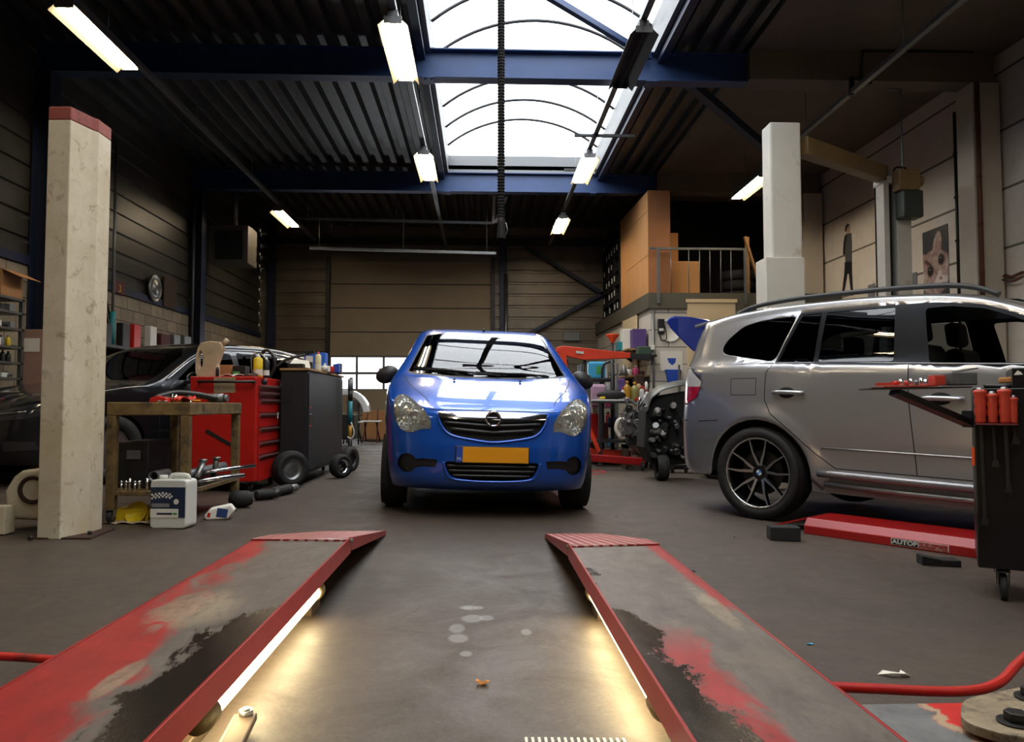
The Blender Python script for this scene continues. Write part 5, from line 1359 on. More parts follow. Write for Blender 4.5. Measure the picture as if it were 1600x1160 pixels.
# --- right bay two-post lift
YA, YB = 8.15, 9.9
A0_, A1_ = aty(1203, 190, YA), aty(1251, 190, YA)
B0_, B1_ = aty(1380, 275, YB), aty(1422, 275, YB)
t = thing('lift_post', 'tall plain white lift post in front of the dark mezzanine', 'lift post', ((A0_.x + A1_.x) / 2, YA, zf(A0_.x)))
b = MB(); b.bb((A0_.x, YA, zf(A0_.x)), (A1_.x, YA + .26, A0_.z)); b.done('column', 'lift_white', t, world=True, bevel=.02)
zc = aty(1228, 402, YA - .03).z; w0, w1 = aty(1197, 402, YA - .03), aty(1257, 402, YA - .03)
b = MB(); b.bb((w0.x, YA - .03, zf(A0_.x) + .2), (w1.x, YA + .29, zc)); b.done('carriage_cover', 'lift_white', t, world=True, bevel=.008)
t = thing('lift_post', 'white open channel lift post beside kitten poster', 'lift post', ((B0_.x + B1_.x) / 2, YB, zf(B0_.x)))
w = B1_.x - B0_.x
b = MB(); zt_ = B0_.z
b.bb((B0_.x, YB, zf(B0_.x)), (B0_.x + w * .2, YB + .24, zt_)); b.done('channel_flange', 'lift_white', t, world=True, bevel=.004)
b = MB(); b.bb((B0_.x + w * .48, YB, zf(B0_.x)), (B1_.x, YB + .24, zt_)); b.done('channel_flange', 'lift_white', t, world=True, bevel=.004)
b = MB(); b.bb((B0_.x, YB + .2, zf(B0_.x)), (B1_.x, YB + .24, zt_)); b.done('channel_web', 'dark_steel', t, world=True)
b = MB(); b.cyl((B0_.x + w * .34, YB + .1, zf(B0_.x)), (B0_.x + w * .34, YB + .1, zt_), .025, 10); b.done('screw_spindle', 'dark_steel', t, world=True)
b = MB(); b.bb((B0_.x - .01, YB - .01, zt_ - .1), (B1_.x + .01, YB + .25, zt_)); b.done('head_plate', 'lift_white', t, world=True, bevel=.006)
p, q = aty(1252, 229, YA + .16), aty(1379, 273, YB + .10)
b = MB(); b.beam(p, q, .16, .20); tag(b.done('lift_crossbeam', 'ochre', bevel=.008), 'brown box crossbeam joining the two white lift posts overhead', 'beam')
t = thing('lift_motor', 'green grey motor box with beige gearbox at top of the channel post', 'motor', aty(1415, 300, YB - .05))
c0, c1 = aty(1403, 343, YB - .08), aty(1434, 301, YB - .08)
b = MB(); b.bb((c0.x, YB - .22, c0.z), (c1.x, YB - .005, c1.z)); b.done('motor_box', 'motor_green', t, world=True, bevel=.025)
g0, g1 = aty(1398, 300, YB - .08), aty(1430, 268, YB - .08)
b = MB(); b.bb((g0.x, YB - .2, g0.z), (g1.x, YB - .005, g1.z)); b.cyl((g1.x, YB - .1, (g0.z + g1.z) / 2), (g1.x + .08, YB - .1, (g0.z + g1.z) / 2), .07, 16); b.done('gearbox', 'ochre', t, world=True, bevel=.02)
b = MB(); b.tube(cat([aty(1396, 268, YB - .1), aty(1400, 262, YB - .1), aty(1412, 262, YB - .1), aty(1420, 268, YB - .1)], 5), .012, 8); b.done('cable_loop', 'cable', t, world=True)
p = aty(1410, 262, YB - .1); b = MB(); b.tube(cat([p, (p.x, p.y, 3.6), (p.x, p.y, 4.9), (p.x - .05, p.y - .02, 5.0), (p.x - .2, p.y, 5.02)], 4), .012, 8); tag(b.done('supply_cable', 'galv'), 'thin grey supply cable dropping from ceiling to lift motor', 'cable')
# --- red low lift beam beside the silver SUV
u0, u1 = atf(1256, 834), atf(1532, 874); d = (u1 - u0); d.z = 0; L = d.length; ang = math.atan2(d.y, d.x)
t = thing('lift_beam', 'low red lift platform beam on floor beside silver SUV', 'lift', (u0.x, u0.y, zf(u0.x)), (0, math.atan(SLOPE * math.cos(ang)), ang))
b = MB(); b.prism([(0, .0), (.0, .055), (.045, .105), (.40, .105), (.44, .06), (.44, .0)], 'X', 0, L + 1.3); b.done('beam', 'suv_lift_red', t, bevel=.004)
b = MB(); b.slab([(-.28, .12, .0), (0, .12, .10), (0, .34, .10), (-.28, .34, .0)], (0, 0, .012)); b.done('end_ramp', 'dark_steel', t)
b = MB(); b.beam((-.28, .1, .01), (0, .1, .10), .02, .012); b.done('ramp_edge', 'suv_lift_red', t)
# label plate: AUTOP STENHOJ, scuffed
lx = (atf(1437, 860) - u0).length
lab = bpy.data.objects.new('maker_plate', None); COL.objects.link(lab); lab.parent = t; lab.location = (lx, 0, .034)
b = MB(); b.box((0, -.001, -.002), (.335, .002, .042)); b.done('plate_border', 'white_plastic', lab)
b = MB(); b.box((-.085, -.003, -.002), (.155, .002, .036)); b.done('plate_black', 'black_plastic', lab)
b = MB(); b.box((.08, -.003, -.002), (.165, .002, .036)); b.done('plate_red', 'scuff_red', lab)
text_mesh('AUTOP', .036, 'lettering', 'white_plastic', lab, (-.085, -.0045, -.002), (R(90), 0, 0), .0004, sx=1.25, bold=.0008)
text_mesh('STENHØJ', .03, 'lettering', 'cap_red', lab, (.08, -.0045, -.002), (R(90), 0, 0), .0004, sx=1.1)
q0 = atf(1206, 846); b = MB(); b.box((0, 0, .045), (.19, .12, .09)); o = b.done('rubber_block', 'rubber', bevel=.006); o.location = (q0.x + .1, q0.y + .06, zf(q0.x + .1)); o.rotation_euler = (0, 0, R(-8)); tag(o, 'black rubber block on floor behind silver SUV rear tyre', 'block')
q0 = atf(1446, 886); b = MB(); b.prism([(0, 0), (.2, 0), (.2, .035), (.11, .035), (0, .055)], 'Y', 0, .1); o = b.done('rubber_wedge', 'rubber', bevel=.004); o.location = (q0.x + .11, q0.y + .06, zf(q0.x + .1)); o.rotation_euler = (0, 0, R(-12)); tag(o, 'low black wedge on the floor in front of red lift beam', 'wedge')
# ================================================================== EXHAUST HOSE
hx, hy = aty(783, 300, 8.3).x, 8.3
zt_, zb_ = 5.7, aty(783, 345, 8.3).z
t = thing('exhaust_hose', 'black ribbed extraction hose hanging from rooflight', 'hose', (hx, hy, zb_ - .2))
b = MB(); prof = []
z = zb_; k = 0
while z < zt_:
    prof += [(.032, z), (.042, z + .010), (.042, z + .020), (.032, z + .030)]; z += .034
b.lathe(prof, (hx, hy, 0), 14, 'Z', caps=False); b.done('hose', 'cable', t, world=True)
b = MB(); b.lathe([(.034, zb_ + .03), (.042, zb_ + .01), (.042, zb_ - .02), (.036, zb_ - .04), (.05, zb_ - .17), (.04, zb_ - .2)], (hx, hy, 0), 16, 'Z', caps=False); b.done('nozzle', 'black_plastic', t, world=True)
b = MB(); b.tube([(hx + .05, hy, zb_ - .02), (hx + .07, hy, zb_ - .1), (hx + .045, hy, zb_ - .17)], .006, 6); b.done('nozzle_clip', 'galv', t, world=True)
b = MB(); b.cyl((hx - .25, hy, 5.72), (hx + .25, hy, 5.72), .12, 20); b.done('reel', 'dark_steel', t, world=True)
b = MB(); b.bb((SKX0, hy - .03, 5.68), (SKX1, hy + .03, 5.74)); tag(b.done('reel_bar', 'dark_steel'), 'steel bar across rooflight carrying the hose reel, above view', 'bar')
# horizontal rails near the door
for i, (a, c, lab) in enumerate((((465, 341), (772, 349), 'upper thin pale horizontal rail before the overhead door'), ((484, 388), (775, 396), 'lower thin pale horizontal rail before the overhead door'))):
    p, q = aty(*a, 16.2 - .35 * i), aty(*c, 16.2 - .35 * i); b = MB(); b.beam(p, q, .05, .05)
    for f in (.05, .5, .95):
        m_ = p.lerp(q, f); b.cyl(m_, (m_.x, m_.y, DZ), .008, 6)
    tag(b.done('hanging_rail', 'galv'), lab, 'rail', 'thin rails hanging before the overhead door')
b = MB(); b.beam(aty(771, 349, 16.1), aty(772, 306, 16.1), .06, .06); b.beam(aty(774, 348, 16.1), aty(792, 308, 16.1), .04, .05); tag(b.done('rail_bracket', 'white_plastic'), 'white upright bracket beside the hose nozzle', 'bracket')
# heater unit on the left
t = thing('unit_heater', 'pale box unit heater with dark grille high on the left', 'heater', aty(357, 412, 15.3))
h0, h1 = aty(326, 411, 15.3), aty(388, 352, 15.3)
b = MB(); b.bb((h0.x, 15.3, h0.z), (h1.x, 15.9, h1.z)); b.done('casing', 'heater_case', t, world=True, bevel=.01)
b = MB(); b.bb((h0.x + .13, 15.28, h0.z + .08), (h1.x - .1, 15.3, h1.z - .1)); b.done('grille', 'pure_black', t, world=True)
for i in range(8):
    z = h0.z + .12 + i * (h1.z - h0.z - .24) / 7; b = MB(); b.box(((h0.x + h1.x) / 2, 15.27, z), (h1.x - h0.x - .26, .02, .02), (R(25), 0, 0)); b.done('louvre', 'dark_steel', t, world=True)
b = MB(); b.cyl((aty(367, 350, 15.6).x, 15.6, h1.z), (aty(367, 350, 15.6).x, 15.6, DZ - .01), .06, 16); b.done('flue_pipe', 'galv', t, world=True)
# ================================================================== LEFT SIDE
def bottle(name, loc, h, r, m, label, cat_='bottle', cap='white_plastic', neck=.35, group=None, rot=0, label_m=None, sq=False):
    t = thing(name, label, cat_, loc, rot, group)
    b = MB(); k = 4 if sq else 20
    b.lathe([(r * .92, 0), (r, h * .03), (r, h * .62), (r * .8, h * .74), (r * neck, h * .84), (r * neck, h * .88)], (0, 0, 0), 8 if sq else 20); b.done('body', m, t, bevel=.004 if sq else 0)
    b = MB(); b.cyl((0, 0, h * .87), (0, 0, h), r * neck * 1.25, 14); b.done('cap', cap, t)
    if label_m:
        b = MB(); b.lathe([(r * 1.012, h * .18), (r * 1.012, h * .55)], (0, 0, 0), 8 if sq else 20, caps=False); b.done('label', label_m, t)
    return t
def spray_can(loc, h, r, m, label, cap, group=None):
    t = thing('spray_can', label, 'spray can', loc, 0, group)
    b = MB(); b.lathe([(r * .95, 0), (r, .004), (r, h * .78), (r * .8, h * .83), (r * .5, h * .86)], (0, 0, 0), 22); b.done('can', m, t)
    b = MB(); b.lathe([(r * .5, h * .85), (r * .48, h * .92), (r * .25, h * .94), (r * .2, h), (0, h)], (0, 0, 0), 16); b.done('nozzle_cap', cap, t)
    b = MB(); b.lathe([(r * 1.01, h * .1), (r * 1.01, h * .35)], (0, 0, 0), 22, caps=False); b.done('label_band', 'paper', t)
    return t
def carton(name, a, c, m, label, cat_='box', bev=.004, rot=None, group=None):
    b = MB(); b.bb(a, c); o = b.done(name, m, bevel=bev)
    if rot: o.rotation_euler = rot
    return tag(o, label, cat_, group)
def caster(parent, loc, r=.05, m='rubber', nm='caster'):
    t = bpy.data.objects.new(nm, None); COL.objects.link(t); t.parent = parent; t.location = loc
    b = MB(); b.lathe([(r * .5, -.014), (r * .9, -.014), (r, -.006), (r, .006), (r * .9, .014), (r * .5, .014)], (0, 0, r), 24, 'X', caps=False); b.done('tyre', m, t)
    b = MB(); b.cyl((-.012, 0, r), (.012, 0, r), r * .52, 18); b.done('hub', 'galv', t)
    b = MB()
    for s in (-1, 1): b.slab([(s * .02, -.015, r), (s * .02, .015, r), (s * .02, .035, r * 2.1), (s * .02, -.02, r * 2.1)], (s * .004, 0, 0))
    b.bb((-.026, -.03, r * 2.1), (.026, .04, r * 2.1 + .006)); b.done('fork', 'galv', t)
    return t
# ---- steel frame workbench
X0, X1, Y0, Y1 = -2.43, -1.895, 5.08, 6.15; BT = .845
t = thing('workbench', 'brown steel frame workbench beside the red tool cabinet', 'workbench', ((X0 + X1) / 2, (Y0 + Y1) / 2, zf(-2.1)))
b = MB(); b.bb((X0, Y0, BT - .085), (X1, Y1, BT)); b.done('top', 'bench_metal', t, world=True, bevel=.006)
for (x, y) in ((X0 + .03, Y0 + .03), (X1 - .035, Y0 + .03), (X0 + .03, Y1 - .03), (X1 - .035, Y1 - .03)):
    b = MB(); b.bb((x - .028, y - .028, zf(x) + (.09 if x < -2.2 else .0)), (x + .028, y + .028, BT - .085)); b.done('leg', 'bench_metal', t, world=True, bevel=.004)
for y in (Y0 + .03, Y1 - .03): caster(t, (X0 + .03 - (X0 + X1) / 2, y - (Y0 + Y1) / 2, zf(X0) - zf(-2.1)), .042)
zs = .27
b = MB(); b.bb((X0 + .01, Y0 + .01, zs - .03), (X1 - .01, Y1 - .01, zs)); b.done('shelf', 'bench_metal', t, world=True, bevel=.004)
def jumble(name, x0, x1, y0, y1, z, items, seed, cat_='tool', grp=None):
    random.seed(seed); out = []
    for i, (kind, m, lab) in enumerate(items):
        x = x0 + (x1 - x0) * random.random(); y = y0 + (y1 - y0) * (i + .5) / len(items); a = random.random() * 3
        b = MB()
        if kind == 'spanner':
            L = .1 + random.random() * .06; b.beam((-L / 2, 0, .006), (L / 2, 0, .006), .012, .008); b.cyl((L / 2, 0, .001), (L / 2, 0, .012), .014, 10); b.cyl((-L / 2, 0, .001), (-L / 2, 0, .012), .011, 10); nm, ct = 'spanner', 'spanner'
        elif kind == 'socket': b.lathe([(.012, 0), (.014, .002), (.014, .035), (.011, .04), (.008, .038), (.008, .02), (0, .02)], (0, 0, 0), 12); nm, ct = 'socket', 'socket'
        elif kind == 'driver': b.cyl((-.06, 0, .014), (.02, 0, .014), .013, 10); b.cyl((.02, 0, .014), (.11, 0, .014), .004, 8); nm, ct = 'screwdriver', 'screwdriver'
        elif kind == 'pipe': b.tube(cat([(-.12, 0, .03), (0, .02, .035), (.1, -.02, .03)], 4), .024, 12); nm, ct = 'pipe_piece', 'pipe'
        elif kind == 'rag': b.grid(lambda u, v: ((u - .5) * .16, (v - .5) * .12, .01 + .022 * math.sin(u * 7 + v * 3) ** 2 + .012 * math.cos(v * 9)), 10, 8); nm, ct = 'rag', 'rag'
        elif kind == 'lump': b.ball((0, 0, .03), .03, 10, (1.6, 1, 1)); b.cyl((.03, 0, .03), (.08, .01, .03), .014, 10); nm, ct = 'metal_fitting', 'fitting'
        elif kind == 'bolt': b.cyl((0, 0, 0), (0, 0, .012), .014, 6); b.cyl((0, 0, .012), (0, 0, .05), .006, 8); nm, ct = 'bolt', 'bolt'
        o = b.done(nm, m, solid=.003 if kind == 'rag' else 0); o.location = (x, y, z + o.location.z * 0 + .001); o.rotation_euler = (0, 0, a); tag(o, lab, ct, grp); out.append(o)
    return out
jumble('x', X0 + .1, X1 - .1, Y0 + .06, Y1 - .1, BT, [('spanner', 'steel', 'small steel spanner at the near end of the brown workbench'), ('rag', 'red_plastic', 'crumpled red cloth on the brown workbench'), ('driver', 'yellow', 'yellow handled screwdriver on the brown workbench'),
    ('lump', 'chrome', 'shiny metal fitting in middle of the brown workbench'), ('spanner', 'chrome', 'bright chrome spanner in middle of the brown workbench'), ('socket', 'chrome', 'chrome socket standing on the brown workbench'), ('lump', 'dark_steel', 'dark metal fitting on the brown workbench'),
    ('pipe', 'black_plastic', 'short black pipe piece at the far part of the brown workbench'), ('lump', 'galv', 'dull grey metal fitting at the far end of the brown workbench'), ('socket', 'steel', 'steel socket at the far end of the brown workbench')], 5)
for i, (px, py, m) in enumerate(((245, 612, 'red_plastic'), (262, 614, 'red_plastic'))):
    p = aty(px, 622, 5.35 + i * .1); b = MB(); b.prism([(-.06, 0), (.07, 0), (.06, .03), (.0, .045), (-.05, .03)], 'Y', -.03, .03); o = b.done('plastic_case', m, bevel=.006); o.location = (p.x, 5.4 + i * .15, BT + .001); tag(o, ['nearer', 'farther'][i] + ' of two small red plastic pieces on brown workbench', 'case')
p = Vector((-2.0, 5.75, BT)); b = MB(); b.tube(cat([p + Vector(v) for v in ((-.3, -.25, .03), (-.22, -.1, .07), (-.1, -.0, .06), (.0, .12, .03))], 5), .022, 10); tag(b.done('black_hose', 'black_plastic'), 'thick curved black hose piece on the brown workbench', 'hose')
p = (-1.99, 5.95, BT); b = MB(); b.cyl((p[0] - .09, p[1], BT + .036), (p[0] + .02, p[1], BT + .036), .035, 16); b.cyl((p[0] + .02, p[1], BT + .036), (p[0] + .05, p[1], BT + .036), .028, 16); tag(b.done('metal_sleeve', 'galv'), 'dull round metal sleeve at the far right corner of workbench', 'sleeve')
# lower shelf load
c0, c1 = aty(183, 757, 5.25), aty(233, 690, 5.25)
t = thing('metal_cabinet_box', 'dark steel parts box on the lower shelf of brown workbench', 'box', (c0.x + .1, 5.4, zs))
b = MB(); b.bb((c0.x, 5.25, zs + .001), (c1.x, 5.65, c1.z)); b.done('box', 'dark_steel', t, world=True, bevel=.01)
b = MB(); b.bb((c0.x + .06, 5.24, c1.z - .12), (c0.x + .15, 5.25, c1.z - .06)); b.done('handle', 'galv', t, world=True, bevel=.004)
c = aty(245, 737, 5.2); b = MB(); b.lathe([(.034, -.05), (.036, .16), (.028, .16), (.026, -.05), (.034, -.05)], (c.x, 5.2, zs + .09), 24, 'Y', caps=False); tag(b.done('pipe_socket', 'galv'), 'open ended pipe ring pointing forward above the lower shelf', 'pipe')
b = MB(); b.bb((c.x - .05, 5.17, zs), (c.x + .05, 5.3, zs + .055)); tag(b.done('support_block', 'dark_steel'), 'dark block under the open pipe on lower shelf', 'block')
for i, (px, py) in enumerate(((190, 752), (197, 757), (203, 752), (211, 754), (218, 754), (230, 757))):
    c = aty(px, py, 5.13); b = MB(); b.cyl((c.x, 5.13, zs), (c.x, 5.13, zs + .05 + .015 * (i % 3)), .009, 10); b.cyl((c.x, 5.13, zs + .05), (c.x, 5.13, zs + .062), .012, 6); tag(b.done('bolt', 'chrome'), 'upright bright bolt, %s along the lower shelf front' % ['first from left', 'second from left', 'third from left', 'fourth from left', 'fifth from left', 'sixth and last'][i], 'bolt', 'bolts along the lower bench shelf')
for i, (a, bb_, r, m, lab) in enumerate((((-2.1, 5.3, .33), (-1.98, 6.0, .36), .035, 'galv', 'thick dull exhaust pipe lying on the lower bench shelf'), ((-1.99, 5.40, .30), (-1.74, 5.72, .315), .016, 'chrome', 'nearer shiny pipe sticking out right of bench shelf'), ((-2.0, 5.62, .345), (-1.74, 5.98, .365), .014, 'chrome', 'farther shiny pipe sticking out right of bench shelf'), ((-2.0, 5.5, .31), (-2.0, 5.62, .42), .022, 'steel', 'upright steel pipe stub on the bench shelf'), ((-1.97, 5.75, .30), (-1.93, 5.7, .43), .02, 'steel', 'leaning steel pipe stub on the bench shelf'))):
    b = MB(); b.cyl(a, bb_, r, 16); 
    if i > 2: b.lathe([(r * 1.3, 0), (r * 1.3, .02)], bb_, 16)
    tag(b.done('pipe', m), lab, 'pipe')
carton('metal_tray', (-2.12, 5.35, zs + .001), (-1.92, 6.05, zs + .03), 'dark_steel', 'dark shallow tray under the pipes on bench shelf', 'tray')
# floor things
def jerrycan():
    p = atf(268, 825); t = thing('jerrycan', 'white plastic jerrycan with dark blue chequered label on floor', 'jerrycan', (p.x, p.y + .03, zf(p.x)), (0, 0, R(-6)))
    w, d, h = .235, .15, .33
    b = MB(); b.prism(rnd([(-w / 2, 0), (w / 2, 0), (w / 2, h * .9), (w / 2 - .02, h * .93), (-w / 2 + .02, h * .93), (-w / 2, h * .9)], .03, 4), 'Y', -d / 2, d / 2); b.done('body', 'can_plastic', t, bevel=.018, seg=3)
    b = MB(); b.tube(cat([(-.02, 0, h * .9), (-.015, 0, h * .985), (.03, 0, h), (.085, 0, h * .985), (.095, 0, h * .9)], 5), .016, 10); b.done('handle', 'can_plastic', t)
    b = MB(); b.cyl((-.07, 0, h * .91), (-.07, 0, h * 1.0), .026, 20); b.done('cap', 'white_plastic', t)
    y = -d / 2 - .001
    lb = bpy.data.objects.new('label', None); COL.objects.link(lb); lb.parent = t; lb.location = (0, y, .17)
    b = MB(); b.bb((-.112, -.001, -.10), (.085, .001, .09)); b.done('label_blue', 'label_blue', lb)
    b = MB(); b.bb((.085, -.0012, -.10), (.112, .001, .09)); b.done('label_edge', 'label_blue', lb)
    b = MB(); b.bb((-.112, -.002, -.10), (.07, -.001, -.045)); b.done('label_white_panel', 'paper', lb)
    b = MB()
    for r_ in range(3):
        for c_ in range(12):
            if (r_ + c_) % 2 == 0: b.bb((-.108 + c_ * .0115, -.002, .026 + r_ * .0115 - .002 * abs(c_ - 6)), (-.108 + (c_ + 1) * .0115, -.001, .0375 + r_ * .0115 - .002 * abs(c_ - 6)))
    b.done('chequer_print', 'paper', lb)
    b = MB(); b.bb((-.105, -.002, -.035), (.01, -.001, -.012)); b.done('print_bar', 'grey_plastic', lb)
    b = MB(); b.bb((-.07, -.0025, -.082), (.03, -.002, -.07)); b.done('print_text', 'label_blue', lb)
    b = MB(); b.bb((.035, -.0025, -.082), (.06, -.002, -.07)); b.done('print_green', 'label_green', lb)
    b = MB(); b.lathe([(.017, 0), (0, 0)], (.055, -.002, 0), 18, 'Y', caps=False); b.done('print_oval', 'paper', lb)
jerrycan()
p = atf(200, 817)
t = thing('drip_pan', 'yellow plastic pan under the brown workbench', 'pan', (p.x, p.y + .08, zf(p.x)))
b = MB(); b.prism([(-.11, 0), (.12, 0), (.13, .085), (-.11, .085)], 'Y', -.07, .12); b.done('pan', 'yellow', t, bevel=.012)
b = MB(); b.lathe([(.075, 0), (.072, -.012), (0, -.01)], (.05, -.08, .07), 24, rot=(R(62), 0, R(-8)), caps=False); b.done('lid', 'yellow', t)
b = MB(); b.grid(lambda u, v: ((u - .5) * .3 + .03 * math.sin(v * 5), (v - .5) * .16, .006 + .012 * abs(math.sin(u * 9 + v * 4))), 14, 6); o = b.done('torn_cardboard', 'cardboard_pale', solid=.003); o.location = (p.x, p.y, zf(p.x) + .002); tag(o, 'flat torn piece of dirty cardboard in front of yellow pan', 'cardboard')
# crumpled blue white carton, black rubber parts, shock absorbers
p = atf(337, 813); b = MB(); b.prism([(-.09, 0), (.05, 0), (.10, .06), (.07, .10), (-.06, .075), (-.10, .03)], 'Y', -.05, .06); o = b.done('oil_bottle', 'paper', bevel=.012); o.location = (p.x + .01, p.y + .06, zf(p.x)); o.rotation_euler = (0, 0, R(15)); t = o; tag(t, 'crushed blue and white carton on floor by the bench leg', 'carton')
b = MB(); b.box((0.015, -.054, .045), (.07, .004, .06), (0, R(10), 0)); b.done('blue_print', 'label_blue2', t)
b = MB(); b.box((-.07, -.054, .035), (.02, .004, .03), (0, R(10), 0)); b.done('red_print', 'red_plastic', t)
p = atf(372, 795); b = MB(); b.lathe([(.0, -.09), (.05, -.08), (.065, -.02), (.062, .05), (.045, .085), (0, .09)], (0, 0, .062), 18, 'X'); o = b.done('rubber_boot', 'rubber'); o.location = (p.x, p.y + .06, zf(p.x)); o.rotation_euler = (0, 0, R(20)); tag(o, 'fat black rubber boot lying on floor by the red cabinet', 'rubber boot')
p = atf(362, 800); b = MB(); b.ball((0, 0, .02), .02, 10); b.cyl((-.03, 0, .015), (.03, .02, .015), .012, 8); o = b.done('ball_joint', 'steel'); o.location = (p.x, p.y, zf(p.x) - .0); tag(o, 'small shiny ball joint on floor beside black rubber boot', 'ball joint')
for i, (a, c, lab) in enumerate((((398, 783), (435, 780), 'nearer black ribbed shock absorber on floor by red cabinet'), ((425, 778), (462, 770), 'farther black ribbed shock absorber with bright end by red cabinet'))):
    p, q = atf(*a), atf(*c); t = thing('shock_absorber', lab, 'shock absorber', (p.x, p.y, zf(p.x)))
    d = (q - p); L = d.length; t.rotation_euler = (0, 0, math.atan2(d.y, d.x))
    b = MB(); prof = [(0, 0)]; 
    for k in range(9): prof += [(.036, k * L * .08 + .01), (.044, k * L * .08 + .01 + L * .04)]
    prof += [(.035, L * .75), (0, L * .76)]
    b.lathe(prof, (0, 0, .044), 16, 'X'); b.done('bellows', 'rubber', t)
    b = MB(); b.cyl((L * .74, 0, .044), (L * 1.0, 0, .044), .034, 16); b.done('tube_end', 'galv' if i else 'dark_steel', t)
b = MB(); b.grid(lambda u, v: ((u - .5) * .12, (v - .5) * .05, .003 + .006 * abs(math.sin(u * 9))), 8, 3); o = b.done('paper_scrap', 'orange_paper', solid=.002); o.location = (p.x, p.y, zf(p.x) + .002); tag(o, 'orange brown paper scrap on floor by the red cabinet', 'paper')
# ---- red tool cabinet
CX0, CX1, CY0, CY1 = -2.60, -2.02, 6.95, 7.8; CZ0, CZ1 = zf(-2.3) + .03, 1.085
t = thing('tool_cabinet', 'red metal tool cabinet with drawers beside the workbench', 'tool cabinet', ((CX0 + CX1) / 2, (CY0 + CY1) / 2, zf(-2.3)))
b = MB(); b.bb((CX0, CY0, CZ0 + .06), (CX1, CY1, CZ1)); b.done('carcass', 'cabinet_red', t, world=True, bevel=.008)
zs_ = [1.01, .945, .88, .75, .62, .49, .37, .13]
for i in range(7):
    z1, z0 = zs_[i] , zs_[i + 1] + .012
    d = bpy.data.objects.new('drawer', None); COL.objects.link(d); d.parent = t; d.location = (CX1 - t.location.x, 0, z0 - t.location.z)
    b = MB(); b.bb((CX1, CY0 + .09, z0), (CX1 + .012, CY1 - .05, z1)); b.done('drawer_front', 'cabinet_red' if i not in (0, 1) else 'dark_red', d, world=True, bevel=.003)
    b = MB(); b.prism([(CX1 + .012, z1 - .03), (CX1 + .034, z1 - .012), (CX1 + .034, z1 + .004), (CX1 + .012, z1)], 'Y', CY0 + .09, CY1 - .05); b.done('drawer_pull', 'pull_grey', d, world=True)
b = MB(); zz = aty(358, 597, CY0).z; b.cyl((aty(312, 597, CY0).x, CY0 - .05, zz), (aty(400, 597, CY0).x, CY0 - .05, zz), .012, 12)
for px in (314, 398): b.cyl((aty(px, 597, CY0).x, CY0, zz), (aty(px, 597, CY0).x, CY0 - .05, zz), .012, 10)
b.done('push_handle', 'black_plastic', t, world=True)
a, c = aty(334, 614, CY0), aty(368, 590, CY0); b = MB(); b.bb((a.x, CY0 - .002, a.z), (c.x, CY0, c.z)); b.done('sticker', 'sticker', t, world=True)
b = MB(); b.beam(aty(322, 673, CY0 - .004), aty(370, 701, CY0 - .004), .006, .03, (0, 0, 1)); b.done('scrape_bar', 'black_plastic', t, world=True)
b = MB(); b.lathe([(.03, 0), (.028, -.01), (0, -.012)], (aty(403, 599, CY0).x + .06, CY0 - .01, zz), 7, 'Y'); b.done('corner_knob', 'black_plastic', t, world=True)
for x in (CX0 + .06, CX1 - .06):
    for y in (CY0 + .08, CY1 - .1): caster(t, (x - t.location.x, y - t.location.y, zf(x) - t.location.z), .038)
p = aty(437, 645, CY1); carton('white_tag', (CX1 + .036, 7.55, .70), (CX1 + .038, 7.58, .76), 'paper', 'tiny white tag on the red cabinet drawer', 'tag')
# things on the red cabinet
TZ = CZ1
def onred(px, py, y): p = aty(px, py, y); return Vector((p.x, y, TZ))
p0, p1 = aty(304, 585, 7.1), aty(350, 533, 7.1)
t = thing('plastic_jug', 'dirty beige plastic jug with handle hole on red cabinet', 'jug', ((p0.x + p1.x) / 2, 7.15, TZ))
W_ = p1.x - p0.x; H_ = p1.z - TZ
outer = [(-W_ * .46, 0), (W_ * .28, 0), (W_ * .25, H_ * .35), (W_ * .42, H_ * .75), (W_ * .48, H_ * .88), (W_ * .30, H_ * .98), (-W_ * .05, H_), (-W_ * .38, H_ * .93), (-W_ * .49, H_ * .6), (-W_ * .5, H_ * .25)]
hole = [(-W_ * .33 + W_ * .09 * math.cos(a), H_ * .48 + H_ * .25 * math.sin(a)) for a in [2 * PI * i / 20 for i in range(20)]]
b = MB()
# ring of quads between the outline (resampled) and the hole, both faces
def radial(poly, c, n):
    out = []
    for i in range(n):
        a = 2 * PI * i / n; d = (math.cos(a), math.sin(a)); best = None
        for k in range(len(poly)):
            x0, y0 = poly[k]; x1, y1 = poly[(k + 1) % len(poly)]
            ex, ey = x1 - x0, y1 - y0; den = d[0] * ey - d[1] * ex
            if abs(den) < 1e-9: continue
            tt = ((x0 - c[0]) * ey - (y0 - c[1]) * ex) / den; uu = ((x0 - c[0]) * d[1] - (y0 - c[1]) * d[0]) / den
            if tt > 0 and -1e-6 <= uu <= 1 + 1e-6 and (best is None or tt < best): best = tt
        out.append((c[0] + d[0] * best, c[1] + d[1] * best))
    return out
N_ = 40; cc = (-W_ * .33, H_ * .48); O_ = radial(outer, cc, N_); I_ = radial(hole, cc, N_)
for yy, fl in ((-.055, 1), (.055, 0)):
    pass
rings = []
for (P, y) in ((I_, -.04), (O_, -.045), (O_, .045), (I_, .04)): rings.append([b.bm.verts.new((q[0], y, q[1])) for q in P])
for k in range(4):
    A, B = rings[k], rings[(k + 1) % 4]
    for i in range(N_): b.bm.faces.new((A[i], A[(i + 1) % N_], B[(i + 1) % N_], B[i]))
b.done('body', 'jug_plastic', t, bevel=.012, seg=3)
b2 = MB(); b2.cyl((W_ * .40, 0, H_ * .92), (W_ * .56, 0, H_ * 1.05), .022, 16); b2.done('spout_cap', 'jug_plastic', t)
spray_can(onred(403, 583, 7.3), .225, .042, 'yellow', 'yellow and white spray can on the red cabinet', 'white_plastic')
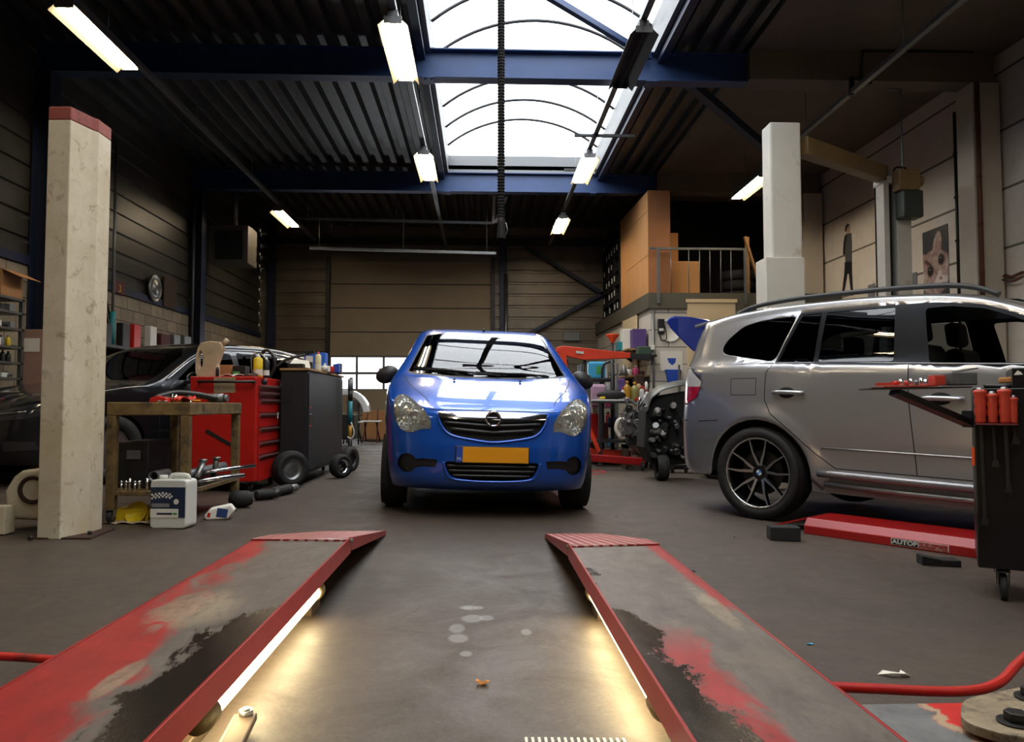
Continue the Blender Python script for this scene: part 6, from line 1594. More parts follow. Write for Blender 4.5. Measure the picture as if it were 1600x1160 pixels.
spray_can(onred(416, 585, 7.2), .19, .028, 'black_plastic', 'slim black and white can beside the yellow spray can', 'white_plastic')
a = onred(355, 580, 7.5); carton('cardboard_box', (a.x - .07, 7.45, TZ), (a.x + .06, 7.6, TZ + .13), 'cardboard', 'small brown open box on red cabinet behind the jug', 'box')
a = onred(378, 580, 7.5); carton('black_box', (a.x - .06, 7.4, TZ), (a.x + .06, 7.55, TZ + .12), 'black_plastic', 'small black box between brown box and yellow spray can', 'box')
a = onred(368, 585, 7.12); b = MB(); b.grid(lambda u, v: ((u - .5) * .24, (v - .5) * .1, .012 + .03 * abs(math.sin(u * 6 + v * 2)) * (1 - abs(u - .5))), 12, 6); o = b.done('paper_towel', 'paper', solid=.004); o.location = (a.x, 7.1, TZ + .002); tag(o, 'crumpled white and green paper on front of red cabinet top', 'paper')
b = MB(); b.box((.02, -.03, .038), (.06, .004, .02)); b.done('green_print', 'label_green', o)
a = onred(393, 585, 7.1); b = MB(); b.cyl((-.05, 0, .015), (.06, 0, .018), .012, 10); b.cyl((.04, -.02, .02), (.04, .03, .02), .02, 12); o = b.done('ratchet', 'steel'); o.location = (a.x + .01, 7.05, TZ + .001); tag(o, 'steel ratchet at front edge of red cabinet top', 'ratchet')
a = onred(341, 585, 7.02); bottle('marker_bottle', (a.x, 7.0, TZ), .10, .016, 'black_plastic', 'tiny dark bottle with cream cap beside the jug', cap='can_plastic')
for i, (pts, r_, m, lab) in enumerate(((((-2.12, 7.5, TZ + .01), (-2.16, 7.5, TZ + .16), (-2.10, 7.5, TZ + .27), (-2.03, 7.5, TZ + .24), (-2.0, 7.5, TZ + .12), (-2.05, 7.5, TZ + .01)), .016, 'black_plastic', 'black looped hose standing on the red cabinet'), (((-2.17, 7.35, TZ + .01), (-2.18, 7.35, TZ + .2), (-2.1, 7.35, TZ + .23), (-2.04, 7.35, TZ + .16), (-2.12, 7.36, TZ + .10)), .007, 'steel', 'bent steel tube before the black looped hose'))):
    b = MB(); b.tube(cat(pts, 6), r_, 10); tag(b.done('hose_loop', m), lab, 'hose')
b = MB(); b.beam((-2.09, 7.4, TZ + .005), (-2.13, 7.4, TZ + .16), .02, .02); tag(b.done('pliers', 'red_plastic'), 'red handled pliers leaning inside the hose loop', 'pliers')
b = MB(); b.ball((-2.07, 7.12, TZ + .022), .022, 10); b.cyl((-2.12, 7.1, TZ + .012), (-2.04, 7.14, TZ + .012), .01, 8); tag(b.done('brass_fitting', 'oil_gold'), 'small brass fitting at the right corner of red cabinet', 'fitting')
# ---- black cabinet with a wooden top
KX0, KX1, KY0, KY1 = -1.972, -1.715, 7.62, 9.5; KZ0, KZ1 = .16, 1.17
t = thing('storage_cabinet', 'matt black cabinet on wheels with a wooden top', 'cabinet', ((KX0 + KX1) / 2, (KY0 + KY1) / 2, zf(-1.9)))
b = MB(); b.bb((KX0, KY0, KZ0), (KX1, KY1, KZ1)); b.done('carcass', 'cabinet_black', t, world=True, bevel=.006)
b = MB(); b.bb((KX0 - .01, KY0 - .02, KZ1), (KX1 + .02, KY1 + .02, KZ1 + .022)); b.done('wooden_top', 'wood', t, world=True, bevel=.004)
for (ya, yb_) in ((KY0 + .03, KY1 - .03),):
    d = bpy.data.objects.new('door', None); COL.objects.link(d); d.parent = t; d.location = (KX1 - t.location.x, 0, 0)
    b = MB(); b.bb((KX1, ya, KZ0 + .03), (KX1 + .012, yb_, KZ1 - .03)); b.done('door_panel', 'cabinet_black', d, world=True, bevel=.003)
    b = MB(); b.bb((KX1 + .012, KY0 + .08, .66), (KX1 + .03, KY0 + .11, .74)); b.done('door_handle', 'chrome', d, world=True, bevel=.003)
    for z in (.62, .80):
        b = MB(); b.bb((KX1 + .012, KY0 + .04, z), (KX1 + .015, KY0 + .14, z + .012)); b.done('red_mark', 'red_plastic', d, world=True)
b = MB(); b.prism(rnd([(-1.95, .86), (-1.85, .86), (-1.85, 1.02), (-1.95, 1.02)], .03, 4), 'Y', KY0 - .006, KY0); b.done('side_vent', 'black_plastic', t, world=True)
for x in (KX0 + .07, KX1 - .07):
    for y in (KY0 + .12, KY1 - .15): caster(t, (x - t.location.x, y - t.location.y, zf(x) - t.location.z), .05)
KT = KZ1 + .022
def onblk(px, y): return Vector((aty(px, 580, y).x, y, KT))
a = onblk(493, 8.9); t = carton('blue_box', (a.x - .12, 8.85, KT), (a.x + .12, 9.0, KT + .24), 'blue_box', 'bright blue box standing on the black cabinet', 'box')
b = MB(); b.bb((-.1, -.077, .11), (-.02, -.075, .2)); b.done('white_label', 'paper', t)
for (px, y, h, r_, m, lab, capm) in ((497, 8.25, .21, .032, 'cream', 'cream spray can with red tip on the black cabinet', 'red_plastic'),):
    spray_can(onblk(px, y), h, r_, m, lab, capm)
for (px, y, w_, d_, h, m, lab, nm) in ((482, 8.3, .09, .1, .10, 'black_plastic', 'black block on wooden top left of cream can', 'black_block'), (508, 8.5, .10, .08, .07, 'paper', 'small white carton right of the cream spray can', 'white_carton'), (517, 8.6, .07, .08, .07, 'red_plastic', 'small red box on wooden top', 'red_box'), (526, 8.7, .07, .1, .10, 'blue_plastic', 'small blue box at the right end of wooden top', 'small_blue_box'), (530, 9.1, .06, .1, .13, 'black_plastic', 'black holder at the far right of wooden top', 'black_holder'), (463, 7.9, .16, .1, .06, 'dark_steel', 'dark tool at the near end of wooden top', 'dark_tool'), (470, 8.6, .1, .1, .09, 'oil_gold', 'brownish tin behind the dark tool on wooden top', 'brown_tin')):
    a = onblk(px, y); carton(nm, (a.x - w_ / 2, y - d_ / 2, KT), (a.x + w_ / 2, y + d_ / 2, KT + h), m, lab, 'box', .01)
a = onblk(506, 8.32); b = MB(); b.ball((0, 0, .035), .035, 14); b.cyl((0, 0, .06), (0, 0, .09), .012, 10); o = b.done('white_flask', 'white_plastic'); o.location = (a.x, 8.36, KT); tag(o, 'small round white flask beside the cream spray can', 'flask')
b = MB(); p = onblk(448, 7.75); b.tube(cat([p + Vector((-.1, 0, .02)), p + Vector((-.04, .02, .08)), p + Vector((.06, .05, .12)), p + Vector((.16, .1, .15))], 5), .014, 8); b.box(p + Vector((.19, .12, .165)), (.12, .05, .03), (0, R(-15), 0)); tag(b.done('torque_wrench', 'black_plastic'), 'long black curved tool rising over near end of wooden top', 'tool')
b = MB(); p = onblk(470, 8.05); b.slab([p + Vector((-.12, 0, .05)), p + Vector((.1, 0, .02)), p + Vector((.06, .1, .10)), p + Vector((-.1, .1, .12))], (0, 0, .006)); tag(b.done('white_sheet', 'paper'), 'white folded sheet behind the black tool on wooden top', 'paper')
# hanging things at the right end of the black cabinet
p = aty(546, 640, 9.60)
t = thing('hanging_tool', 'teal and grey hand tool hanging at the right end of black cabinet', 'tool', (p.x, 9.68, .3))
for (z0, z1, r_, m, nm) in ((1.02, 1.16, .035, 'grey_plastic', 'head'), (.9, 1.02, .03, 'dark_steel', 'collar'), (.60, .88, .028, 'teal', 'grip'), (.42, .58, .022, 'oil_gold', 'tail'), (.18, .42, .018, 'black_plastic', 'cord_end')):
    b = MB(); b.cyl((p.x, 9.66, z0), (p.x, 9.66, z1), r_, 12); b.done(nm, m, t, world=True)
b = MB(); b.tube(cat([(p.x + .02, 9.6, .62), (p.x + .06, 9.6, .5), (p.x + .03, 9.6, .42), (p.x - .02, 9.6, .44)], 5), .008, 8); b.done('hose_loop', 'paper', t, world=True)
b = MB(); b.bb((p.x - .02, 9.69, .2), (p.x + .02, 9.71, 1.18)); b.done('hook_board', 'dark_steel', t, world=True)
# loose wheels on the floor by the cabinet
def loose_wheel(px, py, rr, wdt, lab, rot, rim='steel', dy=.05):
    p = atf(px, py); t = thing('spare_wheel', lab, 'wheel', (p.x, p.y + dy, zf(p.x) + rr), rot)
    b = MB(); tyre_mesh(b, (0, 0, 0), rr, wdt, rr * .62); b.done('tyre', 'rubber', t)
    b = MB(); b.lathe([(rr * .62, wdt * .4), (rr * .58, wdt * .3), (rr * .45, wdt * .12), (rr * .3, wdt * .2), (rr * .12, wdt * .22), (0, wdt * .2)], (0, 0, 0), 28, 'X', caps=False); b.done('rim', rim, t)
    return t
loose_wheel(462, 758, .175, .13, 'loose wheel with dull rim between red and black cabinets', (0, 0, R(-52)), dy=-.22)
loose_wheel(531, 748, .13, .1, 'small black trolley wheel under far end of black cabinet', (0, 0, R(-40)), 'chrome')
loose_wheel(545, 738, .15, .1, 'black tyre at the right end of black cabinet', (0, 0, R(-20)), 'dark_steel')
# ---- shelf rack at the far left with boxes
SX0, SX1, SY0, SY1 = -5.52, -5.08, 8.1, 8.70
t = thing('shelf_rack', 'dark steel shelf rack at far left against the wall', 'shelf', ((SX0 + SX1) / 2, (SY0 + SY1) / 2, zf(-5.2)))
lv = [2.0, 1.85, 1.67, 1.47, 1.30, 1.13, .7, .3]
for z in lv:
    b = MB(); b.bb((SX0, SY0, z - .025), (SX1, SY1, z)); b.done('shelf', 'galv_dark', t, world=True)
for (x, y) in ((SX0 + .02, SY0 + .02), (SX1 - .02, SY0 + .02), (SX0 + .02, SY1 - .02), (SX1 - .02, SY1 - .02)):
    b = MB(); b.bb((x - .02, y - .02, zf(x)), (x + .02, y + .02, 2.0)); b.done('upright', 'galv_dark', t, world=True)
t = thing('open_box', 'open brown cardboard box with flap on top of the shelf rack', 'box', (-5.25, 8.48, 2.0))
b = MB(); b.bb((-5.45, 8.29, 2.002), (-5.09, 8.67, 2.28)); b.done('box', 'cardboard', t, world=True, bevel=.004)
b = MB(); b.slab([(-5.09, 8.29, 2.28), (-5.09, 8.67, 2.28), (-4.92, 8.71, 2.20), (-4.92, 8.31, 2.20)], (0, 0, .005)); b.done('flap', 'cardboard', t, world=True)
b = MB(); b.slab([(-5.45, 8.28, 2.28), (-5.09, 8.28, 2.28), (-5.11, 8.23, 2.40), (-5.43, 8.23, 2.40)], (0, .005, 0)); b.done('flap', 'cardboard', t, world=True)
carton('blue_white_box', (-5.4, 8.1, 2.002), (-5.1, 8.26, 2.25), 'sky', 'pale blue and white box left of the open cardboard box', 'box')
random.seed(11)
cols = ['white_plastic', 'grey_plastic', 'yellow', 'red_plastic', 'black_plastic', 'blue_plastic', 'purple', 'paper', 'dark_steel', 'teal']
ordn = ['first', 'second', 'third', 'fourth', 'fifth', 'sixth']
cn = {'white_plastic': 'white', 'grey_plastic': 'grey', 'yellow': 'yellow', 'red_plastic': 'red', 'black_plastic': 'black', 'blue_plastic': 'blue', 'purple': 'purple', 'paper': 'pale', 'dark_steel': 'dark metal', 'teal': 'teal'}
lvn = ['', 'top', 'second', 'third', 'fourth', 'fifth']
plan = {1: [('box', 'dark_steel'), ('box', 'black_plastic'), ('box', 'grey_plastic')], 2: [('lump', 'galv'), ('box', 'white_plastic'), ('lump', 'dark_steel'), ('box', 'grey_plastic')], 3: [('bot', 'white_plastic'), ('box', 'paper'), ('bot', 'grey_plastic'), ('bot', 'yellow')], 4: [('bot', 'blue_plastic'), ('bot', 'red_plastic'), ('bot', 'purple'), ('bot', 'black_plastic'), ('bot', 'dark_steel')], 5: [('bot', 'yellow'), ('lump', 'chrome'), ('box', 'white_plastic'), ('lump', 'steel')]}
for k, its in plan.items():
    z = lv[k]; n = len(its)
    for i, (kd, m) in enumerate(its):
        y = 8.16 + (8.64 - 8.16) * (i + .5) / n; x = SX1 - .1; lab = '%s %s on the %s shelf, %s from left' % (cn.get(m, 'shiny'), {'box': 'box', 'bot': 'bottle', 'lump': 'metal part'}[kd], ['upper', 'upper', 'second', 'third', 'fourth', 'fifth'][k] + (' rack' if 1 else ''), ordn[i])
        if kd == 'bot': bottle('bottle', (x, y, z), .1 + .03 * random.random(), .026, m, lab, cap=random.choice(['white_plastic', 'red_plastic', 'black_plastic']), group='bottles on the far left rack')
        elif kd == 'box': carton('parts_box', (x - .06, y - .045, z), (x + .05, y + .045, z + .05 + .04 * random.random()), m, lab, 'box', group='boxes on the far left rack')
        else:
            b = MB(); b.ball((0, 0, .035), .035, 10, (1, 1.5, 1)); b.cyl((0, .02, .03), (.02, .08, .03), .014, 8); o = b.done('metal_part', m if m in MT else 'steel'); o.location = (x, y, z); tag(o, lab, 'metal part', 'metal parts on the far left rack')
a, c = aty(50, 585, 8.9), aty(62, 517, 8.9)
t = carton('tall_carton', (a.x - .05, 8.75, zf(a.x)), (c.x + .12, 9.1, c.z), 'carton_pink', 'tall pale pink carton with white top between rack and post', 'box')
b = MB(); b.bb((-.09, -.18, 1.3), (.09, -.176, 1.45)); b.done('white_print', 'paper', t)
# ---- left wall: shelf under the rail, pipes, cables, hubcap
t = thing('wall_shelf', 'steel wall shelf behind the dark car roof', 'shelf', (-5.35, 12, 1.66))
b = MB(); b.bb((-5.55, 9.9, 1.64), (-5.15, 14.6, 1.68)); b.done('board', 'dark_steel', t, world=True)
for y in (10, 11.5, 13, 14.5):
    b = MB(); b.slab([(-5.55, y, 1.64), (-5.18, y, 1.64), (-5.55, y, 1.4)], (0, .03, 0)); b.done('bracket', 'dark_steel', t, world=True)
def wallitem(px0, px1, pyt, X, m, lab, nm, ct='box', shape='box'):
    a = atx(px0, 535, X); c = atx(px1, 535, X); tp = atx((px0 + px1) / 2, pyt, X).z
    y0, y1 = min(a.y, c.y), max(a.y, c.y)
    b = MB()
    if shape == 'box': b.bb((X - .10, y0 + (y1 - y0) * .25, 1.681), (X, y1, tp))
    elif shape == 'cyl': b.cyl((X - .08, (y0 + y1) / 2, 1.681), (X - .08, (y0 + y1) / 2, tp), (y1 - y0) / 3, 14)
    return tag(b.done(nm, m, bevel=.01 if shape == 'box' else 0), lab, ct)
wallitem(206, 220, 507, -5.2, 'red_plastic', 'red canister on wall shelf above the dark car', 'red_canister', 'canister')
wallitem(232, 245, 510, -5.2, 'white_plastic', 'white box on wall shelf above the dark car', 'white_box')
wallitem(181, 187, 487, -5.2, 'teal', 'upright teal tube on wall shelf', 'teal_tube', 'tube', 'cyl')
wallitem(188, 203, 505, -5.2, 'dark_steel', 'dark metal tin beside teal tube on wall shelf', 'metal_tin', 'tin')
wallitem(150, 175, 504, -5.2, 'dark_steel', 'dark toolbox at left end of the wall shelf', 'dark_toolbox', 'toolbox')
wallitem(269, 282, 523, -5.2, 'galv', 'left of two pale tins at right end of wall shelf', 'pale_tin', 'tin')
wallitem(285, 299, 525, -5.2, 'galv', 'right of two pale tins at right end of wall shelf', 'pale_tin', 'tin')
wallitem(247, 266, 522, -5.2, 'maroon', 'low maroon case on the wall shelf', 'maroon_case', 'case')
c = atx(244, 451, -5.5); rr = .235
t = thing('wheel_cover', 'round shiny wheel cover hung on the left wall rail', 'wheel cover', (-5.5, c.y, c.z - rr))
b = MB(); b.lathe([(rr, 0), (rr, .02), (rr * .9, .04), (rr * .86, .02), (rr * .5, .03), (rr * .45, .05), (0, .055)], (-5.53, c.y, c.z), 32, 'X', caps=False); b.done('cover', 'steel', t, world=True)
a, c = atx(256, 478, -5.53), atx(276, 440, -5.53)
b = MB(); b.bb((-5.56, min(a.y, c.y), a.z), (-5.53, max(a.y, c.y), c.z)); tag(b.done('brown_panel', 'rust'), 'dark brown board on left wall behind wheel cover', 'board')  # plain brown panel, nothing pinned on it
a, c = atx(178, 456, -5.53), atx(196, 442, -5.53)
t = tag((lambda b: (b.bb((-5.56, min(a.y, c.y), a.z), (-5.53, max(a.y, c.y), c.z)), b.done('number_sign', 'dark_red'))[1])(MB()), 'small dark red sign with a yellow digit on left wall', 'sign')
text_mesh('3', .16, 'digit', 'yellow', t, (.02, 0, .07), (R(90), 0, R(90)), .001)
for i, (px, lab) in enumerate(((176, 'vertical pale conduit on left wall, nearer one'), (301, 'vertical pale conduit on left wall beside far column'))):
    p = atx(px, 400, -5.52); b = MB(); b.cyl((-5.5, p.y, 1.75), (-5.5, p.y, atx(px, 215 if i == 0 else 308, -5.5).z), .022, 10); tag(b.done('conduit', 'galv'), lab, 'conduit', 'conduits on the left wall')
p = atx(160, 470, -5.45); b = MB(); b.tube(cat([(-5.53, p.y - .35, 2.64), (-5.45, p.y - .1, 2.62), (-5.45, p.y - .25, 2.1), (-5.45, p.y + .05, 1.95), (-5.45, p.y + .25, 2.05), (-5.45, p.y + .05, 2.45), (-5.45, p.y + .25, 1.8)], 8), .014, 8); tag(b.done('hanging_cable', 'cable'), 'looped black cable hanging on block wall behind left post', 'cable')
a = atx(150, 400, -5.5); b = MB(); b.slab([(-5.595, a.y - .25, 2.85), (-5.595, a.y + .25, 2.75), (-5.595, a.y + .2, 3.4), (-5.595, a.y - .0, 3.75), (-5.595, a.y - .2, 3.4)], (.08, 0, 0)); tag(b.done('hanging_coat', 'maroon', bevel=.02), 'dark red coat hanging on wall just right of the left post', 'coat')
# things at the very back left
def atback(px, py, Y): return aty(px, py, Y)
a, c = aty(566, 678, 17.5), aty(598, 642, 17.5)
carton('cardboard_box', (a.x, 17.5, zf(a.x)), (c.x + .2, 18.1, c.z), 'cardboard', 'brown cardboard box on floor by the glazed door', 'box')
t = thing('folding_chair', 'metal folding chair with white seat near the glazed door', 'chair', (aty(580, 670, 16.5).x, 16.5, zf(-2.4)))
x = t.location.x
for (dx, y0, z0, dx2, y2, z2) in ((-.15, 16.3, .05, -.1, 16.8, .75), (.15, 16.3, .05, .1, 16.8, .75), (-.15, 16.8, .05, -.12, 16.35, .5), (.15, 16.8, .05, .12, 16.35, .5)):
    b = MB(); b.cyl((x + dx, y0, z0), (x + dx2, y2, z2), .014, 8); b.done('leg', 'maroon' if 'maroon' in MT else 'dark_steel', t, world=True)
b = MB(); b.bb((x - .2, 16.3, .48), (x + .2, 16.7, .51)); b.done('seat', 'white_plastic', t, world=True, bevel=.01)
t = thing('folding_chair', 'second metal folding chair with white seat, left of the other', 'chair', (aty(551, 670, 15.7).x, 15.7, zf(-2.6)))
x = t.location.x
for (dx, y0, z0, dx2, y2, z2) in ((-.15, 15.5, .06, -.1, 15.9, .95), (.15, 15.5, .06, .1, 15.9, .95), (-.15, 15.9, .06, -.12, 15.55, .5), (.15, 15.9, .06, .12, 15.55, .5)):
    b = MB(); b.cyl((x + dx, y0, z0), (x + dx2, y2, z2), .014, 8); b.done('leg', 'dark_steel', t, world=True)
b = MB(); b.bb((x - .2, 15.5, .48), (x + .2, 15.9, .51)); b.done('seat', 'white_plastic', t, world=True, bevel=.01)
b = MB(); b.bb((x - .15, 15.88, .7), (x + .15, 15.92, .95)); b.done('backrest', 'steel', t, world=True, bevel=.01)
# white and blue curved car wing stored behind the cabinet
b = MB(); C = aty(540, 648, 15.5)
pts = [(C.x + .46 * math.cos(a) * 1.05, C.z + .50 * math.sin(a)) for a in [R(5) + R(100) * i / 14 for i in range(15)]]
inn = [(C.x + .36 * math.cos(a) * 1.0, C.z + .38 * math.sin(a)) for a in [R(5) + R(100) * i / 14 for i in range(15)]]
b.prism(pts + inn[::-1], 'Y', 15.4, 15.7); t = tag(b.done('car_wing', 'white_gloss', bevel=.02), 'white curved car wing standing behind the black cabinet', 'car part')
t = thing('wheel_dolly', 'dark parts trolley below the white car wing', 'trolley', (C.x, 14.95, zf(C.x)))
b = MB(); b.bb((C.x - .35, 14.7, zf(C.x) + .12), (C.x + .3, 15.2, C.z + .02)); b.done('box', 'dark_steel', t, world=True, bevel=.03)
for dx in (-.25, .2): caster(t, (dx, -.2, 0), .06)
b = MB(); a, c = aty(440, 560, 17.5), aty(470, 540, 17.5)
# drain grate on floor far away
p = atf(585, 688); b = MB(); b.box((0, 0, .006), (.9, 1.2, .012)); o = b.done('floor_mat', 'dark_steel'); o.location = (p.x + .15, p.y, zf(p.x) + .002); o.rotation_euler = (0, R(1.4), 0); tag(o, 'dark flat mat on floor left of the blue car', 'mat')
# ================================================================== RIGHT / REAR RIGHT
# ---- engine crane (orange red)
EY = 10.8
t = thing('engine_crane', 'orange red engine crane with black extension beside blue car', 'crane', (aty(930, 700, EY).x, EY, zf(1.6)))
def P(px, py, y=EY): return aty(px, py, y)
b = MB(); q = [P(866, 552), P(870, 543), P(880, 541), P(984, 552), P(984, 560), P(912, 563), P(889, 558)]
b.prism([(v.x, v.z) for v in q], 'Y', EY - .05, EY + .05); b.done('boom', 'orange_red', t, world=True, bevel=.008)
b = MB(); b.beam(P(984, 556), P(1016, 560), .08, .075); b.done('boom_extension', 'black_plastic', t, world=True, bevel=.005)
b = MB(); q = [P(867, 548), P(884, 556), P(890, 600), P(905, 720), P(880, 720)]
b.prism([(v.x, v.z) for v in q], 'Y', EY - .05, EY + .05); b.done('mast', 'orange_red', t, world=True, bevel=.008)
b = MB(); b.cyl(P(914, 562), P(906, 610), .022, 12); b.done('hydraulic_ram', 'black_plastic', t, world=True)
b = MB(); b.cyl(P(886, 562), P(889, 600), .016, 10); b.tube(cat([P(885, 578), P(890, 583), P(897, 581)], 4), .008, 8); b.done('pump_handle', 'dark_steel', t, world=True)
b = MB(); b.beam(P(912, 650, 10.6), P(936, 706, 10.6), .05, .05); b.done('brace', 'orange_red', t, world=True)
for (y, pa, pb) in ((10.35, (900, 714), (1008, 722)), (11.1, (905, 705), (985, 710))):
    b = MB(); a, c = aty(*pa, y), aty(*pb, y); b.beam(a, c, .09, .10); b.done('base_leg', 'suv_lift_red' if y < 10.5 else 'orange_red', t, world=True, bevel=.01)
a = aty(1004, 729, 10.3)
for (px, y) in ((1004, 10.3), (980, 11.0)):
    x = aty(px, 720, y).x; caster(t, (x - t.location.x, y - t.location.y, zf(x) - t.location.z), .055, 'black_plastic')
c = P(906, 551, EY - .06); b = MB(); b.box(c, (.11, .006, .035), (0, R(6), 0)); b.done('maker_mark', 'lift_white', t, world=True)
tag_tube('red_cable', [atf(918, 742), atf(935, 741), atf(946, 739), atf(938, 736), atf(925, 737)], .008, 'red_plastic', 'thin red cable loop on floor right of the blue car', 'cable')
# ---- parts table with engine
TY = 10.9
t = thing('parts_table', 'black legged parts table piled with oil bottles', 'table', (aty(955, 690, TY).x, TY + .3, zf(2)))
a, c = aty(924, 632, TY), aty(1012, 627, TY)
TT = c.z
b = MB(); b.bb((a.x, TY, TT - .03), (c.x, TY + .6, TT)); b.done('tabletop', 'black_plastic', t, world=True, bevel=.004)
for (px, y) in ((938, TY + .03), (941, TY + .55), (1008, TY + .03), (1010, TY + .55)):
    x = aty(px, 680, y).x; b = MB(); b.bb((x - .025, y - .02, zf(x)), (x + .025, y + .02, TT - .03)); b.done('leg', 'black_plastic', t, world=True)
b = MB(); b.bb((a.x, TY, .30), (c.x, TY + .6, .33)); b.done('lower_shelf', 'black_plastic', t, world=True)
b = MB(); a = aty(927, 627, TY + .1); c = aty(960, 622, TY + .1); b.bb((a.x, TY + .05, TT + .001), (c.x + .25, TY + .3, TT + .025)); tag(b.done('white_tray', 'white_plastic', bevel=.004), 'thin white tray along front of the parts table', 'tray')
b = MB(); q = aty(955, 612, TY + .3); b.ball((q.x, TY + .3, TT + .09), 1, 14, (.22, .1, .07)); b.cyl((q.x - .05, TY + .28, TT + .06), (q.x + .25, TY + .35, TT + .08), .03, 10); tag(b.done('black_hose_pile', 'rubber'), 'heap of black rubber hoses on the parts table', 'hose')
q = aty(942, 619, TY + .1); b = MB(); b.cyl((q.x - .04, TY + .15, TT + .045), (q.x + .04, TY + .15, TT + .05), .016, 10); tag(b.done('yellow_tool', 'yellow'), 'small yellow tool on the parts table', 'tool')
for (px, h, r_, m, capm, lab) in ((973, .20, .035, 'white_plastic', 'red_plastic', 'small white bottle left of the gold oil bottle'), (980, .30, .055, 'oil_gold', 'oil_gold', 'gold oil bottle on the parts table'), (992, .28, .06, 'oil_olive', 'oil_gold', 'olive coloured oil bottle on the parts table'), (1003, .22, .04, 'paper', 'red_plastic', 'white bottle with red cap right of olive bottle'), (1011, .17, .035, 'white_plastic', 'red_plastic', 'short white bottle with red cap at the right end of table')):
    q = aty(px, 620, TY + .35); bottle('oil_bottle', (q.x, TY + .35, TT), h, r_, m, lab, cap=capm, sq=True, group='bottles on the parts table')
q = aty(1006, 624, TY + .1); carton('red_tray', (q.x - .12, TY + .02, TT), (q.x + .1, TY + .14, TT + .05), 'red_plastic', 'low red tray at the right front of parts table', 'tray')
# chair frame on the table
t = thing('chair_frame', 'black tubular chair frame behind the oil bottles', 'chair', (aty(945, 600, TY + .75).x, TY + .8, zf(1.9)))
yy = TY + .8
b = MB(); b.tube(cat([aty(941, 690, yy), aty(941, 590, yy), aty(943, 572, yy), aty(950, 566, yy), aty(960, 565, yy)], 6), .02, 8); b.done('frame_tube', 'black_plastic', t, world=True)
b = MB(); a, c = aty(922, 596, yy), aty(958, 591, yy); b.bb((a.x, yy - .02, a.z), (c.x, yy + .4, c.z)); b.done('seat', 'black_plastic', t, world=True, bevel=.01)
b = MB(); b.tube([aty(921, 592, yy + .3), aty(921, 690, yy + .3)], .018, 8); b.done('leg', 'black_plastic', t, world=True)
a, c = aty(921, 592, yy), aty(958, 565, yy)
t = thing('blue_canister', 'sky blue plastic canister on black chair seat', 'canister', ((a.x + c.x) / 2 - .04, yy + .16, a.z))
w_ = (c.x - a.x) * .8; b = MB(); b.bb((-w_ / 2, -.1, 0), (w_ / 2, .1, c.z - a.z)); b.done('body', 'sky_blue', t, bevel=.03)
b = MB(); b.bb((-w_ * .1, -.105, .07), (w_ * .15, -.1, .2)); b.done('green_label', 'label_green', t)
b = MB(); b.bb((w_ * .36, -.102, 0.01), (w_ * .5, .1, c.z - a.z - .01)); b.done('white_side', 'white_plastic', t, bevel=.01)
# funnel on stand
q0, q1, q2 = aty(957, 628, 11.6), aty(957, 536, 11.6), aty(957, 522, 11.6)
t = thing('funnel_stand', 'black pole with bright orange funnel on top', 'funnel', (q0.x, 11.6, zf(q0.x)))
b = MB(); b.cyl((q0.x, 11.6, zf(q0.x)), (q0.x, 11.6, q1.z), .028, 12); b.done('pole', 'black_plastic', t, world=True)
b = MB(); b.cyl((q0.x, 11.6, zf(q0.x)), (q0.x, 11.6, zf(q0.x) + .06), .2, 20); b.done('base', 'black_plastic', t, world=True)
b = MB(); b.lathe([(.02, 0), (.024, .03), (.10, .13), (.105, .15), (.098, .15), (.018, .03)], (q1.x, 11.6, q1.z - .02), 24, caps=False); b.done('funnel', 'funnel_orange', t, world=True)
# engine block hanging/standing
random.seed(21)
e0 = aty(990, 665, 10.95)
t = thing('engine_block', 'greasy bare car engine on floor stand under the crane', 'engine', (e0.x, 10.66, zf(e0.x)))
b = MB(); b.box((e0.x, 10.68, .56), (.40, .34, .34)); b.box((e0.x, 10.68, .75), (.36, .26, .08)); b.done('block', 'engine_alu', t, world=True, bevel=.02)
b = MB(); b.box((e0.x + .02, 10.68, .33), (.34, .3, .14)); b.done('sump', 'dark_steel', t, world=True, bevel=.03)
for i in range(14):
    x = e0.x - .2 + random.random() * .42; z = .4 + random.random() * .42; r_ = .025 + random.random() * .05
    b = MB(); b.cyl((x, 10.57, z), (x, 10.50 - random.random() * .05, z), r_, 16); b.lathe([(r_ * .6, -.0), (r_ * .5, -.02), (0, -.02)], (x, 10.49, z), 14, 'Y'); b.done('pulley', random.choice(['steel', 'engine_alu', 'dark_steel', 'black_plastic']), t, world=True)
for i in range(9):
    x = e0.x - .22 + random.random() * .44; z = .4 + random.random() * .45
    pts = [Vector((x, 10.55, z))] + [Vector((x + random.uniform(-.14, .14), 10.5 + random.uniform(-.06, .04), z + random.uniform(-.16, .16))) for _ in range(3)]
    b = MB(); b.tube(cat(pts, 6), .012 + random.random() * .012, 8); b.done('pipe', random.choice(['engine_alu', 'chrome', 'rubber', 'steel']), t, world=True)
b = MB(); b.tube(cat([(e0.x - .28, 10.5, .40), (e0.x - .33, 10.5, .5), (e0.x - .3, 10.5, .62), (e0.x - .22, 10.5, .64)], 6), .028, 10); b.done('white_pipe', 'lift_white', t, world=True)
b = MB(); b.bb((e0.x - .2, 10.5, zf(2) + .0), (e0.x - .16, 10.85, .28)); b.bb((e0.x + .2, 10.5, zf(2)), (e0.x + .24, 10.85, .28)); b.bb((e0.x - .2, 10.5, .24), (e0.x + .24, 10.85, .28)); b.done('stand', 'rust', t, world=True)
q = atf(962, 705); carton('white_box', (q.x - .1, 11.0, .20), (q.x + .12, 11.25, .26), 'paper', 'white flat box lying over the crane leg', 'box')
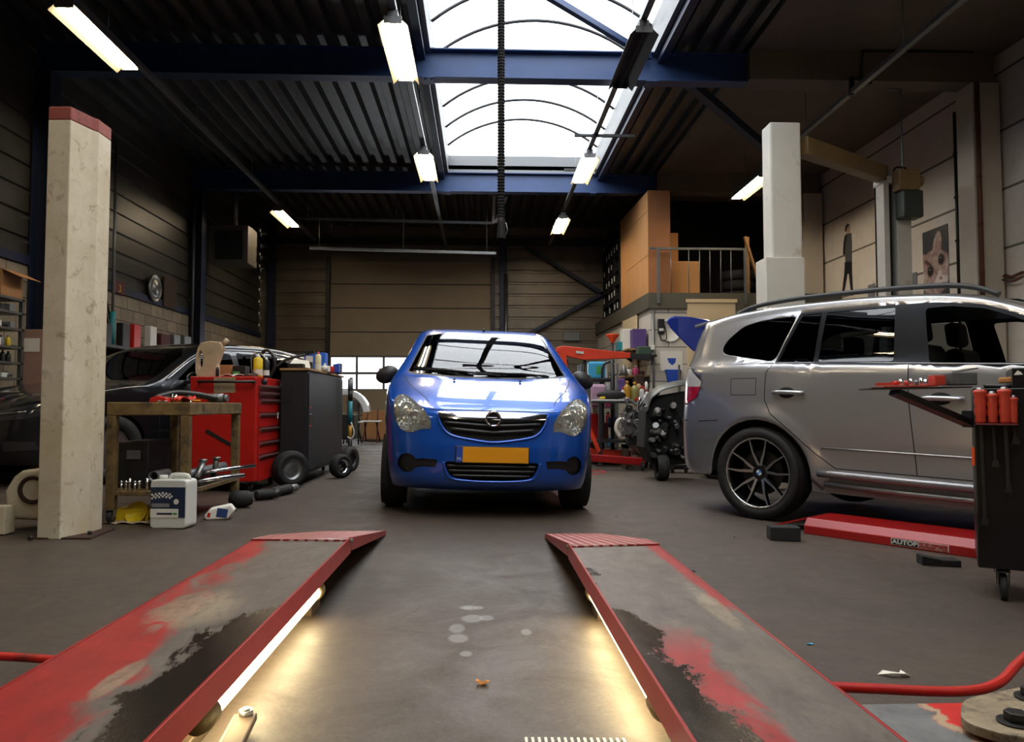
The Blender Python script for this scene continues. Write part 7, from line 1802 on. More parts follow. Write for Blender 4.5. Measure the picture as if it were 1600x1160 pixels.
q = aty(925, 700, 11.4); carton('foil_bag', (q.x - .08, 11.4, zf(q.x)), (q.x + .1, 11.6, q.z + .08), 'galv', 'small silver bag on floor behind the crane leg', 'bag', .03)
for (px, py, w_, h, m, lab) in ((927, 668, .16, .42, 'red_plastic', 'tall red crate left of parts table'), (943, 675, .14, .28, 'dark_red', 'dark red container under the parts table'), (957, 660, .12, .16, 'navy_cloth', 'dark blue bundle under the parts table'), (952, 690, .05, .14, 'sky_blue', 'small sky blue bottle under parts table'), (923, 640, .14, .14, 'white_plastic', 'white part with metal bars left of parts table')):
    q = aty(px, py, 11.75); carton('crate' if 'crate' in lab else 'container', (q.x - w_ / 2, 11.7, q.z - h / 2), (q.x + w_ / 2, 11.9, q.z + h / 2), m, lab, 'container', .02)
t = thing('storage_shelf', 'metal rack full of bottles behind crane mast', 'rack', (aty(925, 680, 12.2).x, 12.5, zf(1.6)))
x0, x1 = aty(908, 600, 12.2).x, aty(938, 600, 12.2).x
for z in (.15, .50, .78, 1.05, 1.32):
    b = MB(); b.bb((x0, 12.32, z), (x1 + .3, 12.66, z + .025)); b.done('shelf', 'galv', t, world=True)
for x in (x0, x1 + .28):
    for y in (12.32, 12.63):
        b = MB(); b.bb((x, y, zf(x)), (x + .03, y + .03, 1.5)); b.done('upright', 'galv', t, world=True)
random.seed(5)
nm_ = ['leftmost', 'second', 'third', 'fourth', 'rightmost']
for zi, z in enumerate((.175, .525, .805, 1.075)):
    for i in range(5):
        m = [['red_plastic', 'grey_plastic', 'white_plastic', 'black_plastic', 'maroon'], ['white_plastic', 'red_plastic', 'maroon', 'galv', 'red_plastic'], ['maroon', 'white_plastic', 'pink', 'lilac', 'pink'], ['white_plastic', 'sky_blue', 'grey_plastic', 'black_plastic', 'white_plastic']][zi][i]
        bottle('bottle', (x0 + .06 + i * (x1 + .2 - x0) / 5, 12.42, z), .17 + .06 * random.random(), .042, m, '%s bottle, %s on the %s shelf of the rack behind crane' % ({'red_plastic': 'red', 'grey_plastic': 'grey', 'white_plastic': 'white', 'black_plastic': 'black', 'maroon': 'maroon', 'galv': 'metal', 'pink': 'pink', 'lilac': 'lilac', 'sky_blue': 'blue'}[m], nm_[i], ['lowest', 'second', 'third', 'top'][zi]), cap=random.choice(['white_plastic', 'red_plastic', 'black_plastic']), group='bottles on the rack behind the crane')
a, c = aty(928, 625, 11.3), aty(962, 600, 11.3); carton('pink_bag', (a.x, 11.55, a.z - .1), (c.x - .1, 11.7, c.z), 'lilac', 'pale lilac bag standing behind the black hoses', 'bag', .04)
# ---- wall shelves on the office corner
def wx(y): return MX0 + (MXB - MX0) * (y - MY) / (BY - MY)
for (pz, lab, dpt) in ((547, 'upper brown wall shelf on the office side wall', .42), (589, 'lower brown wall shelf on the office side wall', .42)):
    z = aty(1000, pz, 14.2).z; y0, y1 = MY + .05, 15.4
    t = thing('wall_shelf', lab, 'shelf', (wx(14.8) - dpt / 2, 14.8, z))
    b = MB(); b.slab([(wx(y0) - .002, y0, z), (wx(y0) - dpt, y0, z), (wx(y1) - dpt, y1, z), (wx(y1) - .002, y1, z)], (0, 0, .03)); b.done('board', 'wood', t, world=True)
    for y in (y0 + .05, y1 - .05):
        b = MB(); b.slab([(wx(y) - .002, y, z), (wx(y) - dpt * .8, y, z), (wx(y) - .002, y, z - .22)], (0, .02, 0)); b.done('bracket', 'dark_steel', t, world=True)
z1_, z2_ = aty(1000, 547, 14.2).z + .03, aty(1000, 589, 14.2).z + .03
def bshelf(px0, px1, py_top, y, z, m, lab, nm='box', ct='box', bev=.008, d=.3):
    a, c = aty(px0, py_top, y), aty(px1, py_top, y); c_ = min(c.x, wx(y) - .01); return carton(nm, (a.x, y, z + .001), (c_, y + d, a.z), m, lab, ct, bev)
bshelf(989, 1010, 514, 14.25, z1_, 'purple', 'purple box on the upper office wall shelf', 'purple_box')
bshelf(973, 987, 514, 14.7, z1_, 'paper', 'white printed carton on upper office wall shelf', 'white_carton')
bshelf(966, 974, 534, 14.75, z1_, 'teal', 'small green glass jar left of white carton', 'glass_jar', 'jar')
a, c = aty(992, 556, 14.18), aty(1012, 543, 14.18); carton('green_case', (a.x, 14.16 - .25, a.z), (c.x, 14.1, c.z), 'green_case', 'dark green tool case below the purple box', 'case', .02)
b = MB(); b.bb((a.x - .25, 13.85, a.z - .04), (c.x + .1, 14.14, a.z - .001)); tag(b.done('dark_shelf', 'dark_steel'), 'dark metal ledge under the green case', 'shelf')
for (px, pyt, m, lab, nm) in ((975, 572, 'galv', 'silver funnel leaning on the lower office wall shelf', 'metal_funnel'), (983, 575, 'white_plastic', 'white can beside silver funnel on the lower shelf', 'white_can'), (993, 572, 'pink', 'pink bottle on the lower office wall shelf', 'pink_bottle'), (1002, 578, 'maroon', 'dark red jug on the lower office wall shelf', 'red_jug')):
    y = 14.35; q = aty(px, pyt, y)
    if nm == 'metal_funnel': b = MB(); b.lathe([(.11, 0), (.04, .13), (.02, .2)], (q.x, y, z2_), 18); tag(b.done(nm, m), lab, 'funnel')
    else: bottle(nm, (q.x, y, z2_), q.z - z2_, .06, m, lab, cat_=nm.split('_')[1], cap=random.choice(['white_plastic', 'black_plastic']))
# lower clutter near corner
for (px, pyt, pyb, m, lab, nm) in ((971, 592, 612, 'purple', 'small violet box under lower wall shelf', 'violet_box'), (1000, 585, 618, 'rust', 'brown machine part under the lower wall shelf', 'machine_part'), (1008, 600, 630, 'dark_steel', 'dark pump by the office corner', 'pump')):
    y = 13.6; a, c = aty(px - 6, pyb, y), aty(px + 6, pyt, y); carton(nm, (a.x, y, a.z), (c.x, y + .2, c.z), m, lab, nm.split('_')[-1], .02)
t = thing('side_bench', 'dark bench against the office side wall holding parts', 'bench', (2.6, 13.9, zf(2.6)))
zb_ = aty(985, 614, 13.6).z; zb_side = zb_
b = MB(); b.bb((2.35, 13.5, zb_ - .04), (3.15, 14.1, zb_)); b.done('top', 'dark_steel', t, world=True)
for x in (2.38, 3.1):
    for y in (13.53, 14.05): b = MB(); b.bb((x - .02, y - .02, zf(x)), (x + .02, y + .02, zb_ - .04)); b.done('leg', 'dark_steel', t, world=True)
# ---- office front wall furniture
yw = MY
t = thing('wall_phone', 'black wall telephone with looped cord on the office wall', 'phone', (aty(1032, 520, yw - .05).x, yw - .05, aty(1032, 522, yw).z))
a, c = aty(1027, 522, yw), aty(1037, 499, yw); b = MB(); b.bb((a.x, yw - .09, a.z), (c.x, yw - .002, c.z)); b.done('body', 'black_plastic', t, world=True, bevel=.015)
b = MB(); a2, c2 = aty(1028, 518, yw), aty(1035, 514, yw); b.bb((a2.x, yw - .095, a2.z), (c2.x, yw - .09, c2.z)); b.done('label', 'white_plastic', t, world=True)
b = MB(); b.tube(cat([aty(1031, 520, yw - .05), aty(1033, 532, yw - .05), aty(1041, 530, yw - .05), aty(1040, 515, yw - .05), aty(1037, 506, yw - .05)], 6), .008, 8); b.done('cord', 'cable', t, world=True)
c = aty(1047, 517, yw - .02); b = MB(); b.lathe([(.215, 0), (.215, -.02), (.20, -.035), (.19, -.02), (0, -.02)], (c.x, yw - .001, c.z), 32, 'Y'); tag(b.done('wall_clock', 'white_plastic'), 'round pale disc clock on the office wall behind phone', 'clock')
a, c = aty(1032, 580, yw), aty(1066, 549, yw)
t = thing('notice_poster', 'white poster with blue pocket print on the office wall', 'poster', ((a.x + c.x) / 2, yw - .01, a.z))
b = MB(); b.bb((a.x, yw - .012, a.z), (c.x, yw - .002, c.z)); b.done('sheet', 'paper', t, world=True)
b = MB(); q = [aty(1042, 560, yw), aty(1056, 560, yw), aty(1055, 567, yw), aty(1050, 571, yw), aty(1045, 567, yw)]; b.prism([(v.x, v.z) for v in q], 'Y', yw - .016, yw - .012); b.done('blue_shape', 'blue_plastic', t, world=True)
a, c = aty(1038, 599, yw), aty(1062, 578, yw)
t = thing('blue_pouch', 'blue holder hanging below the white poster', 'pouch', ((a.x + c.x) / 2, yw - .06, a.z))
b = MB(); b.prism([(a.x, c.z), (c.x, c.z), (c.x - .03, a.z), (a.x + .06, a.z)], 'Y', yw - .12, yw - .002); b.done('pouch', 'blue_plastic', t, world=True, bevel=.01)
b = MB(); x = aty(1058, 600, yw).x; b.cyl((x, yw - .15, zf(x)), (x, yw - .15, aty(1058, 571, yw).z), .02, 10); tag(b.done('black_pole', 'black_plastic'), 'upright black pole before the office wall beside blue holder', 'pole')
b = MB(); x = aty(1022, 560, yw).x; b.cyl((x - .02, yw - .03, .2), (x - .02, yw - .03, MZ0), .022, 10); tag(b.done('wall_conduit', 'galv'), 'vertical grey conduit at the office wall corner', 'conduit')
q = aty(1018, 544, yw); b = MB(); b.box((q.x, yw - .05, q.z), (.09, .08, .09)); tag(b.done('wall_socket', 'white_plastic', bevel=.01), 'white switch box at the office wall corner', 'switch')
# stripped dark front end beyond
t = thing('dark_car_front', 'black stripped car front with bonnet dust behind the silver SUV', 'car part', (aty(1045, 700, 9.1).x, 9.1, zf(2.4)))
yy = 8.95
top_ = [aty(px, py, yy) for px, py in ((1012, 640), (1018, 622), (1035, 610), (1060, 603), (1085, 600))]
b = MB(); n_ = len(top_)
def skin(u, v):
    i = min(n_ - 2, int(u * (n_ - 1))); f = u * (n_ - 1) - i; p = top_[i].lerp(top_[i + 1], f)
    return Vector((p.x + .05 * v, p.y + v * .6, p.z + .06 * math.sin(v * PI)))
b.grid(skin, 14, 8); b.done('bonnet', 'bonnet_dust', t, world=True, solid=.012)
q = [aty(px, py, yy + .02) for px, py in ((1012, 642), (1022, 627), (1040, 618), (1085, 610), (1085, 725), (1050, 728), (1020, 726), (1008, 700))]
b = MB(); b.prism([(v.x, v.z) for v in q], 'Y', yy + .08, yy + .55); b.done('engine_bay', 'well', t, world=True, bevel=.03)
random.seed(9)
for i in range(30):
    q = aty(1014 + random.random() * 56, 632 + random.random() * 88, yy); b = MB(); b.cyl((q.x, yy + .1, q.z), (q.x + random.uniform(-.1, .1), yy - .02, q.z + random.uniform(-.08, .08)), .015 + .03 * random.random(), 12); b.done('bay_part', random.choice(['rubber', 'dark_steel', 'galv', 'engine_alu', 'black_plastic']), t, world=True)
x = aty(1035, 720, yy).x
b = MB(); tyre_mesh(b, (x, yy + .05, zf(x) + .16), .16, .12, .09); b.done('trolley_wheel', 'rubber', t, world=True)
q = atf(1078, 742)
t = thing('trolley_jack', 'low jack wheels visible under the SUV rear bumper', 'jack', (q.x, q.y + .3, zf(q.x)))
b = MB(); b.bb((-.25, -.1, .05), (.25, .1, .12)); b.done('frame', 'dark_steel', t, bevel=.02)
for x in (-.18, .0, .18): caster(t, (x, -.1, 0), .035)
# ---- blue car in the far lift bay with open tailgate
def blue_behind():
    th = math.atan2(.753, .659); rot = Euler((0, R(0), R(90) - th + R(0)), 'XYZ')
    # axis of the car (front direction) = (.659,-.753)
    ang = math.atan2(.753, -.659) - R(90)
    t = thing('navy_hatchback', 'dark blue car seen through the SUV windows, tailgate raised', 'car', (0, 0, 0), (0, 0, ang))
    d = Vector((-.659, .753, 0)); mid = Vector((4.3, 8.9, 0)); t.location = mid - d * 1.87 + Vector((0, 0, zf(4.2) + .02))
    bm = car_shell(blue_cfg, [(.80, .335), (3.14, .335)], nv=8, step=.12)
    for s in (-1, 1):
        side = (lambda c: c.x > .4) if s > 0 else (lambda c: c.x < -.4)
        for nm, Q in (('front_door_glass', [(1.29, 1.085), (2.05, 1.10), (2.05, 1.43), (1.5, 1.325), (1.29, 1.235)]), ('rear_door_glass', [(2.12, 1.10), (2.95, 1.14), (3.0, 1.25), (2.9, 1.42), (2.12, 1.45)])):
            f = carve(bm, Q, (1, 2), side); take(bm, f, nm, 'glass_tint', t)
    f = carve(bm, [(-.6, 1.09), (.6, 1.09), (.53, 1.46), (-.53, 1.46)], (0, 2), lambda c: .7 < c.y < 1.95); take(bm, f, 'windscreen', 'glass_tint', t)
    f = carve(bm, rnd([(-.55, .5), (.55, .5), (.52, 1.45), (-.52, 1.45)], .05, 3), (0, 2), lambda c: c.y > 3.35); bmesh.ops.delete(bm, geom=f, context='FACES_ONLY')
    shell_done(bm, 'body', ['paint_navy'], t)
    floorpan(t, .3, 3.5, .80, [(.80, .335), (3.14, .335)], .29, .2)
    for (y, s) in ((.80, -1), (.80, 1), (3.14, -1), (3.14, 1)): wheel(t, (s * .735, y, .295), s, .30, .185, .2)
    # raised tailgate
    tg = [(1040, 503), (1042, 497), (1052, 494), (1075, 495), (1100, 499), (1135, 508), (1135, 545), (1084, 551), (1072, 540), (1058, 526), (1046, 513)]
    Q = [aty(px, py, 10.0) for px, py in tg]; off = Vector((.753, .659, 0)) * 1.05
    b = MB(); b.slab(Q, off); b.done('tailgate', 'paint_navy', t, world=True, bevel=.03, seg=3)
    return t
blue_behind()
# ---- right wall: posters, pipes
def kitten_mat():
    s = NT('kitten_photo'); tc = s.node('ShaderNodeTexCoord'); sp = s.node('ShaderNodeSeparateXYZ'); s.link(tc.outputs['Object'], sp.inputs[0])
    U, V = sp.outputs['Y'], sp.outputs['Z']       # metres; u grows away from viewer
    n = s.noise(9, 6, .7); n2 = s.noise(30, 4, .7)
    def ell(u0, v0, ru, rv, soft=.25, wob=.0, rot=0):
        du = s.math('SUBTRACT', U, u0); dv = s.math('SUBTRACT', V, v0)
        if rot:
            c_, s_ = math.cos(rot), math.sin(rot)
            a = s.math('ADD', s.math('MULTIPLY', du, c_), s.math('MULTIPLY', dv, s_)); b_ = s.math('ADD', s.math('MULTIPLY', du, -s_), s.math('MULTIPLY', dv, c_)); du, dv = a, b_
        q = s.math('ADD', s.math('POWER', s.math('ABSOLUTE', s.math('DIVIDE', du, ru)), 2.0), s.math('POWER', s.math('ABSOLUTE', s.math('DIVIDE', dv, rv)), 2.0))
        if wob: q = s.math('ADD', q, s.math('MULTIPLY', s.math('SUBTRACT', n, .5), wob))
        return s.maprange(q, 1 - soft, 1 + soft, 1, 0)
    c = s.ramp(n, [(.3, lin((36, 44, 52))), (.7, lin((62, 72, 78)))])
    H, W = PH, PW; C = H / 2
    n3 = s.noise(4, 8, .75, None, .8)
    fur = s.ramp(n3, [(.3, lin((112, 88, 82))), (.45, lin((168, 140, 130))), (.58, lin((204, 184, 172))), (.75, lin((224, 210, 200)))])
    pink = s.mix(.5, fur, lin((176, 120, 116)))
    c = s.mix(ell(.02 * W, -.14 * H + C, .60 * W, .34 * H, .10, .7), c, fur)
    c = s.mix(ell(-.08 * W, .22 * H + C, .17 * W, .22 * H, .15, .5, .25), c, fur)
    c = s.mix(ell(-.09 * W, .22 * H + C, .08 * W, .13 * H, .4, .5, .25), c, pink)
    c = s.mix(ell(.42 * W, .07 * H + C, .14 * W, .10 * H, .3, .5, -.4), c, pink)
    c = s.mix(ell(.30 * W, .02 * H + C, .16 * W, .03 * H, .5, 1.0, .5), c, lin((92, 70, 66)))
    for (eu, ev) in ((-.24, .02), (.20, -.11)):
        c = s.mix(ell(eu * W, ev * H + C, .135 * W, .085 * H, .4, .3), c, lin((70, 56, 54)))
        c = s.mix(ell(eu * W, ev * H + C, .10 * W, .065 * H, .15), c, lin((14, 13, 14)))
        c = s.mix(ell((eu + .03) * W, (ev + .025) * H + C, .018 * W, .010 * H, .4), c, lin((200, 200, 200)))
    c = s.mix(ell(-.12 * W, -.24 * H + C, .09 * W, .13 * H, .6, .6, .5), c, lin((226, 214, 204)))
    c = s.mix(ell(-.22 * W, -.29 * H + C, .24 * W, .08 * H, .4, .5), c, lin((228, 220, 210)))
    c = s.mix(ell(-.21 * W, -.25 * H + C, .05 * W, .022 * H, .4, .2), c, lin((150, 88, 88)))
    c = s.mix(ell(-.26 * W, -.35 * H + C, .20 * W, .03 * H, .5, .8), c, lin((48, 40, 42)))
    c = s.mix(s.maprange(n2, .5, .68, 0, .35), c, lin((120, 98, 92)))
    s.link(c, s.b.inputs['Base Color']); s.b.inputs['Roughness'].default_value = .35; return s.m
XW = RX - .012
a, c, d_ = atx(1441, 362, XW), atx(1480, 352, XW), atx(1480, 470, XW)
y0, y1 = min(a.y, c.y), max(a.y, c.y); zt_ = (a.z + c.z) / 2; zb_ = zt_ - (y1 - y0) * 1.62; PW, PH = y1 - y0, zt_ - zb_
MT['kitten'] = kitten_mat()
b = MB(); b.bb((XW, y0, zb_), (RX - .002, y1, zt_)); tag(b.done('kitten_poster', 'kitten'), 'large photo poster of a pale kitten face on right wall', 'poster')
XP = RX - .006
fig = lambda L: [(atx(px, py, XP).y, atx(px, py, XP).z) for px, py in L]
t = thing('figure_poster', 'life size cut-out print of standing figure in black trousers on right wall', 'poster', (XP, atx(1325, 450, XP).y, atx(1325, 452, XP).z))
for nm, m, L in (('trousers', 'pure_black', [(1320, 410), (1331, 408), (1331, 425), (1333, 462), (1330, 462), (1326, 428), (1324, 428), (1318, 462), (1315, 462), (1319, 428)]), ('shirt', 'galv', [(1321, 366), (1330, 364), (1331, 380), (1331, 410), (1321, 410), (1319, 385)]), ('sleeve', 'black_plastic', [(1320, 368), (1323, 368), (1321, 385), (1320, 398), (1317, 398), (1318, 380)]), ('face', 'figure_skin', [(1322, 354), (1325, 352), (1328, 354), (1328, 362), (1325, 366), (1322, 363)]), ('hair', 'pure_black', [(1321, 354), (1324, 350), (1328, 352), (1324, 354), (1322, 362), (1320, 362)])):
    k = {'sleeve': .002, 'hair': .002}.get(nm, 0)
    b = MB(); b.prism(fig(L), 'X', XP - k, RX - .002); b.done(nm, m, t, world=True)
for (px0, px1, py, lab) in ((1356, 1366, 443, 'small grey notice low on right wall left of channel post'), (1421, 1432, 425, 'small grey notice on the right wall beside channel post')):
    a, c = atx(px0, py + 16, XW), atx(px1, py, XW); b = MB(); b.bb((XW, min(a.y, c.y), a.z - .1), (RX, max(a.y, c.y), c.z)); tag(b.done('wall_notice', 'grey_plastic'), lab, 'notice')
for i, (px, top, m, lab) in enumerate(((1497, 125, 'dark_steel', 'vertical dark conduit on the right wall beside kitten poster'), (1531, 115, 'rust_pipe', 'vertical rusty pipe at the concrete column'), (1550, 70, 'dark_steel', 'vertical dark conduit with clips right of the rusty pipe'))):
    X = (RX - .04) if i == 0 else (RX - .46 if i == 1 else RX - .04)
    p = atx(px, 400, X); yy_ = p.y
    if i == 1: yy_ = 9.5; X = aty(1531, 300, yy_).x
    b = MB(); b.cyl((X, yy_, 1.6), (X, yy_, min(5.0, atx(px, top, X).z if i != 1 else 5.0)), .022 if i != 1 else .03, 10)
    z = 1.9
    while z < 4.8: b.cyl((X, yy_, z), (X, yy_, z + .03), .034, 10); z += .62
    tag(b.done('conduit', m), lab, 'conduit')
pts = [(RX - .06, atx(1500, 438, RX - .06).y, 2.32), (RX - .06, 10.5, 2.3), (RX - .06, 9.6, 2.33), (RX - .06, 8.7, 2.30), (RX - .06, 7.8, 2.36), (RX - .06, 7.2, 2.33)]
p0_, p1_ = atx(1515, 443, RX - .06), atx(1598, 428, RX - .06)
b = MB(); b.tube([p0_.lerp(p1_, k / 10) + Vector((0, 0, .02 * math.sin(k * 2.1))) for k in range(11)], .022, 8); b.tube([p0_.lerp(p1_, k / 10) + Vector((-.02, 0, -.05 + .03 * math.sin(k * 1.3))) for k in range(11)], .012, 8); tag(b.done('pipe_run', 'rust_pipe'), 'horizontal rusty pipe run along right wall above SUV roof', 'pipe')
# ceiling conduits in the right bay
for i, (L, lab) in enumerate((([(1346, 130), (1348, 80), (1520, 80)], 'dark square cornered conduit on the concrete beam at upper right'),)):
    b = MB(); b.tube([aty(px, py, 9.52) for px, py in L], .018, 8); b.box(aty(1352, 128, 9.5), (.14, .08, .09)); tag(b.done('conduit', 'dark_steel'), lab, 'conduit')
b = MB(); q = aty(1330, 137, 9.5); b.cyl(aty(1330, 150, 9.5), aty(1331, 122, 9.5), .035, 10); tag(b.done('small_lamp_bracket', 'dark_steel'), 'short dark cylinder hanging from concrete beam, left of the conduit', 'bracket')
# ---- tool cart at the right edge (its side lies along the line of sight)
C0 = aty(1523, 700, 3.45); CA = R(-32)
GZ0, GZ1 = aty(1531, 887, 3.45).z, aty(1540, 607, 3.45).z
cz0 = zf(2.6)
t = thing('tool_cart', 'black steel tool cart at the right edge of view', 'tool cart', (C0.x, C0.y, cz0), (0, 0, CA))
CM = Matrix.Translation((C0.x, C0.y, cz0)) @ Matrix.Rotation(CA, 4, 'Z'); CI = CM.inverted()
def oncart(px, py, off=0.0):      # point of the front face plane (pushed out by off) at a pixel, in cart coordinates
    o = CI @ Vector((0, 0, CH)); d = CI.to_3x3() @ ray(px, py); k = (-off - o.y) / d.y; return o + d * k
b = MB(); b.bb((0, 0, GZ0 - cz0), (.72, .48, GZ1 - cz0)); b.done('body', 'cart_black', t, bevel=.005)
u0 = oncart(1581, 575, -.03); b = MB(); b.bb((u0.x, .03, GZ1 - cz0), (.72, .46, u0.z)); b.done('rear_upstand', 'cart_black', t, bevel=.005)
for (x, y) in ((.10, .06), (.62, .06), (.10, .42), (.62, .42)): caster(t, (x, y, 0), .062)
zr = oncart(1550, 662, .02).z; xr = oncart(1590, 662, .02).x
b = MB(); b.bb((.005, -.07, zr - .008), (xr, 0, zr)); b.done('tool_holder', 'dark_red', t, bevel=.002)
b = MB(); b.bb((-.012, .005, oncart(1521, 728).z), (-.001, .05, oncart(1521, 700).z)); b.done('orange_reflector', 'funnel_orange', t)
q = oncart(1590, 583, -.03); b = MB(); b.prism([(q.x - .015, q.z - .01), (q.x, q.z + .012), (q.x + .012, q.z + .004), (q.x + .02, q.z - .008)], 'Y', .028, .0299); b.done('torn_sticker', 'paper', t)
for i, (px, pt, r_, sh, w2) in enumerate(((1531, 609, .026, 820, .008), (1550, 615, .023, 730, .006), (1569, 608, .026, 770, .009), (1583, 621, .018, 695, .006))):
    q = oncart(px, pt, .035); wq = CM @ Vector((q.x, -.035, zr)); h = thing('pry_bar', '%s of the four red handled pry bars on black cart' % ['first from left', 'second from left', 'third from left', 'rightmost'][i], 'pry bar', wq, CA, 'pry bars hanging on the black cart')
    H_ = q.z - zr
    b = MB(); b.lathe([(r_ * .75, 0), (r_ * .85, .01), (r_ * .8, H_ * .2), (r_, H_ * .35), (r_ * .82, H_ * .5), (r_, H_ * .65), (r_ * .84, H_ * .78), (r_ * 1.1, H_ * .9), (r_ * 1.1, H_ * .96), (r_ * .6, H_)], (0, 0, 0), 20); b.done('handle', 'handle_red', h)
    b = MB(); b.lathe([(r_ * .62, H_), (r_ * .5, H_ + .008), (0, H_ + .012)], (0, 0, 0), 16, caps=False); b.done('handle_cap', 'steel', h)
    zb_ = oncart(px, sh, .035).z - zr
    b = MB(); b.beam((0, 0, .0), (.006, 0, zb_), w2 * 1.6, w2 * 1.2); b.prism([(-.004, zb_ + .03), (.016, zb_ + .03), (.022, zb_), (-.010, zb_)], 'Y', -.004, .004); b.done('shaft', 'dark_steel', h)
def cartw(x, y, z=0): return CM @ Vector((x, y, GZ1 - cz0 + z))
# swing tray on a bracket
q0, q1 = aty(1362, 610, 3.5), aty(1519, 606, 3.5); TZ_ = q1.z
t = thing('swing_tray', 'thin black tray with red mat on diagonal bracket beside the cart', 'tray', ((q0.x + q1.x) / 2, 3.6, TZ_))
b = MB(); b.slab([(q0.x, 3.50, TZ_ - .006), (q1.x, 3.50, TZ_ + .0), (q1.x, 3.82, TZ_ + .0), (q0.x + .1, 3.82, TZ_ - .006)], (0, 0, .006)); b.done('tray_plate', 'dark_steel', t, world=True)
b = MB(); b.slab([(q0.x + .06, 3.505, TZ_ + .001), (q1.x - .16, 3.505, TZ_ + .006), (q1.x - .16, 3.8, TZ_ + .006), (q0.x + .14, 3.8, TZ_ + .001)], (0, 0, .006)); b.done('red_mat', 'handle_red', t, world=True)
b = MB(); b.beam(aty(1398, 613, 3.55), aty(1519, 664, 3.55), .10, .028); b.done('brace', 'cart_black', t, world=True, bevel=.003)
b = MB(); b.box(aty(1518, 655, 3.55), (.05, .08, .08)); b.done('hinge_block', 'black_plastic', t, world=True, bevel=.006)
def ontray(px, y=3.6): return Vector((aty(px, 600, y).x, y, TZ_ + .013))
p = ontray(1497, 3.6); t2 = thing('metal_tin', 'grey metal tin with seams on the swing tray', 'tin', p)
b = MB(); b.bb((-.065, -.05, 0), (.065, .05, .062)); b.done('tin', 'galv', t2, bevel=.006)
b = MB(); b.beam((-.01, 0, .066), (.085, .0, .082), .05, .006); b.done('lid', 'galv', t2)
p = ontray(1464, 3.6); t2 = thing('red_clip_box', 'small red toothed plastic block beside grey metal tin', 'clip', p)
b = MB(); b.bb((-.027, -.03, 0), (.027, .03, .038)); [b.bb((-.026 + i * .014, -.03, .038), (-.018 + i * .014, .03, .048)) for i in range(4)]; b.done('block', 'handle_red', t2, bevel=.002)
for i, px in enumerate((1400, 1408, 1416, 1424, 1432, 1440, 1447)):
    p = ontray(px, 3.57); b = MB(); h = [.02, .028, .022, .03, .025, .034, .028][i]; b.lathe([(.007, 0), (.009, .002), (.009, h), (.006, h), (.006, h * .5), (0, h * .5)], (0, 0, 0), 12); o = b.done('socket', ['red_plastic', 'chrome', 'handle_red', 'chrome', 'galv', 'chrome', 'chrome'][i]); o.location = p; tag(o, 'small socket on the red mat, %s from its left end' % ['first', 'second', 'third', 'fourth', 'fifth', 'sixth', 'seventh'][i], 'socket', 'sockets on the red mat')
p = ontray(1387, 3.62); b = MB(); b.beam((-.05, 0, .006), (.06, 0, .008), .014, .012); b.box((.05, 0, .012), (.03, .03, .02)); o = b.done('red_pliers', 'handle_red'); o.location = p; tag(o, 'red plastic tool at the left end of the swing tray', 'tool')
p = cartw(.16, .12); b = MB(); b.beam((-.06, 0, .0), (.05, 0, .006), .03, .026); o = b.done('brown_grip_tool', 'orange_paper', bevel=.006); o.location = p + Vector((0, 0, .024)); o.rotation_euler = (0, 0, CA); tag(o, 'orange brown grip on black clutter on top of cart', 'tool')
p = cartw(.13, .10); b = MB(); b.cyl((-.08, -.02, .01), (.09, .01, .01), .010, 8); b.cyl((-.06, .04, .01), (.08, -.0, .012), .010, 8); o = b.done('black_pliers', 'black_plastic'); o.location = p; o.rotation_euler = (0, 0, CA); tag(o, 'black pliers lying on top of the cart', 'pliers')
# ---- litter on the floor
def litter(px, py, m, lab, shape, nm='litter', ct='scrap', k=1):
    p = atf(px, py); b = MB()
    b.prism([(x * k, y * k) for x, y in shape], 'Z', 0, .002)
    for v in b.bm.verts: v.co.z += .014 * k * abs(math.sin(v.co.x * 60 / k))
    o = b.done(nm, m); o.location = (p.x, p.y, zf(p.x) + .001); o.rotation_euler = (0, R(1.4), 0); return tag(o, lab, ct)
litter(754, 1070, 'orange_paper', 'dry brown leaf on floor between the runways', [(-.022, -.01), (-.006, -.014), (.02, -.012), (.016, .004), (.002, .018), (-.006, .008), (-.018, .012)], 'leaf', 'leaf')
litter(1397, 1057, 'paper', 'crumpled white paper scrap near the red curved tube', [(-.05, .01), (-.02, -.012), (.03, -.015), (.05, -.005), (.03, .02), (.015, .0), (-.03, .016)], 'paper_scrap', 'paper')
litter(1265, 1008, 'sky_blue', 'tiny blue scrap on floor right of the right runway', [(-.012, -.004), (.01, -.006), (.012, .004), (-.008, .006)], 'blue_scrap', 'scrap')
litter(1078, 893, 'pure_black', 'small black clip on floor beside the right runway', [(-.02, -.01), (.03, -.012), (.02, .01), (-.025, .02)], 'black_clip', 'clip')
litter(963, 808, 'paper', 'tiny pale scrap on floor right of the blue car', [(-.015, -.01), (.02, -.01), (.01, .012)], 'pale_scrap', 'scrap')
litter(1147, 841, 'can_plastic', 'tiny pale crumb on floor before the SUV tyre', [(-.012, -.008), (.012, -.008), (.0, .01)], 'pale_crumb', 'scrap')
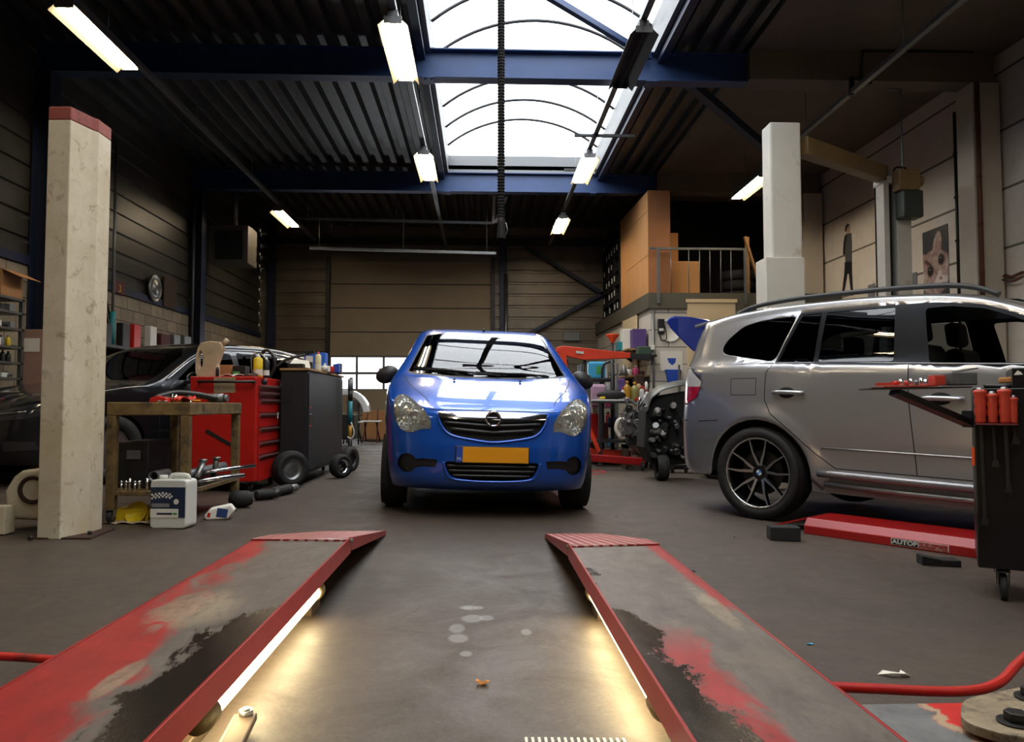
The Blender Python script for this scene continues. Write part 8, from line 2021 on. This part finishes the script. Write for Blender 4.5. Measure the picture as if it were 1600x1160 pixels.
# grate strip at the bottom edge
g0, g1 = atf(822, 1157), atf(975, 1160)
b = MB()
for i in range(16):
    x = g0.x + (g1.x - g0.x) * i / 15; b.bb((x - .0035, g0.y - .12, zf(x)), (x + .0035, g0.y + .004, zf(x) + .006))
b.bb((g0.x - .01, g0.y - .12, zf(g0.x)), (g1.x + .01, g0.y - .114, zf(g0.x) + .005))
tag(b.done('floor_grate', 'lift_white'), 'edge of a pale floor grate at the bottom of view', 'grate')
# ---- dense odds and ends by the office corner
mat('brown_part', (92, 60, 44), .6, .2, .3, 10); mat('tan_part', (170, 140, 96), .6, 0, .2)
bits = [(1000, 600, 13.4, .10, .16, 'tan_part', 'tan upright tin on side bench, leftmost of its row', 'tin'), (1006, 604, 13.45, .08, .12, 'red_plastic', 'small red can on side bench beside the tan tin', 'can'), (1012, 598, 13.5, .07, .2, 'white_plastic', 'slim white bottle on side bench by the office corner', 'bottle'),
        (989, 606, 13.45, .09, .1, 'brown_part', 'small brown canister on side bench left of the tan tin', 'canister')]
for (px, py, y, w_, h, m, lab, nm) in bits:
    x = aty(px, 610, y).x; b = MB(); b.lathe([(w_ * .5, 0), (w_ * .5, h * .8), (w_ * .3, h * .9), (w_ * .2, h), (0, h)], (x, y + .12, zb_side + .0), 16); tag(b.done(nm, m), lab, nm)
for (px, py, y, w_, h, m, lab, nm) in ((918, 655, 11.9, .10, .10, 'lift_white', 'pale bracket hanging behind the crane mast', 'bracket'), (1000, 640, 12.8, .3, .35, 'brown_part', 'brown gearbox lump on floor behind the engine', 'gearbox'), (985, 700, 11.6, .25, .12, 'engine_alu', 'grey casting lying on floor behind the crane legs', 'casting')):
    q = aty(px, py, y); z0 = zf(q.x) if nm != 'bracket' else q.z - h / 2
    b = MB(); b.bb((q.x - w_ / 2, y, z0), (q.x + w_ / 2, y + w_ * .8, z0 + h)); b.cyl((q.x, y - .03, z0 + h * .5), (q.x, y + .02, z0 + h * .5), h * .3, 14); tag(b.done(nm, m, bevel=.02), lab, nm)
